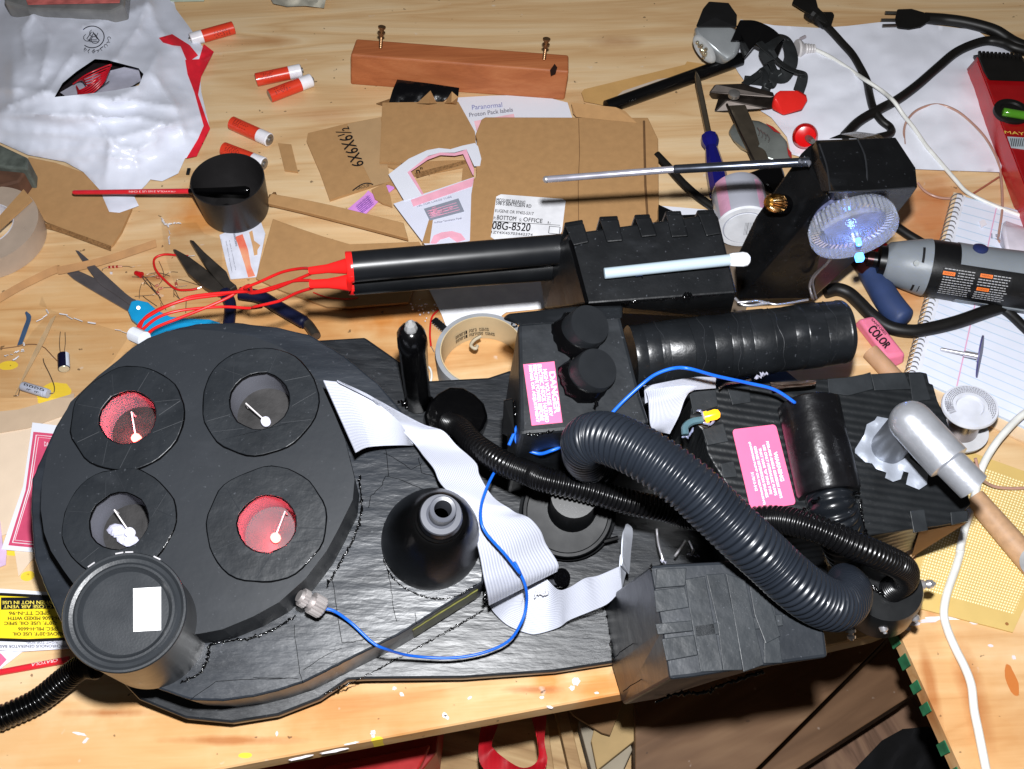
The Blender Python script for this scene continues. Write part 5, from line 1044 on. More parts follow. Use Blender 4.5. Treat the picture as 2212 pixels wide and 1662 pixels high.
br = thing('paint_brush', 'red paint brush with a blackened tip lying across the rim of the black cup', 'paint brush', T(158, 415, 0))
A = T(158, 416, .022); B = T(530, 412, .042); m = MB(); m.lathe(A, B, [(0, .0016), (.01, .0022), (.5, .0025), (.70, .0026)], 14); bh_ = m.build('handle', mat('brush_red', c(215, 40, 52), .3, var=.05), br, smooth=30)
m = MB(); m.lathe(A, B, [(.68, .00265), (.8, .003), (.93, .0038), (1.0, .0045), (1.02, .003)], 14); m.build('painted_end', GLOSS, br, smooth=30)
d = (B-A); n_ = (CAM-A).normalized(); qf = lambda t, s: A+d*t+n_*.0027+UP*s
m = MB(); text(m, 'CRAYOLA 316S US 3 CHN', [qf(.6, .0010), qf(.33, .0010), qf(.33, -.0008), qf(.6, -.0008)][:4], lift=.0002); m.build('handle_text', mat('silver_print', c(240, 215, 215), .4), bh_)
b2 = thing('paint_brush', 'red brush handle lying at the left edge above the corrugated hose', 'paint brush', T(60, 1440, 0))
A = T(-40, 1460, .003); B = T(150, 1425, .003); m = MB(); m.lathe(A, B, [(0, .0022), (1, .0026)], 14); h2_ = m.build('handle', mat('brush_red', c(215, 40, 52), .3, var=.05), b2, smooth=30)
d = (B-A); m = MB(); up_ = Vector((0, 1, 0)); qf = lambda t, s: A+d*t+Z3*.0027+up_*s
text(m, 'CRAYOLA', [qf(.88, .0012), qf(.58, .0012), qf(.58, -.0012), qf(.88, -.0012)], lift=.0002); m.build('handle_text', mat('silver_print', c(240, 215, 215), .4), h2_)
# header card
hc = flat('header_card', [(474, 508), (560, 470), (573, 505), (556, 590), (555, 598), (498, 603), (490, 575)], .0022, mat('card_white', c(222, 224, 238), .5), 'white and red hanging card of a connector pack, under the black cup', 'card')
m = MB(); 
P = [(508, 512), (524, 506), (536, 540), (542, 575), (551, 596), (536, 599), (528, 570), (518, 540)]
m.sheet(H(P, .0027), .0003); m.build('red_swoosh', mat('red_swoosh', c(235, 70, 60), .5, col2=c(245, 180, 140), ns=30), hc)
m = MB(); m.sheet(H([(538, 502), (545, 498), (549, 520), (562, 530), (556, 540), (556, 550), (549, 552), (545, 530)], .0028), .0003); m.build('hang_hole', mat('hole_wood', c(212, 164, 116), .6), hc)
put_text(hc, [('Connectors', [T(503, 500, .0028), T(509, 533, .0028), T(515, 532, .0028), T(509, 499, .0028)], .01), ('to splice or terminate wire', [T(494, 520, .0028), T(508, 585, .0028), T(511, 584, .0028), T(497, 519, .0028)], 0), ('Quick release for easy installation', [T(487, 522, .0028), T(500, 590, .0028), T(503, 589, .0028), T(490, 521, .0028)], 0)], mat('grey_print', c(130, 130, 142), .6))
# scissors
SB = mat('scissor_steel', c(148, 142, 146), .4, .85, var=.12, ns=60)
sc = thing('scissors', 'open scissors with bright blue handles left of the red wires', 'scissors', T(300, 680, 0))
P = H(L('21', '575,530 600,535 720,640 850,760 960,860 1060,935 1100,990 1010,960 870,860 760,790 690,700 620,600'), .0045); m = MB(); m.sheet(P, .0018); m.build('blade', SB, sc, bevel=.0004)
P = H(L('21', '470,668 540,662 640,705 780,770 900,850 1040,910 1080,1000 1000,1010 820,905 640,800 560,750'), .0026); m = MB(); m.sheet(P, .0018); m.build('blade', SB, sc, bevel=.0004)
SBL = mat('scissor_blue', c(24, 150, 205), .35)
m = MB(); m.prism(H(L('21', '1000,920 1050,908 1130,925 1200,985 1300,1035 1450,1050 1600,1055 1690,1085 1560,1100 1450,1115 1250,1130 1130,1180 1060,1100 1000,1050 975,990'), .010), Z3*-.006); m.build('handle', SBL, sc, bevel=.0015, seg=3)
m = MB(); m.prism(H(L('21', '1130,1190 1200,1120 1350,1080 1470,1075 1560,1090 1400,1140 1250,1220 1150,1230'), .012), Z3*-.006); m.build('handle', SBL, sc, bevel=.0015, seg=3)
(u, v), = L('21', '1058,972'); m = MB(); m.lathe(T(u, v, .009), T(u, v, .0115), [(0, .0018), (1, .0016)], 16); m.build('rivet', STEEL, sc, smooth=30)
# long-nose pliers
pl_ = thing('pliers', 'open long-nose pliers with dark blue grips above the round disc', 'pliers', T(600, 660, 0))
PS = mat('plier_steel', c(92, 86, 80), .4, .8, var=.25, ns=80)
m = MB(); m.prism(H(L('21', '1445,447 1480,455 1560,540 1650,620 1730,690 1760,760 1810,800 1740,850 1640,740 1570,650'), .011), Z3*-.007); m.build('jaw', PS, pl_, bevel=.0012)
m = MB(); m.prism(H(L('21', '1318,518 1345,522 1450,580 1560,660 1640,740 1720,740 1740,850 1660,860 1560,810 1430,700'), .009), Z3*-.007); m.build('jaw', PS, pl_, bevel=.0012)
PB = mat('plier_blue', c(24, 32, 72), .45, var=.1)
m = MB(); m.tube(spl(H(L('21', '1720,850 1760,950 1750,1100 1740,1250'), .010), 20), px(T(600, 700, 0), 13), 12); m.build('grip', PB, pl_, smooth=50)
m = MB(); m.tube(spl(H(L('22', '-100,860 60,890 180,960 300,1030 370,1070')+L('22', '400,1090'), .012), 20), [px(T(600, 700, 0), 14)]*18+[px(T(600, 700, 0), 12)]*2, 12); m.build('grip', PB, pl_, smooth=50)
m = MB(); m.tube(spl(H(L('22', '370,1060 420,1100 470,1170 480,1190'), .010), 10), px(T(600, 700, 0), 11), 10); m.build('handle_end', PS, pl_, smooth=50)
# little electronics: wires, LEDs, resistors
def leads(name, segs, label, cat, r=.00035, mt=None, h=.0015, group=None):
    m = MB()
    for t, s in segs: m.tube(spl(H(L(t, s), h), 12), r, 5)
    return tag(m.build(name, mt or mat('tin_lead', c(120, 104, 92), .35, .7), smooth=60), label, cat, group)
rw = thing('red_wire_piece', 'short curled piece of red wire between scissors and pliers', 'wire', T(440, 600, 0))
m = MB(); m.tube(spl(H(L('21', '1440,578 1350,570 1250,565 1180,600 1190,680 1260,760 1350,830 1450,835 1510,825'), .003), 40), .0011, 8); m.build('insulation', REDW, rw, smooth=60)
m = MB(); m.tube(H(L('21', '1440,578 1490,572'), .003), .0004, 5); m.tube(H(L('21', '1510,825 1550,810'), .003), .0004, 5); m.build('bare_end', SIL, rw)
ld_ = thing('red_led', 'small unlit red LED with two legs right of the scissors blade', 'LED', T(383, 593, 0))
(a, b) = H(L('21', '1030,702 1085,722'), .0032); m = MB(); m.lathe(a, b, [(0, .0012), (.15, .0022), (.85, .0026), (.86, .003), (1, .003)], 14); m.build('bulb', mat('red_led_plastic', c(215, 20, 30), .15, trans=.2), ld_, smooth=40)
m = MB(); m.tube(spl(H(L('21', '1080,718 1130,760 1180,840 1230,900'), .002), 10), .0004, 5); m.tube(spl(H(L('21', '1080,728 1120,780 1200,870'), .002), 10), .0004, 5); m.build('led_leg', mat('tin_lead', c(120, 104, 92), .35, .7), ld_)
def resistor(t, a, b, c_, d_, label):
    o = thing('resistor', label, 'resistor', T(*L(t, a)[0], 0), 'loose resistors between scissors and pliers'); A, B = H(L(t, a+' '+b), .0014)
    m = MB(); m.lathe(A, B, [(0, .0009), (.08, .0012), (.2, .0010), (.8, .0010), (.92, .0012), (1, .0009)], 10); m.build('body', mat('resistor_body', c(196, 150, 120), .3, var=.1), o, smooth=40)
    m = MB()
    for q in (.1, .35, .6): m.lathe(A.lerp(B, q), A.lerp(B, q+.12), [(0, .00125), (1, .00125)], 10)
    m.build('colour_band', mat('red_band', c(150, 20, 24), .3), o)
    m = MB(); m.tube(spl([A]+H(L(t, c_), .0012), 10), .0003, 5); m.tube(spl([B]+H(L(t, d_), .0012), 10), .0003, 5); m.build('lead', mat('tin_lead', c(120, 104, 92), .35, .7), o)
resistor('21', '820,662', '935,655', '790,672 780,690', '980,655 1005,662 1030,655', 'single resistor lying apart between the scissors blade and the brown cardboard')
resistor('21', '1195,738', '1240,745', '1150,735 1050,740', '1300,700 1360,700', 'resistor just left of the curled red wire')
resistor('21', '1185,810', '1215,795', '1120,760 1100,800', '1240,760 1250,700 1215,615', 'resistor in the tangle right of the red LED')
resistor('21', '1210,830', '1250,818', '1180,870 1030,885', '1350,815 1430,800', 'resistor in the middle of the tangle inside the red wire loop')
resistor('21', '1345,780', '1350,810', '1370,755 1520,800', '1330,860 1390,920', 'resistor at the right end of the tangle, at the red wire loop')
resistor('21', '1200,850', '1215,870', '1100,780 1070,830 1065,900', '1220,900 1270,990', 'resistor above the blue scissors handle in the lower tangle')
leads('loose_leads', [('21', '1010,735 1120,738 1200,720'), ('21', '1120,720 1150,710 1220,705 1300,730'), ('21', '1090,880 1120,905 1200,960'), ('21', '1230,935 1235,985'), ('21', '1340,840 1370,900 1400,925'), ('21', '1330,830 1330,890'), ('21', '1425,900 1420,1010')], 'tangle of clipped component leads between scissors and pliers', 'wire clippings')
m = MB()
for k in range(7): m.tube([T(330+(16+k*.6)*math.cos(a+k)-2*k*.2, 768+(14+k*.6)*math.sin(a+k), .0015+.0002*k) for a in [i*.5 for i in range(11)]], .00025, 4)
tag(m.build('coiled_fine_wire', mat('clear_fine_wire', c(196, 176, 130), .3), smooth=60), 'loosely coiled hair-thin wire above the round disc, left of its white plug', 'wire')
# capacitors
cp = thing('capacitor', 'small dark blue standing-lead capacitor left of the round disc', 'capacitor', T(137, 785, 0))
A, B = H(L('21', '485,1330 490,1440'), .0055); m = MB(); m.lathe(A, B, [(0, .0045), (.04, .005), (.95, .005), (1, .0046)], 28); m.build('can', mat('cap_blue_black', c(26, 26, 58), .25), cp, smooth=30)
m = MB(); x, y, z = basis(B-A, CAM-A); m.cylpatch(A, B, .0051, .03, .96, -1.15, -.35, rf=None); m.build('white_stripe', mat('cap_stripe', c(200, 210, 226), .3), cp, smooth=60)
m = MB(); m.lathe(B-(B-A)*.001, B+(B-A)*.02, [(0, .0045), (1, .0043)], 28); m.build('metal_top', mat('cap_top', c(214, 210, 190), .3, .5), cp)
m = MB()
for s in ('462,1320 455,1240 462,1155', '490,1320 500,1240 498,1160'): m.tube(spl(H(L('21', s), .005), 8), .0003, 5)
m.build('lead', mat('tin_lead', c(120, 104, 92), .35, .7), cp)
ca = thing('capacitor', 'grey axial capacitor with black print lying on the yellow paint', 'capacitor', T(78, 842, 0))
A, B = H(L('21', '170,1570 370,1630'), .0045); m = MB(); m.lathe(A, B, [(0, .0036), (.04, .0042), (.85, .0042), (.87, .0037), (.9, .0042), (1, .0038)], 24); cb_ = m.build('can', mat('cap_grey', c(176, 180, 196), .35), ca, smooth=30)
d = B-A; m = MB(); n_ = (CAM-A).normalized(); s_ = d.normalized().cross(n_).normalized()
for k, ch in enumerate(['D', 'D', 'D', 'D']): 
    qf = lambda t, s: A+d*t+n_*.0044+s_*s
    text(m, ch, [qf(.05+.2*k, -.0006), qf(.2+.2*k, -.0006), qf(.2+.2*k, -.0026), qf(.05+.2*k, -.0026)], bold=.08)
for k in range(2): text(m, 'IF', [qf(.2+.3*k, .002), qf(.36+.3*k, .002), qf(.36+.3*k, .0002), qf(.2+.3*k, .0002)], bold=.06)
m.build('printed_text', INK, cb_)
m = MB(); m.tube(spl(H(L('21', '370,1630 410,1620 415,1570 380,1480 340,1400 330,1360'), .003), 20), .0004, 5); m.tube(spl(H(L('21', '170,1570 150,1600 140,1640 105,1645'), .003), 10), .0004, 5); m.build('lead', mat('tin_lead', c(120, 104, 92), .35, .7), ca)
leads('thin_brown_wire', [('21', '0,1285 120,1270 240,1250 330,1270 400,1340 440,1380')], 'thin brown wire curving at the left edge above the capacitors', 'wire', .0004, mat('brown_thin_wire', c(120, 84, 60), .4))
# crumpled clear films
FILM = mat('clear_film', (1, .99, .98, 1), .12, trans=1, var=0, ior=1.02, alpha=.16, bump=.002, bs=90)
CR = mat('film_glint', c(240, 240, 255), .1, spec=1, alpha=.6)
def film(outl, label, h, k, crs):
    t = thing('clear_film', label, 'plastic film', T(outl[0][0], outl[0][1], 0))
    m = MB(); m.drape(outl, lambda u, v: h+h*.8*noise.noise(Vector((u*.03, v*.03, k))), 9); m.build('sheet', FILM, t, smooth=50)
    m = MB(); rnd = random.Random(k)
    for s in crs:
        P = spl([Vector((u, v, 0)) for u, v in s], 12)
        for i in range(11):
            if rnd.random() < .6:
                a = T(P[i].x, P[i].y, h*1.5); b = T(P[i+1].x+rnd.uniform(-3, 3), P[i+1].y+rnd.uniform(-3, 3), h*1.8); m.tube([a, b], rnd.uniform(.0003, .0009), 4)
    m.build('crease', CR, t)
film(L('21', '1230,280 1290,330 1500,315 1560,400 1700,450 1700,650 1560,800 1420,850 1330,780 1260,560'), 'clear crumpled plastic wrap under the long-nose pliers', .003, 3, [L('21', '1235,285 1290,370 1290,500'), L('21', '1290,330 1500,315'), L('21', '1240,300 1255,330 1300,340')])
film(L('21', '320,880 300,950 430,1000 880,1140 1000,1170 860,1380 700,1560 560,1659 0,1659 0,1300 150,1300 250,1150 380,1010'), 'clear crumpled plastic wrap at the left under the two capacitors', .003, 5, [L('21', '320,870 300,950 370,1010 250,1110'), L('21', '400,1000 700,1090 980,1165'), L('21', '20,1340 100,1320 180,1290'), L('21', '180,1240 170,1310 100,1380')])
m = MB(); A = H(L('21', '430,1030 330,1250 160,1560'), .004); B = H(L('21', '390,1060 270,1290 110,1650'), .004); m.strip(spl(A, 10), spl(B, 10), .0006); tag(m.build('folded_film_strip', mat('beige_film', c(210, 180, 140), .2, alpha=.55)), 'narrow folded strip of beige film above the capacitors at the left', 'plastic film')
m = MB(); m.strip(spl(H(L('21', '205,1000 240,1040 215,1130 170,1250'), .004), 10), spl(H(L('21', '195,1010 205,1060 180,1130 135,1260'), .003), 10), .0006); tag(m.build('blue_foil_sliver', mat('blue_foil', c(90, 120, 160), .2, .5)), 'narrow blue foil sliver at the left above the capacitors', 'foil')
# cards at the lower left
flat('beige_folder', [(-60, 925), (60, 925), (150, 880), (150, 1180), (80, 1195), (40, 1245), (25, 1150), (-60, 1180)], .0012, mat('manila', c(226, 204, 180), .6, var=.03), 'beige folder sheet under the red framed card at the left edge', 'folder', t=.0008)
flat('beige_folder_strip', [(-60, 895), (40, 885), (160, 850), (160, 890), (60, 925), (-60, 945)], .0022, mat('manila_dark', c(196, 172, 146), .6, var=.05), 'darker beige sheet above the red framed card at the left', 'folder', t=.0008)
def cardthing(name, pts, frame, label, mt2, h):
    o = flat(name, pts, h, PAPER, label, 'card', t=.0007); m = MB()
    C_ = Vector((sum(p[0] for p in pts)/len(pts), sum(p[1] for p in pts)/len(pts)))
    m.sheet(H(frame, h+.0004), .0003); f = m.build('printed_panel', mt2, o); return o, f
rcd, f = cardthing('red_framed_card', [(70, 913), (170, 925), (150, 1200), (3, 1187), (50, 1050)], [(72, 933), (165, 942), (145, 1190), (18, 1178), (55, 1060)], 'white card with dark pink panel and line frame, tucked under the disc at the left', mat('crimson_panel', c(205, 78, 112), .5), .0024)
m = MB()
for k in (0, 5):
    P = H([(160, 948+k), (78+k, 940+k), (62+k*.8, 1055), (27+k, 1172-k), (140, 1183-k)], .0032); m.tube(P, .0005 if k == 0 else .0003, 4)
text(m, 'DANGER', [T(96, 965, .0032), T(125, 968, .0032), T(124, 958, .0032), T(96, 955, .0032)][:4])
m.build('frame_line', WHT, f)
put_text(f, [('ZERO SYSTEM', [T(100, 1000, .0032), T(85, 1110, .0032), T(93, 1111, .0032), T(108, 1001, .0032)], .01)], mat('gold_print', c(240, 200, 90), .5))
flat('mauve_card', [(-40, 1120), (0, 1125), (6, 1180), (14, 1190), (12, 1220), (-40, 1240)], .0018, mat('mauve_card', c(214, 184, 214), .6), 'mauve card corner at the left edge below the folder', 'card')
yl = flat('yellow_label', [(-60, 1280), (0, 1272), (60, 1276), (140, 1282), (170, 1400), (40, 1408), (-60, 1400)], .003, PAPER, 'white, black and yellow instruction label lying upside down at the lower left', 'label')
m = MB(); m.sheet(H([(-60, 1293), (0, 1285), (140, 1292), (160, 1378), (60, 1382), (-60, 1378)], .0034), .0003); yp = m.build('yellow_panel', mat('yellow_panel', c(250, 222, 40), .5, var=.02), yl)
m = MB(); m.sheet(H([(2, 1291), (145, 1290), (150, 1314), (2, 1317)], .0038), .0003); bp_ = m.build('black_panel', mat('navy_black_panel', c(28, 30, 44), .5), yl)
m = MB(); m.tube(H([(-60, 1380), (60, 1384), (160, 1380)], .0037), .0012, 4); m.tube(H([(-60, 1289), (0, 1284), (140, 1291)], .0037), .0012, 4); m.build('rule', INK, yl)
def ud(s, x0, x1, y, hgt, b=.004, hh=.0038): return (s, [T(x1, y-hgt/2, hh), T(x0, y-hgt/2+1, hh), T(x0, y+hgt/2, hh), T(x1, y+hgt/2, hh)], b)
put_text(yl, [ud('WHEN NOT IN USE', 5, 118, 1302, 8, hh=.0042), ud('CLOSE AIR VENT', 8, 112, 1311, 8, hh=.0042)][:2], mat('yellow_text', c(235, 215, 90), .6), 'panel_text')
put_text(yl, [ud('SPEC TT-N-96', 20, 108, 1325, 8), ud('H-5606 MIXED WITH', 18, 128, 1336, 8), ud('-20°F. USE OIL SPEC', 10, 124, 1347, 8), ud('SPEC. MIL-H-6606', 40, 126, 1359, 8), ud('ABOVE-20°F. USE OIL', 28, 140, 1370, 8)])
put_text(yl, [ud('PLUG & AIR VENT', -3, 134, 1366+2, 9), ('(RIGHT TOP SIDE)', [T(128, 1387-3, .0038), T(58, 1387-2, .0038), T(58, 1391, .0038), T(128, 1391, .0038)], 0), ('SYNCHRONOUS GENERATOR BASE', [T(150, 1393, .0038), T(-4, 1394, .0038), T(-4, 1400, .0038), T(150, 1399, .0038)], .001)][1:], mat('grey_ink', c(90, 88, 100), .6))
pc_ = flat('pink_corner_card', [(-40, 1405), (48, 1408), (20, 1430), (0, 1445), (-40, 1470)], .0016, PAPER, 'white card corner with pink print below the yellow label', 'card')
m = MB(); m.sheet(H([(-40, 1408), (2, 1412), (14, 1425), (0, 1440), (-40, 1460)], .002), .0003); m.build('pink_panel', mat('pink_panel', c(235, 110, 150), .5), pc_)
# small bits
m = MB(); m.box(T(407, 371, .001), RT*.0016, Vector((0, .0042, 0)), Z3*.0008); tag(m.build('tape_scrap', BLK), 'tiny black tape scrap left of the black cup', 'scrap')
ch = thing('microchip', 'small black microchip with metal pins below the barrels, beside the white paper', 'microchip', T(955, 700, 0))
(q,) = H(L('22', '1420,1100'), .003); a_ = T(*L('22', '1380,1065')[0], .003); b_2 = T(*L('22', '1480,1150')[0], .003); d = (b_2-a_); s_ = d.normalized().cross(Z3)*.003
m = MB(); m.box((a_+b_2)/2, d/2, s_, Z3*.0015); m.build('package', BLK, ch)
m = MB()
for k in range(7):
    for sg in (1, -1): p = a_+d*(.06+k*.147)+s_*sg*1.0; m.tube([p, p+s_*sg*.5, p+s_*sg*.6-Z3*.0025], .0003, 4)
m.build('pin', SIL, ch)
rs = thing('red_wire_piece', 'short straight red wire hanging down beside the microchip', 'wire', T(*L('22', '1360,1150')[0], 0))
m = MB(); m.tube(spl(H(L('22', '1415,990 1375,1030 1358,1080 1352,1180 1360,1265'), .003), 16), .0009, 8); m.build('insulation', REDW, rs, smooth=60)
m = MB(); m.tube(H(L('22', '1360,1265 1385,1310'), .003), .0003, 4); m.build('bare_end', SIL, rs)
m = MB(); m.tube(spl(H(L('22', '1320,1410 1355,1440 1365,1500 1350,1560'), .003), 12), .001, 8); tag(m.build('white_wire_piece', WCORD, smooth=60), 'short white wire between the upright tube and the tape roll', 'wire')
m = MB(); m.tube(spl(H(L('22', '460,855 560,890 700,905 800,895'), .0062), 16), .0006, 6); tag(m.build('thin_red_wire', REDW, smooth=60), 'thin red wire on the cardboard under the red nozzles', 'wire')
rnd = random.Random(3); m = MB()
for k in range(26): (u, v), = L('22', '%d,%d' % (rnd.gauss(1300, 50), rnd.gauss(975, 30))); m.ball(T(u, v, .004), rnd.uniform(.0004, .0011), (1, 1, .7), 5)
o = m.build('white_crumbs', WHT); tag(o, 'sprinkle of white crumbs at the corner of the brown cardboard under the barrels', 'crumbs'); o['kind'] = 'stuff'
# ------------------------------------------------------------------ things on the bench, right
# big white sheet
m = MB(); m.drape(L('14', '45,150 300,195 640,215 860,200 1100,172 1260,165 1500,190 1700,215 1850,230 1940,300 2110,365 2100,450 2140,600 2080,900 2035,1318 1640,1305 1390,1295 1250,1280 900,1250 500,1200 430,1180 400,1050 280,900 200,850 60,600 30,560 -60,400'), lambda u, v: .004+.006*abs(noise.noise(Vector((u*.008, v*.012, 1))))+.0015*noise.noise(Vector((u*.03, v*.05, 4))), 12)
o = tag(m.build('white_plastic_sheet', mat('white_sheet_plastic', c(240, 242, 254), .35, var=.03, ns=8, spec=.5), smooth=75), 'large slightly wrinkled white sheet under the plugs and cords at the upper right', 'sheet')
# headlamp
hl = thing('headlamp', 'grey headlamp with black tilt bracket, lens pointing lower left, at the top of the bench', 'headlamp', T(1560, 110, 0))
GL_ = mat('headlamp_grey', c(150, 154, 156), .28, .3, var=.06)
m = MB()
A = T(1540, 92, .030); fr_ = T(1521, 108, .028)
prof_n = (fr_-T(1580, 75, .030)).normalized(); x, y, z = basis(prof_n)
m.hull(H([(1500, 62, .045), (1505, 60, .02), (1540, 40, .045), (1590, 62, .045), (1604, 80, .04), (1590, 122, .03), (1570, 135, .025), (1545, 140, .014), (1512, 118, .014), (1500, 92, .018), (1503, 75, .045), (1595, 118, .01), (1560, 142, .012)], 0)); m.build('housing', GL_, hl, bevel=.004, seg=4, smooth=50)
q = T(1522, 106, .034); nrm = (CAM-q).normalized()*.75+(-RT*.55-UP*.35); nrm.normalize()
x = (UP*.8-RT*.5); x = (x-nrm*x.dot(nrm)).normalized(); y = nrm.cross(x)
m = MB(); R = [[q+nrm*hh_+(x*math.cos(a)*px(q, 36)+y*math.sin(a)*px(q, 17))*s for a in [2*math.pi*i/28 for i in range(28)]] for hh_, s in ((0, 1), (.003, .95), (.005, .8))]; m.loft(R); m.build('lens_bezel', mat('pale_lens', c(190, 192, 192), .12, trans=.2, var=.1), hl, smooth=50)
m = MB(); rnd = random.Random(2)
for k in range(16): a = rnd.uniform(0, 6.28); r_ = rnd.uniform(0, .62); m.ball(q+nrm*.006+x*math.cos(a)*px(q, 34)*r_+y*math.sin(a)*px(q, 16)*r_, .0022, (1, 1, 1), 8)
m.build('bulb', mat('sparkle_led', c(235, 215, 190), .06, .9, var=.4, ns=300), hl, smooth=50)
m = MB(); m.hull(H([(1500, 60, .047), (1515, 22, .045), (1532, 2, .04), (1575, 5, .045), (1594, 32, .045), (1593, 60, .048), (1545, 38, .05), (1560, 60, .03)], 0)); m.build('head_pad', mat('strap_black', c(26, 26, 28), .7, var=.2), hl, bevel=.002)
m = MB(); PT = spl(H([(1596, 48, .045), (1630, 50, .042), (1665, 66, .04), (1690, 90, .03)], 0), 14); m.strip(PT, [p+Vector((-.012, -.028, -.004)) for p in PT], .004)
m.hull(H([(1590, 55, .045), (1650, 55, .045), (1655, 70, .04), (1620, 110, .045), (1605, 130, .03), (1600, 90, .04)], 0)); m.build('tilt_bracket', mat('bracket_black', c(20, 20, 22), .18), hl, bevel=.001)
STR = mat('strap_grey_black', c(48, 52, 54), .75, var=.3, ns=120)
def strap(P, w, parent=hl, text_=None):
    m = MB(); A = spl([T(u, v, h) for u, v, h in P], 40); B = []
    for i, p in enumerate(A): B.append(p+Vector((0, 0, 1)).lerp((A[min(i+1, 39)]-A[max(i-1, 0)]).cross(Z3).normalized(), .75).normalized()*w)
    m.strip(A, B, .001); s = m.build('strap', STR, parent, smooth=60)
    if text_:
        m = MB(); k = 0
        for i in range(2, 37, 4):
            ch = text_[k % len(text_)]; k += 1
            o_ = lambda t, i=i: (A[i]*(1-t)+B[i]*t, A[i+3]*(1-t)+B[i+3]*t)
            (a1, a2), (b1, b2) = o_(.25), o_(.75)
            text(m, ch, [a1, a2, b2, b1], lift=.0008)
        m.build('strap_letter', mat('strap_print', c(96, 100, 100), .7), s)
strap([(1650, 140, .035), (1640, 110, .04), (1668, 78, .035), (1700, 80, .03), (1718, 105, .025), (1722, 140, .02), (1700, 178, .012), (1660, 175, .01), (1640, 150, .012)], .016, text_='BRINKMANN')
strap([(1645, 90, .045), (1665, 110, .04), (1690, 135, .03), (1715, 150, .025), (1740, 158, .02), (1744, 175, .015), (1735, 205, .008)], .012, text_='LIGHT')
strap([(1668, 130, .03), (1680, 160, .02), (1672, 190, .015), (1640, 185, .008), (1605, 182, .006)], .010, text_='TREK')
strap([(1602, 180, .01), (1630, 160, .015), (1650, 150, .02), (1665, 190, .008), (1640, 235, .004), (1615, 238, .003)], .010, text_='BRITE')
# spring clamp with red tips
cl = thing('spring_clamp', 'dark steel spring clamp with red plastic handle tip, below the headlamp strap', 'clamp', T(1600, 215, 0))
CS = mat('clamp_steel', c(52, 46, 42), .38, .7, var=.3, ns=90)
m = MB(); m.hull(H([(1530, 200, .02), (1543, 182, .026), (1600, 180, .028), (1672, 200, .026), (1676, 212, .024), (1600, 216, .012), (1536, 212, .01)], 0)); m.build('jaw', CS, cl, bevel=.0015)
m = MB(); m.hull(H([(1550, 212, .012), (1570, 215, .016), (1680, 205, .02), (1672, 236, .016), (1600, 242, .006), (1540, 244, .004)], 0)); m.build('jaw', CS, cl, bevel=.0015)
m = MB(); m.hull(H([(1672, 203, .026), (1686, 194, .026), (1728, 194, .024), (1745, 205, .02), (1747, 218, .014), (1735, 240, .01), (1690, 252, .01), (1664, 236, .014), (1672, 215, .028)], 0)); m.build('red_tip', mat('red_vinyl_tip', c(228, 42, 36), .35, var=.05), cl, bevel=.003, seg=3, smooth=50)
q = T(1586, 203, .029); m = MB(); m.lathe(q-Z3*.003, q+Z3*.002, [(0, .006), (.8, .006), (1, .004)], 20); m.build('pivot', STEEL, cl, smooth=40)
m = MB(); m.hull(H([(1572, 228, .018), (1610, 226, .018), (1640, 310, .02), (1662, 346, .02), (1625, 352, .018), (1595, 290, .014), (1578, 246, .012), (1600, 240, .004), (1640, 350, .004)], 0)); m.build('clamp_arm', mat('arm_steel', c(116, 106, 92), .38, .8, var=.15), cl, bevel=.001)
m = MB(); m.tube(spl(H([(1570, 225, .02), (1600, 290, .02), (1630, 350, .018)], 0), 10), .0011, 6); m.build('arm_edge', CS, cl)
m = MB(); m.lathe(T(1738, 292, .012), T(1740, 296, .022), [(0, .011), (.3, .0125), (.7, .0125), (1, .010), (1.05, .003)], 32); rk = m.build('red_stopper', mat('red_knob_plastic', c(222, 20, 22), .15), smooth=40); tag(rk, 'round glossy red knob on the white sheet behind the black housing', 'knob')
m = MB(); m.lathe(T(1742, 296, .020), T(1756, 306, .028), [(0, .003), (.5, .0035), (1, .0026)], 14); m.build('knob_stem', STEEL, rk, smooth=40)
# grey and red gun-handle tool (glue gun)
gg = thing('utility_knife', 'grey plastic tool with red edge and ribbed grip under the clamp arm', 'hand tool', T(1660, 310, 0))
m = MB(); m.hull(H([(1612, 258, .014), (1640, 262, .02), (1680, 280, .024), (1702, 305, .024), (1710, 345, .02), (1690, 358, .016), (1620, 330, .018), (1580, 300, .012), (1572, 285, .01), (1582, 265, .008), (1600, 325, .0), (1705, 355, .0), (1575, 290, 0), (1640, 262, 0)], 0)); m.build('body', mat('knife_grey', c(128, 132, 128), .28, .4, var=.15), gg, bevel=.003, seg=3, smooth=50)
m = MB(); m.hull(H([(1653, 266, .0225), (1670, 274, .0245), (1688, 290, .0255), (1672, 284, .026)], 0)); m.hull(H([(1700, 318, .025), (1710, 330, .022), (1711, 346, .02), (1703, 335, .0245)], 0)); m.build('red_trim', mat('red_trim', c(190, 50, 48), .4), gg, split=True)
m = MB()
for k in range(4): m.tube(spl(H([(1636+k*7, 276+k*5, .0235), (1641+k*7, 284+k*5, .025), (1639+k*7, 292+k*5, .025)], 0), 6), .0006, 5)
m.build('grip_rib', STEEL, gg)
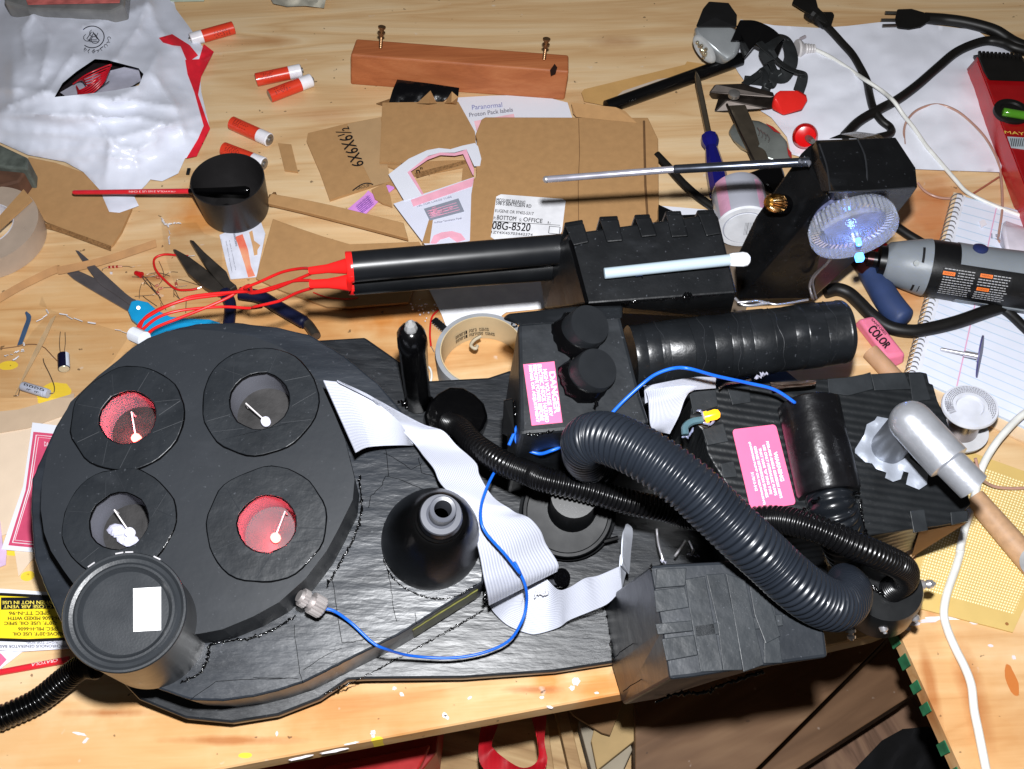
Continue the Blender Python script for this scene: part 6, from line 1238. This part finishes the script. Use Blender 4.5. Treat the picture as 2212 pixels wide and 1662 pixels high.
# screwdriver
sd = thing('screwdriver', 'screwdriver with transparent dark blue handle and steel shaft, right of the cardboard panel', 'screwdriver', T(1530, 300, 0))
A = T(1506, 168, .026); B = T(1532, 296, .015); C_ = T(1556, 420, .013)
m = MB(); m.lathe(A, B, [(-.1, .0006), (.0, .0026), (.1, .0032), (1, .0032)], 18); m.build('shaft', mat('shaft_steel', c(150, 138, 120), .25, .9), sd, smooth=40)
m = MB(); m.lathe(B, C_, [(-.02, .006), (.0, .0085), (.08, .009), (.12, .0086), (.2, .0062), (.32, .0074), (.6, .0098), (1.0, .0105), (1.05, .006)], 10); m.build('handle', mat('blue_acetate', c(22, 22, 110), .12, trans=.15, spec=.6), sd, smooth=25)
m = MB(); m.lathe(B-(B-A).normalized()*.002, B+(B-A).normalized()*.004, [(0, .0045), (1, .006)], 14); m.build('collar', mat('blue_acetate_glow', c(40, 80, 225), .15, emit=(.05, .1, .8, 1), es=.15), sd, smooth=40)  # collar is no lamp; weak emission paints a blue glow on it
# cloudy jar with barcode
jr = thing('paint_jar', 'small cloudy plastic jar lying with pink and silver stripes and a barcode on its base', 'jar', T(1600, 470, 0))
A = T(1592, 408, .030); B = T(1608, 492, .031); r = px(A, 57)
m = MB(); m.lathe(A, B, [(0, r*.80), (.04, r*.93), (.15, r), (.85, r), (.95, r*.98), (1, r*.92), (1.0, r*.05)], 48); jb = m.build('body', mat('cloudy_jar', c(178, 180, 192), .2, trans=.1, var=.06, ns=15), jr, smooth=40)
m = MB(); m.cylpatch(A, B, r*1.008, .08, .92, .35, .85); m.cylpatch(A, B, r*1.008, .2, .92, -1.1, -.75); m.build('pink_stripe', mat('pale_pink_stripe', c(200, 150, 176), .25), jb, smooth=60, split=True)
d = (B-A).normalized(); x, y, z = basis(d, CAM-A); q0 = B+d*.0006
m = MB(); m.lathe(q0-d*.001, q0+d*.0003, [(0, r*.75), (1, r*.75)], 40); m.lathe(q0-d*.003, q0-d*.0005, [(0, r*1.03), (1, r*1.0), (1, r*.8), (0, r*.8)], 40); lbq = m.build('base_label', mat('label_offwhite', c(226, 228, 234), .4), jb, smooth=40)
m = MB(); s_ = RT*.985+UP*.1; s_ = (s_-d*s_.dot(d)).normalized(); t_ = s_.cross(d).normalized(); t_ = t_ if t_.dot(UP) > 0 else -t_
for k in range(13): p = q0+d*.0006+s_*(r*.0+r*(.0+.045*k)); w = random.choice([.01, .018, .008])*r; m.poly([p-t_*r*.35, p+s_*w-t_*r*.35, p+s_*w+t_*r*.3, p+t_*r*.3])
m.build('barcode', INK, lbq)
# black rail shapes between panel and jar
flat('black_edge_strip', L('13', '1165,1565 1340,1645 1470,1640 1600,1625 1640,1700 1165,1720'), .02, PLAS, 'black angular strip above the wand body beside the white paper corner', 'strip', t=.015)
# cords and plugs on the white sheet
def plug(name, pts, rad, parent, mt): m = MB(); m.tube(spl(pts, 16), rad, 12); return m.build(name, mt, parent, smooth=50)
def cord(name, label, P, r, mt, n=80, cat='power cord', group=None, sides=10):
    t = thing(name, label, cat, T(P[0][0], P[0][1], 0), group); m = MB(); m.tube(spl([T(*q) for q in P], n), r, sides); m.build('cable', mt, t, smooth=60); return t
e14 = lambda s: L('14', s)
P = [(u, v, h) for (u, v), h in zip(e14('640,150 720,220 820,330 900,420 960,520 1010,620 1030,720 1060,830 1120,920 1190,980 1180,1030 1020,1070 900,1110'), [.012, .01, .008, .008, .008, .008, .009, .012, .01, .008, .01, .015, .02])]
t = cord('plug_cable', 'black power cord hanging from a plug at the top edge, bending across the white sheet', P, .0042, CORD)
m = MB(); m.hull(H(e14('435,30 460,-30 620,-20 640,60 570,110 500,70'), .018)+H(e14('450,40 470,-20 600,-10 610,60 560,110'), .002)); m.tube(spl(H(e14('560,90 640,140 700,200'), .010), 8), [.008, .009, .009, .008, .008, .007, .006, .005], 12); m.hull(H(e14('640,90 690,110 750,90 765,115 720,150 740,200 680,220 640,160'), .014)+H(e14('660,110 720,130 700,200'), .004)); m.build('plug_body', CORD, t, bevel=.0012)
P = [(u, v, h) for (u, v), h in zip(e14('1450,140 1600,150 1750,170 1900,205 2000,240 2080,290 2150,330 2300,390'), [.011, .010, .012, .013, .012, .010, .010, .01])]
t = cord('plug_cable', 'black power cord with three-pin plug at the top right edge of the white sheet', P, .0062, CORD)
m = MB(); m.hull(H(e14('1240,70 1350,65 1450,95 1500,120 1500,160 1420,210 1340,225 1240,215 1220,150'), .017)+H(e14('1250,90 1440,110 1430,190 1260,200'), .002)); m.build('plug_body', CORD, t, bevel=.002)
m = MB()
for a, b in (('1235,100', '1150,98'), ('1235,155', '1120,155'), ('1245,195', '1130,198')):
    A, = H(L('14', a), .010); B, = H(L('14', b), .010); m.tube([A, B], .0018, 8)
m.build('prong', mat('prong_steel', c(120, 116, 108), .3, .9), t)
P = [(u, v, h) for (u, v), h in zip(e14('840,1040 950,930 1100,840 1250,760 1400,650 1550,520 1680,410 1800,350 1930,315 2050,330 2150,370 2350,420'), [.012, .01, .012, .008, .007, .007, .008, .008, .009, .012, .013, .012])]
cord('flat_cable', 'thick black double cord sweeping from the black housing up to the right edge', P, .0052, CORD)
t = cord('white_cable', 'white cord with ribbed plug crossing the white sheet down to the right edge', [(u, v, h) for (u, v), h in zip(e14('600,375 700,420 800,480 920,560 1010,620 1130,700 1220,780 1290,880 1370,980 1460,1110 1570,1240 1690,1380 1790,1480 2000,1580 2212,1660 2350,1720'), [.006]*4+[.014, .012, .016, .01, .008]+[.006]*7)], .0021, WCORD, 100)
A = T(*L('14', '615,378')[0], .006); B = T(*L('14', '470,380')[0], .008)
m = MB(); m.lathe(A, B, [(0, .003)]+[(i/14, .0045+.0025*i/14+(.0008 if i % 2 else 0)) for i in range(1, 10)]+[(.75, .009), (.9, .011), (1, .0105)], 16); m.build('ribbed_plug', mat('plug_white', c(216, 212, 212), .35, trans=.15), t, smooth=30)
m = MB()
for s in ('470,400 410,400', '500,300 540,280'): m.tube(H(L('14', s), .008), .0018, 8)
m.build('prong', mat('prong_pale', c(190, 180, 185), .3, .3), t)
cord('thin_clear_wire', 'thin clear copper cord looping over the white sheet beside the red level', [(u, v, h) for (u, v), h in zip(e14('1300,1110 1295,1000 1320,920 1400,840 1540,800 1680,840 1800,930 1920,1060 2010,1230 2040,1400 2045,1600')+L('24', '2020,400 2020,460 2100,510 2212,520 2300,515'), [.006]*10+[.006, .006, .006, .008, .01, .01])], .0013, mat('clear_copper_cord', c(180, 140, 125), .2, coat=.5), 90, 'wire')
cord('thin_clear_wire', 'short thin clear wire curling from the black housing across the bare wood', [(u, v, .004) for u, v in L('14', '1400,1400 1440,1450 1500,1490 1580,1515 1660,1520')+L('14', '1830,1480 1920,1420 2020,1355')[:0]], .0012, mat('clear_copper_cord', c(180, 140, 125), .2, coat=.5), 30, 'wire')
cord('thin_clear_wire', 'short reddish wire end on the bare wood left of the red level', [(u, v, .004) for u, v in L('14', '1825,1480 1920,1420 2020,1355')], .0009, mat('reddish_wire', c(170, 100, 80), .3), 12, 'wire')
# black cable behind the wand, beside the panel
P = [(u, v, h) for (u, v), h in zip(L('13', '1150,1185 1250,1290 1350,1400 1460,1500 1560,1570 1620,1600'), [.009]*6)]
cord('black_cable', 'black cable between the cardboard panel and the cloudy jar', P, .0042, CORD, 40)
m = MB(); m.hull(H([(1600, 380, .03), (1640, 366, .04), (1690, 352, .04), (1700, 380, .035), (1680, 430, .03), (1650, 395, .04), (1610, 385, .01)], 0)); tag(m.build('black_bracket', GLOSS, bevel=.003, smooth=50), 'glossy black bracket behind the antenna, above the cloudy jar', 'bracket')
# red spirit level
lv = thing('spirit_level', 'red spirit level with green vial and black ribbed end cap, at the right edge', 'spirit level', T(2150, 300, 0))
LR = mat('level_red', c(150, 16, 20), .25, var=.1); LR2 = mat('level_red_side', c(190, 30, 36), .3)
tl = [T(2110, 122, .034), T(2205, 128, .034), T(2420, 620, .034), T(2308, 640, .034)]; tb_ = [T(2084, 152, 0), T(2200, 160, 0), T(2420, 680, 0), T(2258, 640, 0)]
m = MB(); m.loft([tb_, tl]); m.build('beam', LR, lv, bevel=.0015)
Tq = [tl[0], tl[1], tl[2], tl[3]]
m = MB(); sf = [tb_[0], tb_[3], tl[3], tl[0]]; nn = (sf[1]-sf[0]).cross(sf[3]-sf[0]).normalized(); nn = nn if nn.x < 0 else -nn
m.prism([p+nn*.0008 for p in sub([sf[0], sf[1], sf[2], sf[3]], .02, .06, .98, .94)], nn*-.0005); m.build('side_face', LR2, lv)
m = MB(); m.hull([tl[0]+Z3*.003, tl[1]+Z3*.003, tl[0]+(tl[3]-tl[0])*.13+Z3*.003, tl[1]+(tl[2]-tl[1])*.13+Z3*.003, tb_[0]+Z3*.02, tb_[1]+Z3*.02]); ec = m.build('end_cap', CORD, lv, bevel=.002)
m = MB()
for k in range(11): p = tl[0].lerp(tl[1], (k+.5)/11); m.box(p+Z3*.0035+Vector((0, -.001, 0)), RT*.0013, Vector((0, .004, 0)), Z3*.0013)
m.build('cap_rib', CORD, ec)
vc = T(2185, 242, .035); m = MB(); m.lathe(vc-Z3*.002, vc+Z3*.0025, [(0, px(vc, 38)), (.8, px(vc, 38)), (1, px(vc, 34)), (1, px(vc, 26)), (.6, px(vc, 24)), (.6, .001)], 36); vr = m.build('vial_ring', CORD, lv, smooth=40)
A = T(2166, 242, .040); B = T(2225, 252, .040); m = MB(); m.lathe(A, B, [(0, .0035), (.04, .0042), (.96, .0042), (1, .0035)], 18); m.build('vial', mat('green_vial', c(84, 150, 40), .1, trans=.2), vr, smooth=40)
lq_ = [T(2195, 325, .0345), T(2262, 335, .0345), T(2252, 300, .0345), T(2183, 290, .0345)]
m = MB(); m.sheet([T(u, v, .0348) for u, v in L('14', '2085,1045 2300,1060 2340,1160 2115,1130')], .0004); ll = m.build('label', mat('silver_label', c(180, 190, 196), .4), lv)
m = MB()
for k in range(10): a = T(*L('14', '%d,1060' % (2110+k*14))[0], .0352); b = T(*L('14', '%d,1120' % (2120+k*14))[0], .0352); m.tube([a, b], .0004, 4)
m.build('barcode', INK, ll)
m = MB(); text(m, 'MAYES', [T(u, v, .0346) for u, v in L('14', '2065,1025 2290,1045 2280,1020 2060,1003')]); m.build('brand_text', mat('gold_print', c(240, 200, 90), .5), lv)
# spiral notebook
nb = thing('spiral_notebook', 'white ruled spiral notebook at the right edge under the rotary tool', 'notebook', T(2080, 650, 0))
PG = mat('ruled_page', c(228, 232, 246), .65, var=.02)
def ruled(mt):
    N = mt.node_tree.nodes; Lk = mt.node_tree.links; p = N['Principled BSDF']; uv = N.new('ShaderNodeTexCoord'); sp = N.new('ShaderNodeSeparateXYZ'); Lk.new(uv.outputs['UV'], sp.inputs[0])
    def band(sock, k, w, off=0):
        a = N.new('ShaderNodeMath'); a.operation = 'MULTIPLY_ADD'; a.inputs[1].default_value = k; a.inputs[2].default_value = off; Lk.new(sock, a.inputs[0])
        f = N.new('ShaderNodeMath'); f.operation = 'FRACT'; Lk.new(a.outputs[0], f.inputs[0]); g_ = N.new('ShaderNodeMath'); g_.operation = 'LESS_THAN'; g_.inputs[1].default_value = w; Lk.new(f.outputs[0], g_.inputs[0]); return g_.outputs[0]
    src = p.inputs['Base Color'].links[0].from_socket
    for s_, col in ((band(sp.outputs['Y'], 24, .12), c(196, 214, 234)), (band(sp.outputs['X'], 1, .010, -.30), c(226, 170, 200))):
        q = N.new('ShaderNodeMix'); q.data_type = 'RGBA'; Lk.new(s_, q.inputs[0]); Lk.new(src, q.inputs[6]); q.inputs[7].default_value = col; src = q.outputs[2]
    Lk.new(src, p.inputs['Base Color'])
ruled(PG)
m = MB(); A = [T(2078-103*t, 424+391*t, .006) for t in [i/8 for i in range(9)]]; B = [T(2330-60*t, 488+460*t, .006) for t in [i/8 for i in range(9)]]; m.strip(A, B, .003, n=Z3); m.build('page', PG, nb)
m = MB(); m.sheet([T(2060, 415, .003), T(2330, 485, .003), T(2290, 990, .003), T(1955, 835, .003)], .002); m.build('backing_card', mat('backing_card', c(226, 196, 160), .7), nb)
m = MB(); m.strip([T(2068-106*t, 420+395*t, .0064) for t in (0, .5, 1)], [T(2086-100*t, 424+395*t, .0064) for t in (0, .5, 1)], .0005, n=Z3); m.build('perforated_margin', mat('margin_white', c(228, 230, 240), .7), nb)
m = MB()
for k in range(40):
    t = (k+.5)/40; cx, cy = 2068-104*t, 424+392*t; p = T(cx, cy, .005); q = []
    for j in range(15):
        a = 2*math.pi*j/14; q.append(p+RT*(px(p, 13)*math.cos(a))+Vector((0, .0025*math.sin(a*1)*.6, 0))+Z3*(.0055*math.sin(a)))
    m.tube(q, .00045, 5)
m.build('spiral_binding', STEEL, nb, smooth=60)
m = MB(); text(m, '15', [T(2141, 516, .0068), T(2160, 520, .0068), T(2158, 508, .0068), T(2141, 505, .0068)]); 
m.build('pencil_note', mat('pencil_grey', c(130, 130, 145), .7), nb)
flat('paper_scrap', [(2116, 478), (2126, 474), (2132, 484), (2120, 492)], .0075, WHT, 'tiny white paper scrap on the top of the notebook page', 'scrap')
m = MB(); m.ball(T(2021, 897-0, .0068), .002, (1.2, 1, .5), 8, nz=.4); 
bpy_o = m.build('white_crumb', WHT); tag(bpy_o, 'white crumb on the lower left of the notebook page', 'crumb')
m = MB(); m.hull(H([(2168, 475, .004), (2240, 500, .004), (2260, 560, .004), (2175, 555, .004), (2158, 530, .004), (2165, 490, .024), (2240, 505, .024), (2250, 550, .024), (2175, 548, .024)], 0)); tag(m.build('white_charger', mat('charger_white', c(228, 220, 232), .35), bevel=.003, seg=3, smooth=50), 'rounded white charger body at the right edge of the notebook', 'charger')
# rotary tool
rt_ = thing('rotary_tool', 'grey and black electric rotary tool lying across the notebook at the right', 'rotary tool', T(2050, 600, 0))
A = T(1893, 562, .024); B = T(2290, 622, .028); r = px(T(2080, 590, .03), 63)
m = MB(); m.lathe(A, B, [(-.02, r*.28), (.0, r*.3), (.01, r*.52), (.10, r*.58)], 36); m.build('nose_cap', mat('nose_black', c(20, 20, 22), .3), rt_, smooth=40)
m = MB(); m.lathe(A-(B-A)*.02, A-(B-A)*.13, [(0, r*.3), (.3, r*.26), (.32, r*.12), (1, r*.1)], 20); m.build('collet', mat('dark_collet', c(60, 40, 40), .25, .8), rt_, smooth=40)
RG = mat('tool_grey', c(128, 134, 140), .42, var=.05, bump=.0001, bs=500)
m = MB(); m.lathe(A, B, [(.045, r*.58), (.06, r*.68), (.16, r*.85), (.25, r*.98), (.275, r*1.0)], 48); m.build('grey_nose', RG, rt_, smooth=40)
m = MB(); m.lathe(A, B, [(.27, r*.97), (.3, r*.99), (.5, r), (.9, r*.99), (1, r*.9)], 48); tbody = m.build('black_body', mat('tool_black', c(26, 26, 28), .42, bump=.0001, bs=500), rt_, smooth=40)
m = MB(); 
x, y, z = basis(B-A, CAM-(A+B)/2); sg_ = 1 if y.dot(UP) > 0 else -1
rfn = lambda t: r*(1.03+.02*math.sin(t*9)); m.cylpatch(A, B, r*1.04, .42, 1.0, sg_*.28, sg_*1.9, 14, 14, rf=rfn, th=.002); m.build('grey_grip', RG, rt_, smooth=60)
m = MB(); m.cylpatch(A, B, r*1.04, .45, .9, -sg_*1.15, -sg_*1.9, 8, 10, rf=rfn, th=.002); m.build('lower_grip', RG, rt_, smooth=60)
# which side is up in the picture depends on the basis; vents and label sit on the camera side
m = MB()
for k in range(2): m.cylpatch(A, B, r*1.0+.0006, .215+.035*k, .228+.035*k, -.75, -.15, 8, 3, rf=lambda t: r*(.93+.35*(t-.2))+.0008); m.cylpatch(A, B, r, .20+.035*k, .212+.035*k, .75, 1.1, 6, 3, rf=lambda t: r*(.92+.35*(t-.2))+.0008)
for k in range(7): m.cylpatch(A, B, r*1.004, .76, .85, -.5+.17*k, -.44+.17*k, 4, 6)
m.build('vent_slot', INK, rt_)
m = MB(); m.cylpatch(A, B, r*1.003, .33, .70, -.92 if sg_ > 0 else -.10, .10 if sg_ > 0 else .92, 12, 6); lbl = m.build('data_label', mat('tool_label_black', c(34, 34, 36), .4), tbody, smooth=60)
def onc(t, an, rr_=None): return A+(B-A)*t+(x*math.cos(an)+y*math.sin(an))*(rr_ or r*1.008)
s_up = -1 if (y.dot(UP) < 0) else 1           # image-up is this sign of the angle
m = MB(); m2 = MB(); rnd = random.Random(12)
U_ = lambda f: ((-.92 if sg_ > 0 else -.10)+1.02*f)
def cq(t0, t1, f0, f1, rr_): return [onc(t0, U_(f0), rr_), onc(t1, U_(f0), rr_), onc(t1, U_(f1), rr_), onc(t0, U_(f1), rr_)]
flip = y.dot(UP) > 0
for row in range(11):
    for colm in (0, 1):
        t0 = .34+.185*colm
        f = (row+.2)/11; f = 1-f-.05 if flip else f
        if row in (1, 2) and colm == 0 or row in (0, 1, 5, 6) and colm == 1: st_ = t0+.075
        else: st_ = t0
        while st_ < t0+.155:
            w = rnd.uniform(.008, .022); m.poly(cq(st_, min(st_+w, t0+.165), f, f+.03, r*1.0095)); st_ += w+.004
m.build('small_print', mat('white_small_print', c(170, 170, 172), .6), lbl)
for t0, f in ((.335, .12), (.53, .02), (.53, .48)):
    f = 1-f-.13 if flip else f
    m2.poly(cq(t0, t0+.065, f, f+.12, r*1.010))
orl = m2.build('orange_warning_box', mat('orange_label', c(240, 120, 40), .5), lbl, split=True)
m = MB()
for t0, f in ((.335, .12), (.53, .02), (.53, .48)):
    f = 1-f-.13 if flip else f
    a_, b_2, c_2, d_2 = cq(t0+.006, t0+.059, f+.025, f+.095, r*1.011)
    text(m, '▲ WARNING' if False else 'WARNING', [d_2, c_2, b_2, a_] if not flip else [a_, b_2, c_2, d_2], lift=.0001)
m.build('warning_text', INK, orl)
bt_a = -1.05 if not flip else 1.05
m = MB(); q = onc(.52, bt_a, r*1.06); nn = (q-(A+(B-A)*.52)).normalized(); m.lathe(q-nn*.003, q+nn*.0015, [(0, .0065), (.8, .0065), (1, .005)], 20); m.build('blue_button', mat('navy_button', c(36, 46, 90), .4), rt_, smooth=40)
m = MB(); q = onc(.19, -.1 if not flip else .1, r*.9); nn = (q-(A+(B-A)*.19)).normalized(); m.lathe(q-nn*.002, q+nn*.001, [(0, .0028), (1, .0024)], 14); m.build('screw_cap', mat('cap_grey_l', c(160, 164, 164), .4), rt_, smooth=40)
cord('tool_cable', 'thick black cord of the rotary tool curving across the notebook and around the pink eraser', [(u, v, h) for (u, v), h in zip(L('24', '690,850 780,830 870,860 950,930 1050,1030 1180,1120 1350,1150 1500,1130 1700,1080 1900,1010 2100,940 2212,890 2400,820'), [.007, .008, .008, .008, .008, .008, .009, .01, .012, .013, .013, .013, .013])], .0062, CORD, 90)
cord('black_cable', 'black cable running under the rotary tool down to the right edge of the notebook', [(u, v, h) for (u, v), h in zip(L('24', '1220,340 1320,410 1420,470 1500,520')+L('24', '1800,830 1950,930 2080,1000 2212,1120 2400,1300'), [.006, .006, .006, .006, .01, .01, .010, .010, .01])], .0045, CORD, 60)
# red-handled tool tip and blue pliers grip under it
m = MB(); m.hull(H(L('24', '1040,520 1090,490 1160,470 1185,510 1160,540 1060,545'), .014)+H(L('24', '1040,530 1180,520'), .002)); tag(m.build('red_handle_end', mat('dark_red_handle', c(150, 10, 16), .15), bevel=.002, smooth=50), 'shiny dark red handle end between the clear lens and the rotary tool', 'tool handle')
bp2 = thing('blue_pliers', 'dark blue rubber plier grip sticking out below the rotary tool nose', 'pliers', T(1920, 650, 0))
P = spl(H(L('24', '1030,690 1100,800 1180,930 1260,1030 1310,1080'), .010), 16); m = MB(); m.tube(P, [.011+.001*math.sin(i*.2) for i in range(14)]+[.010, .006], 16); m.build('grip', mat('slate_blue_rubber', c(44, 60, 98), .55), bp2, smooth=60)
m = MB(); m.tube(spl(H(L('24', '960,600 1000,650 1040,700'), .012), 6), .010, 10); m.build('tool_jaw', mat('dark_red_steel', c(60, 26, 26), .25, .5), bp2, smooth=60)
# eraser
er = thing('eraser', 'pink slanted eraser printed COLOR beside the taped black cylinder', 'eraser', T(1905, 740, 0))
eb = L('24', '940,1060 1010,1020 1080,1030 1190,1170 1310,1310 1290,1400 1190,1450 1120,1420 1000,1280 950,1200'); 
tp_ = [T(u, v, .0125) for u, v in L('24', '950,1055 1075,1030 1310,1325 1150,1345')]; bt_ = [T(u, v, 0) for u, v in L('24', '905,1100 1040,1060 1300,1395 1185,1455')]
m = MB(); m.loft([bt_, tp_]); eo = m.build('rubber', mat('eraser_pink', c(232, 122, 150), .6, var=.05, bump=.0001, bs=600), er, bevel=.003, seg=3, smooth=50)
q = [T(u, v, .0127) for u, v in L('24', '1010,1145 1145,1285 1195,1255 1065,1100')]
m = MB(); text(m, 'COLOR', q, bold=.03); text(m, 'SANFORD', [T(u, v, .0127) for u, v in L('24', '1040,1065 1150,1182 1162,1170 1052,1055')], bold=.01); m.build('printed_text', INK, eo)
# cut-off disc mandrel
md = thing('cutting_disc', 'thin cutting disc on a steel mandrel lying on the notebook page', 'cutting disc', T(2080, 765, 0))
A = T(*L('24', '1575,1288')[0], .008); B = T(*L('24', '1870,1345')[0], .0165)
m = MB(); m.lathe(A, B, [(0, .0012), (.02, .0016), (.6, .0016), (.61, .0028), (.95, .0028), (.96, .0042), (1.02, .0042)], 18); m.build('mandrel', SIL, md, smooth=30)
m = MB(); dd = (B-A).normalized(); dd = (dd+RT*.2+Z3*.1).normalized(); m.lathe(B, B+dd*.0012, [(0, .0185), (1, .0185)], 40); m.build('disc', mat('slate_disc', c(70, 66, 120), .45, var=.1), md, smooth=30)
# dowel piece under the eraser
m = MB(); A = T(1880, 760, .008); B = T(1960, 845, .008); m.lathe(A, B, [(0, .0075), (1, .0075)], 20); tag(m.build('wooden_dowel', mat('dowel_wood', c(188, 146, 112), .6, var=.12, ns=60, stretch=(1, 1, 1)), smooth=30), 'short pale dowel end between eraser and taped cylinder', 'dowel')
# solder spool
sp = thing('solder_spool', 'spool of solder with white printed flange standing tilted by the notebook', 'solder spool', T(2080, 920, 0))
Bc = T(2096, 877, .050); Ac = T(2062, 925, .006); ax_ = (Bc-Ac); r = px(Bc, 59)
ax_n = (ray(2096, 877).normalized()*-.78+(UP*.55+RT*.22)).normalized(); L_ = .036; Ac = Bc-ax_n*L_
m = MB(); m.lathe(Bc-ax_n*.003, Bc, [(0, r*.98), (.4, r), (1, r*.97), (1, r*.50), (.3, r*.46), (.3, .001)], 56); fl_ = m.build('flange', mat('flange_white', c(206, 208, 216), .35), sp, smooth=30)
m = MB(); m.lathe(Ac, Ac+ax_n*.003, [(0, r*.97), (1, r)], 56); m.build('flange', mat('flange_clear', c(222, 222, 226), .35, trans=.2), sp, smooth=30)
m = MB(); m.lathe(Ac+ax_n*.003, Bc-ax_n*.003, [(0, r*.6), (1, r*.6)], 48); m.build('solder_winding', mat('solder', c(150, 140, 136), .2, 1), sp, smooth=30)
x, y, z = basis(ax_n, UP)
m = MB()
for rr_, a0, a1 in ((.62, -1.6, 1.6), (.68, -1.7, 1.8), (.74, -1.8, 1.9), (.80, -1.9, 2.0), (.86, -2.0, 2.1)):
    a = a0
    while a < a1:
        w = random.uniform(.04, .12); f = lambda an, q: Bc+ax_n*.0004+(x*math.cos(an-.3)+y*math.sin(an-.3))*r*q; m.poly([f(a, rr_), f(a+w, rr_), f(a+w, rr_+.025), f(a, rr_+.025)]); a += w+.03
for k in range(16):
    a = 1.35+.045*k; f = lambda an, q: Bc+ax_n*.0004+(x*math.cos(an)+y*math.sin(an))*r*q; w = random.choice([.012, .025]); m.poly([f(a, .60), f(a+w, .60), f(a+w, .86), f(a, .86)])
m.build('small_print', mat('grey_ink', c(90, 88, 100), .6), fl_)
# perfboard
pb = thing('perfboard', 'yellow perforated circuit board under the silver elbow at the right edge', 'circuit board', T(2100, 1200, 0))
PBM = mat('perfboard', c(206, 176, 108), .5, var=.04)
quad_pb = [T(1950, 1305, .0018), T(2188, 1366, .0018), T(2330, 1060, .0018), T(2050, 960, .0018)]
m = MB(); m.strip([quad_pb[0].lerp(quad_pb[3], i/10) for i in range(11)], [quad_pb[1].lerp(quad_pb[2], i/10) for i in range(11)], .0016, n=Z3); m.build('board', PBM, pb)
N = PBM.node_tree.nodes; Lk = PBM.node_tree.links; p = N['Principled BSDF']; uv = N.new('ShaderNodeTexCoord'); vm = N.new('ShaderNodeVectorMath'); vm.operation = 'MULTIPLY'; vm.inputs[1].default_value = (44, 58, 1); Lk.new(uv.outputs['UV'], vm.inputs[0])
fr2 = N.new('ShaderNodeVectorMath'); fr2.operation = 'FRACTION'; Lk.new(vm.outputs[0], fr2.inputs[0]); sb = N.new('ShaderNodeVectorMath'); sb.operation = 'SUBTRACT'; sb.inputs[1].default_value = (.5, .5, 0); Lk.new(fr2.outputs[0], sb.inputs[0])
ml = N.new('ShaderNodeVectorMath'); ml.operation = 'MULTIPLY'; ml.inputs[1].default_value = (1, 1, 0); Lk.new(sb.outputs[0], ml.inputs[0]); ln_ = N.new('ShaderNodeVectorMath'); ln_.operation = 'LENGTH'; Lk.new(ml.outputs[0], ln_.inputs[0]); lt = N.new('ShaderNodeMath'); lt.operation = 'LESS_THAN'; lt.inputs[1].default_value = .3; Lk.new(ln_.outputs['Value'], lt.inputs[0])
sx = N.new('ShaderNodeSeparateXYZ'); Lk.new(uv.outputs['UV'], sx.inputs[0])
def rng(sock, a, b):
    g1 = N.new('ShaderNodeMath'); g1.operation = 'GREATER_THAN'; g1.inputs[1].default_value = a; Lk.new(sock, g1.inputs[0]); g2 = N.new('ShaderNodeMath'); g2.operation = 'LESS_THAN'; g2.inputs[1].default_value = b; Lk.new(sock, g2.inputs[0]); g3 = N.new('ShaderNodeMath'); g3.operation = 'MULTIPLY'; Lk.new(g1.outputs[0], g3.inputs[0]); Lk.new(g2.outputs[0], g3.inputs[1]); return g3.outputs[0]
a1 = N.new('ShaderNodeMath'); a1.operation = 'MULTIPLY'; Lk.new(rng(sx.outputs['X'], .06, .94), a1.inputs[0]); Lk.new(rng(sx.outputs['Y'], .10, .93), a1.inputs[1]); a2 = N.new('ShaderNodeMath'); a2.operation = 'MULTIPLY'; Lk.new(a1.outputs[0], a2.inputs[0]); Lk.new(lt.outputs[0], a2.inputs[1])
src = p.inputs['Base Color'].links[0].from_socket; qn = N.new('ShaderNodeMix'); qn.data_type = 'RGBA'; Lk.new(a2.outputs[0], qn.inputs[0]); Lk.new(src, qn.inputs[6]); qn.inputs[7].default_value = c(255, 240, 190); Lk.new(qn.outputs[2], p.inputs['Base Color'])
q, = H([(2175, 1348)], .002); m = MB(); m.lathe(q, q+Z3*.0002, [(0, .0013), (1, .0013)], 14); m.build('mounting_hole', mat('hole_wood2', c(150, 100, 50), .7), pb)
# dowel, right edge
m = MB(); A = T(2104, 1075, .012); B = T(2300, 1300, .010); m.lathe(A, B, [(0, .0085), (1, .0105)], 24); tag(m.build('wooden_dowel', mat('dowel_wood2', c(184, 146, 112), .55, var=.12, ns=200), smooth=30), 'long pale wooden dowel lying across the perforated board', 'dowel')
# white cord down the right side and brown wire
cord('white_cable', 'white flat cord running down over the perforated board to the lower right corner', [(u, v, h) for (u, v), h in zip([(2290, 850)]+L('34', '2212,400 2050,560 1960,680 1900,790 1870,880 1830,1050 1790,1180 1760,1280 1720,1450')+L('44', '1730,-20 1690,120 1640,260 1610,370 1600,480 1630,600 1690,740 1760,880 1810,1020 1830,1200 1860,1350 1890,1500 1930,1700'), [.02, .02, .02, .018, .015, .012, .01, .008, .006, .006]+[.005]*13)], .0031, WCORD, 120)
cord('thin_clear_wire', 'thin coppery cord curving right from the silver pipe end over the perforated board', [(u, v, h) for (u, v), h in zip(L('34', '1840,740 1880,880 1930,930 2000,960 2100,970 2212,968 2400,960'), [.03, .02, .012, .008, .006, .006, .006])], .0013, mat('clear_copper_cord', c(180, 140, 125), .2, coat=.5), 40, 'wire')
m = MB(); m.lathe(T(2240, 1215, .001), T(2240, 1215, .02), [(0, .012), (1, .012)], 30); tag(m.build('black_round_cap', PLAS, smooth=30), 'dark round cap just entering at the right edge over the perforated board', 'cap')
